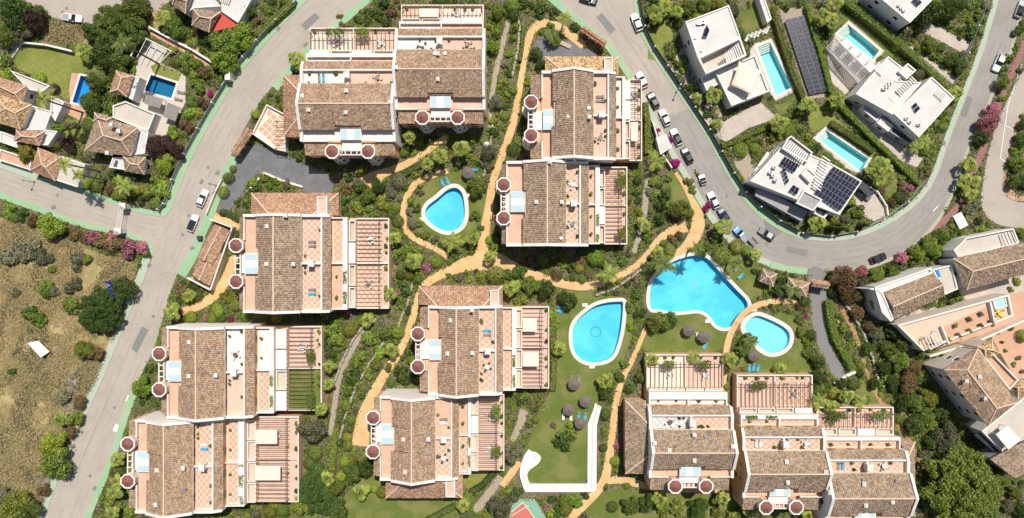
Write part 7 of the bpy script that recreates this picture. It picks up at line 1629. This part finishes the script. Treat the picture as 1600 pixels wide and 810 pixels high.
wall_line('garden_wall', 'low cream wall edging the slate forecourt bed', [(384,302),(400,284),(412,270),(440,282),(472,292)], .5, .7, 'm_cream')
wall_line('garden_wall', 'cream wall between forecourt and the garage roof', [(322,334),(336,300),(345,282)], .3, 1.2, 'm_cream')
wall_line('garden_wall', 'white kerb wall at the foot of the grey driveway', [(1304,600),(1322,588),(1336,582)], .6, 1.0, 'm_white')
wall_line('garden_wall', 'white boundary wall beside the gravel plot of the solar roofed villa', [(1168,284),(1185,262),(1200,240)], .8, 1.2, 'm_white')
wall_line('garden_wall', 'low wall around the paved drive right of the solar roofed villa', [(1352,288),(1372,300),(1386,322),(1388,336)], .3, 1.0, 'm_white')
wall_line('garden_wall', 'cream wall under the magenta bougainvillea beside the parked cars', [(1020,190),(1035,240),(1050,262)], .3, 1.6, 'm_cream')
# dry stone walls: single stones as parts
rs = random.Random(9)
STN = []
for i in range(6):
    bm = bmesh.new(); bmesh.ops.create_cube(bm, size=1.0); bmesh.ops.bevel(bm, geom=bm.edges[:], offset=.2, segments=1, affect='EDGES')
    for v in bm.verts: v.co += Vector((rs.uniform(-.08,.08), rs.uniform(-.08,.08), rs.uniform(-.08,.08)))
    me = bpy.data.meshes.new('stone'); bm.to_mesh(me); bm.free(); me.materials.append(MATS['m_stone']); STN.append(me)
def stone_wall(label, line, h=.8, wd=.55):
    c = P(*line[len(line)//2]); t = thing('stone_wall', label, 'wall', (c.x, c.y, 0))
    for a, b in zip(line, line[1:]):
        pa, pb = P(*a), P(*b); L = (pb-pa).length; e = (pb-pa)/L; k = max(1, int(L/.75)); ang = math.atan2(e.y, e.x)
        for i in range(k):
            for row in range(2):
                q = pa+e*L*(i+.5+row*.3*rs.random())/k; o = link('stone', rs.choice(STN), t, (q.x-c.x+rs.uniform(-.1,.1), q.y-c.y+rs.uniform(-.1,.1), h*(row+.5)/2+.02)); o.scale = (L/k*rs.uniform(.9, 1.1), wd*rs.uniform(.8, 1.15), h/2*rs.uniform(.95, 1.15)); o.rotation_euler = (rs.uniform(-.08,.08), rs.uniform(-.08,.08), ang+rs.uniform(-.15,.15))
    return t
stone_wall('dry stone wall climbing beside the orange path below the lone left house', [(645,440),(640,465),(630,490),(622,512)]); stone_wall('stone wall along the left side of the gravel steps', [(578,498),(552,530),(534,566),(522,600)])
stone_wall('stone wall right of the gravel steps beside the clipped balls', [(600,535),(580,565),(556,605),(540,650),(530,690)]); stone_wall('stone wall below the shaded path above the teardrop pool', [(930,462),(960,450),(985,434),(1000,422)])
stone_wall('stone edging left of the orange path beside the upright pair', [(806,12),(812,45),(808,85),(800,120)], .6); stone_wall('stone wall left of the upper right twin towers path', [(772,180),(768,215),(764,245),(756,275)], .6)
stone_wall('stone wall in the driveway planting strip', [(1308,500),(1316,520),(1322,528)], .6); stone_wall('stone wall along the brown hillside path', [(1322,478),(1345,515),(1362,560),(1372,600)], .8)
# white double wall round the raised lawn
pz = lambda L_: [(800+x/3.97, 606+y/3.97) for x, y in L_]
t = thing('white_lawn_wall', 'broad white double wall bordering the raised lawn', 'wall', P(880, 762))
og = smooth_poly([(102,384),(78,416),(62,455),(48,505),(48,550),(60,590),(72,625)], 2, False)+[(82,648),(505,648),(524,630),(526,240),(554,118)]
gr = smooth_poly([(128,400),(150,436),(140,468),(105,492),(76,512),(68,542),(76,575),(88,605)], 2, False)+[(98,626),(496,626),(499,236),(534,108)]
ig = smooth_poly([(150,402),(184,430),(172,462),(150,482),(115,505),(94,532),(96,560),(104,582)], 2, False)+[(112,597),(468,597),(470,226),(500,150),(516,94)]
gr2 = [(x+(1.5 if x > 300 else -.0), y) for x, y in gr]
slab('outer_wall', W2(pz(og+gr[::-1]), .75), -.05, .75, 'm_white', t)
sh = [(x-2.2 if x > 400 else x+1.6, y-(2.2 if 300 < y else 0)) for x, y in gr]
slab('inner_seat', W2(pz(sh+ig[::-1]), .55), -.05, .55, 'm_white', t)
# gate pillars and barrier over the left side street
for lab, u, v in (('white cylindrical gate pillar on the villa side of the left street', 191, 322), ('white square gate pillar on the hillside side of the left street', 184, 361)):
    q = P(u, v, 3); t = thing('gate_pillar', lab, 'pillar', (q.x, q.y, 0)); part(t, 'shaft', 'm_white', lambda b: b.box(-.7, .7, -.55, .55, -.05, 3.2)); part(t, 'cap', 'm_white', lambda b: b.add([(-.85,-.7,3.2),(.85,-.7,3.2),(.85,.7,3.2),(-.85,.7,3.2),(0,0,3.9)], [(0,3,2,1),(0,1,4),(1,2,4),(2,3,4),(3,0,4)]))
t = thing('gate_beam', 'thin white lattice beam joining the two gate pillars', 'gate', P(187, 340)); 
for du in (-3, 0, 3): mb = MB(); mb.bar(P(190+du, 323, 3.0), P(184+du, 360, 3.0), .1, .1); mb.build('rail', 'm_white', t)
q = P(356, 118, 2.5); t = thing('gate_pillar', 'white entrance pillar on the fence beside the main road', 'pillar', (q.x, q.y, 0)); part(t, 'shaft', 'm_white', lambda b: b.box(-.5, .5, -1.0, 1.0, -.05, 2.6)); part(t, 'cap', 'm_white', lambda b: b.box(-.65, .65, -1.15, 1.15, 2.601, 2.8))
def lamp(label, u, v, h=4.0):
    q = P(u, v, 0); t = thing('street_lamp', label, 'lamp', (q.x, q.y, 0), 0, 'street lamps'); part(t, 'pole', 'm_darkmetal', lambda b: b.tube([(0,0,-.05),(0,0,h*.5),(0,0,h)], [.09,.07,.05], 7)); part(t, 'lamp_head', 'm_metal', lambda b: b.lathe((0,0,h-.1), [(.1,0),(.28,.15),(.24,.4),(.05,.55)], 8)); part(t, 'foot', 'm_darkmetal', lambda b: b.lathe((0,0,0), [(.2,-.05),(.2,.15),(.1,.4)], 8))
for a in [('street lamp on the pavement beside the star roofed villa', 54, 285), ('street lamp on the fence pavement near the road junction', 262, 300), ('street lamp on the pavement above the garage', 338, 290), ('street lamp on the pavement of the upper road past the sail villa', 1056, 145), ('garden lamp beside the orange junction', 780, 425), ('lamp beside the driveway gate', 1258, 430)]: lamp(*a)
# sign boards in the field
t = thing('signboard', 'blue and white signboard standing beside the large dark tree', 'sign', P(178, 452))
A_, B_, C_, D_ = P(164,441,4.6), P(177,466,4.6), P(183,463,1.6), P(172,438,1.6); nn = (B_-A_).cross(D_-A_).normalized()*.08
obj('board', [A_, B_, C_, D_, A_-nn, B_-nn, C_-nn, D_-nn], [(0,1,2,3),(7,6,5,4),(0,1,5,4),(1,2,6,5),(2,3,7,6),(3,0,4,7)], 'm_bluesign', t)
for f0, f1, g0, g1 in ((.05,.30,.12,.88),(.42,.55,.4,.9),(.66,.9,.3,.9)):
    pt = lambda s_, g_: (A_*(1-s_)+B_*s_)*(1-g_)+(D_*(1-s_)+C_*s_)*g_
    up = nn if nn.z > 0 else -nn; sg = up.normalized()*.02+ (Vector((0,0,0)))
    off = up.normalized()*(.02 if nn.z <= 0 else .02)
    base_off = Vector((0,0,0)) if nn.z > 0 else up
    o4 = [pt(f0,g0)+off+base_off*0, pt(f1,g0)+off, pt(f1,g1)+off, pt(f0,g1)+off]
    obj('white_stripe', o4+[p+off for p in o4], [(0,1,2,3),(4,5,6,7),(0,1,5,4),(1,2,6,5),(2,3,7,6),(3,0,4,7)], 'm_paint', t)
for p in (D_, C_): mb = MB(); mb.bar((p.x-.15, p.y, -.05), (p.x-.15, p.y, 1.7), .15, .15); mb.build('post', 'm_darkmetal', t)
t = thing('field_board', 'blank white board tilted on posts in the dry field', 'board', P(60, 546))
A_, B_, C_, D_ = P(43,536,2.9), P(60,533,2.2), P(76,550,1.5), P(63,559,2.2); A_.z = 3.0; B_.z = 2.2; C_.z = 1.2; D_.z = A_.z+C_.z-B_.z
obj('panel', [A_, B_, C_, D_]+[p-Vector((0,0,.08)) for p in (A_, B_, C_, D_)], [(0,1,2,3),(7,6,5,4),(0,1,5,4),(1,2,6,5),(2,3,7,6),(3,0,4,7)], 'm_paint', t)
for p in (A_, B_, C_, D_): c_ = (A_+B_+C_+D_)/4; p2 = p+(c_-p)*.1; mb = MB(); mb.bar((p2.x, p2.y, -.05), (p2.x, p2.y, p2.z-.1), .1, .1); mb.build('post', 'm_woodgrey', t)
# closed white parasol by the small pool lawn, waste containers, benches
q = P(760, 226, 2.2); t = thing('closed_parasol', 'closed white parasol beside the shaded trees above the small pool', 'parasol', (q.x, q.y, 0)); part(t, 'canopy', 'm_white', lambda b: b.lathe((0,0,0), [(.75,1.2),(.9,1.5),(.55,2.3),(.05,2.9)], 8)); part(t, 'pole', 'm_metal', lambda b: b.tube([(0,0,0),(0,0,1.3)], .04, 6))
q = P(884, 70, .4); t = thing('garden_bench', 'wooden slatted bench beside the slate forecourt of the street gate', 'bench', (q.x, q.y, .02), math.radians(-25))
for y in (-.5, -.25, 0, .25): part(t, 'seat_slat', 'm_beige', lambda b: b.box(-1.4, 1.4, y, y+.18, .42, .48))
for x in (-1.2, 1.2): part(t, 'leg', 'm_wood', lambda b: b.box(x-.06, x+.06, -.5, .43, 0, .42))
q = P(313, 372, .6); t = thing('waste_bin', 'black waste container on the green pavement beside the garage', 'bin', (q.x, q.y, .12)); part(t, 'body', 'm_black', lambda b: b.prism([(-.5,-.4),(.5,-.4),(.5,.4),(-.5,.4)], 0, 1.0, [(-.6,-.5),(.6,-.5),(.6,.5),(-.6,.5)])); part(t, 'lid', 'm_darkmetal', lambda b: b.box(-.63, .63, -.52, .52, 1.001, 1.1))
q = P(1501, 345, 1.0); t = thing('utility_cabinet', 'low white flat roofed utility block beside the red boardwalk', 'cabinet', (q.x, q.y, 0), math.radians(28)); part(t, 'cabinet', 'm_white', lambda b: b.box(-1.0, 1.0, -1.7, 1.7, -.05, .9)); part(t, 'roof', 'm_paint', lambda b: b.box(-1.15, 1.15, -1.85, 1.85, .901, 1.0)); part(t, 'door', 'm_greywall', lambda b: b.box(-1.03, -1.0, -.6, .6, .1, .8))
settle_labels()
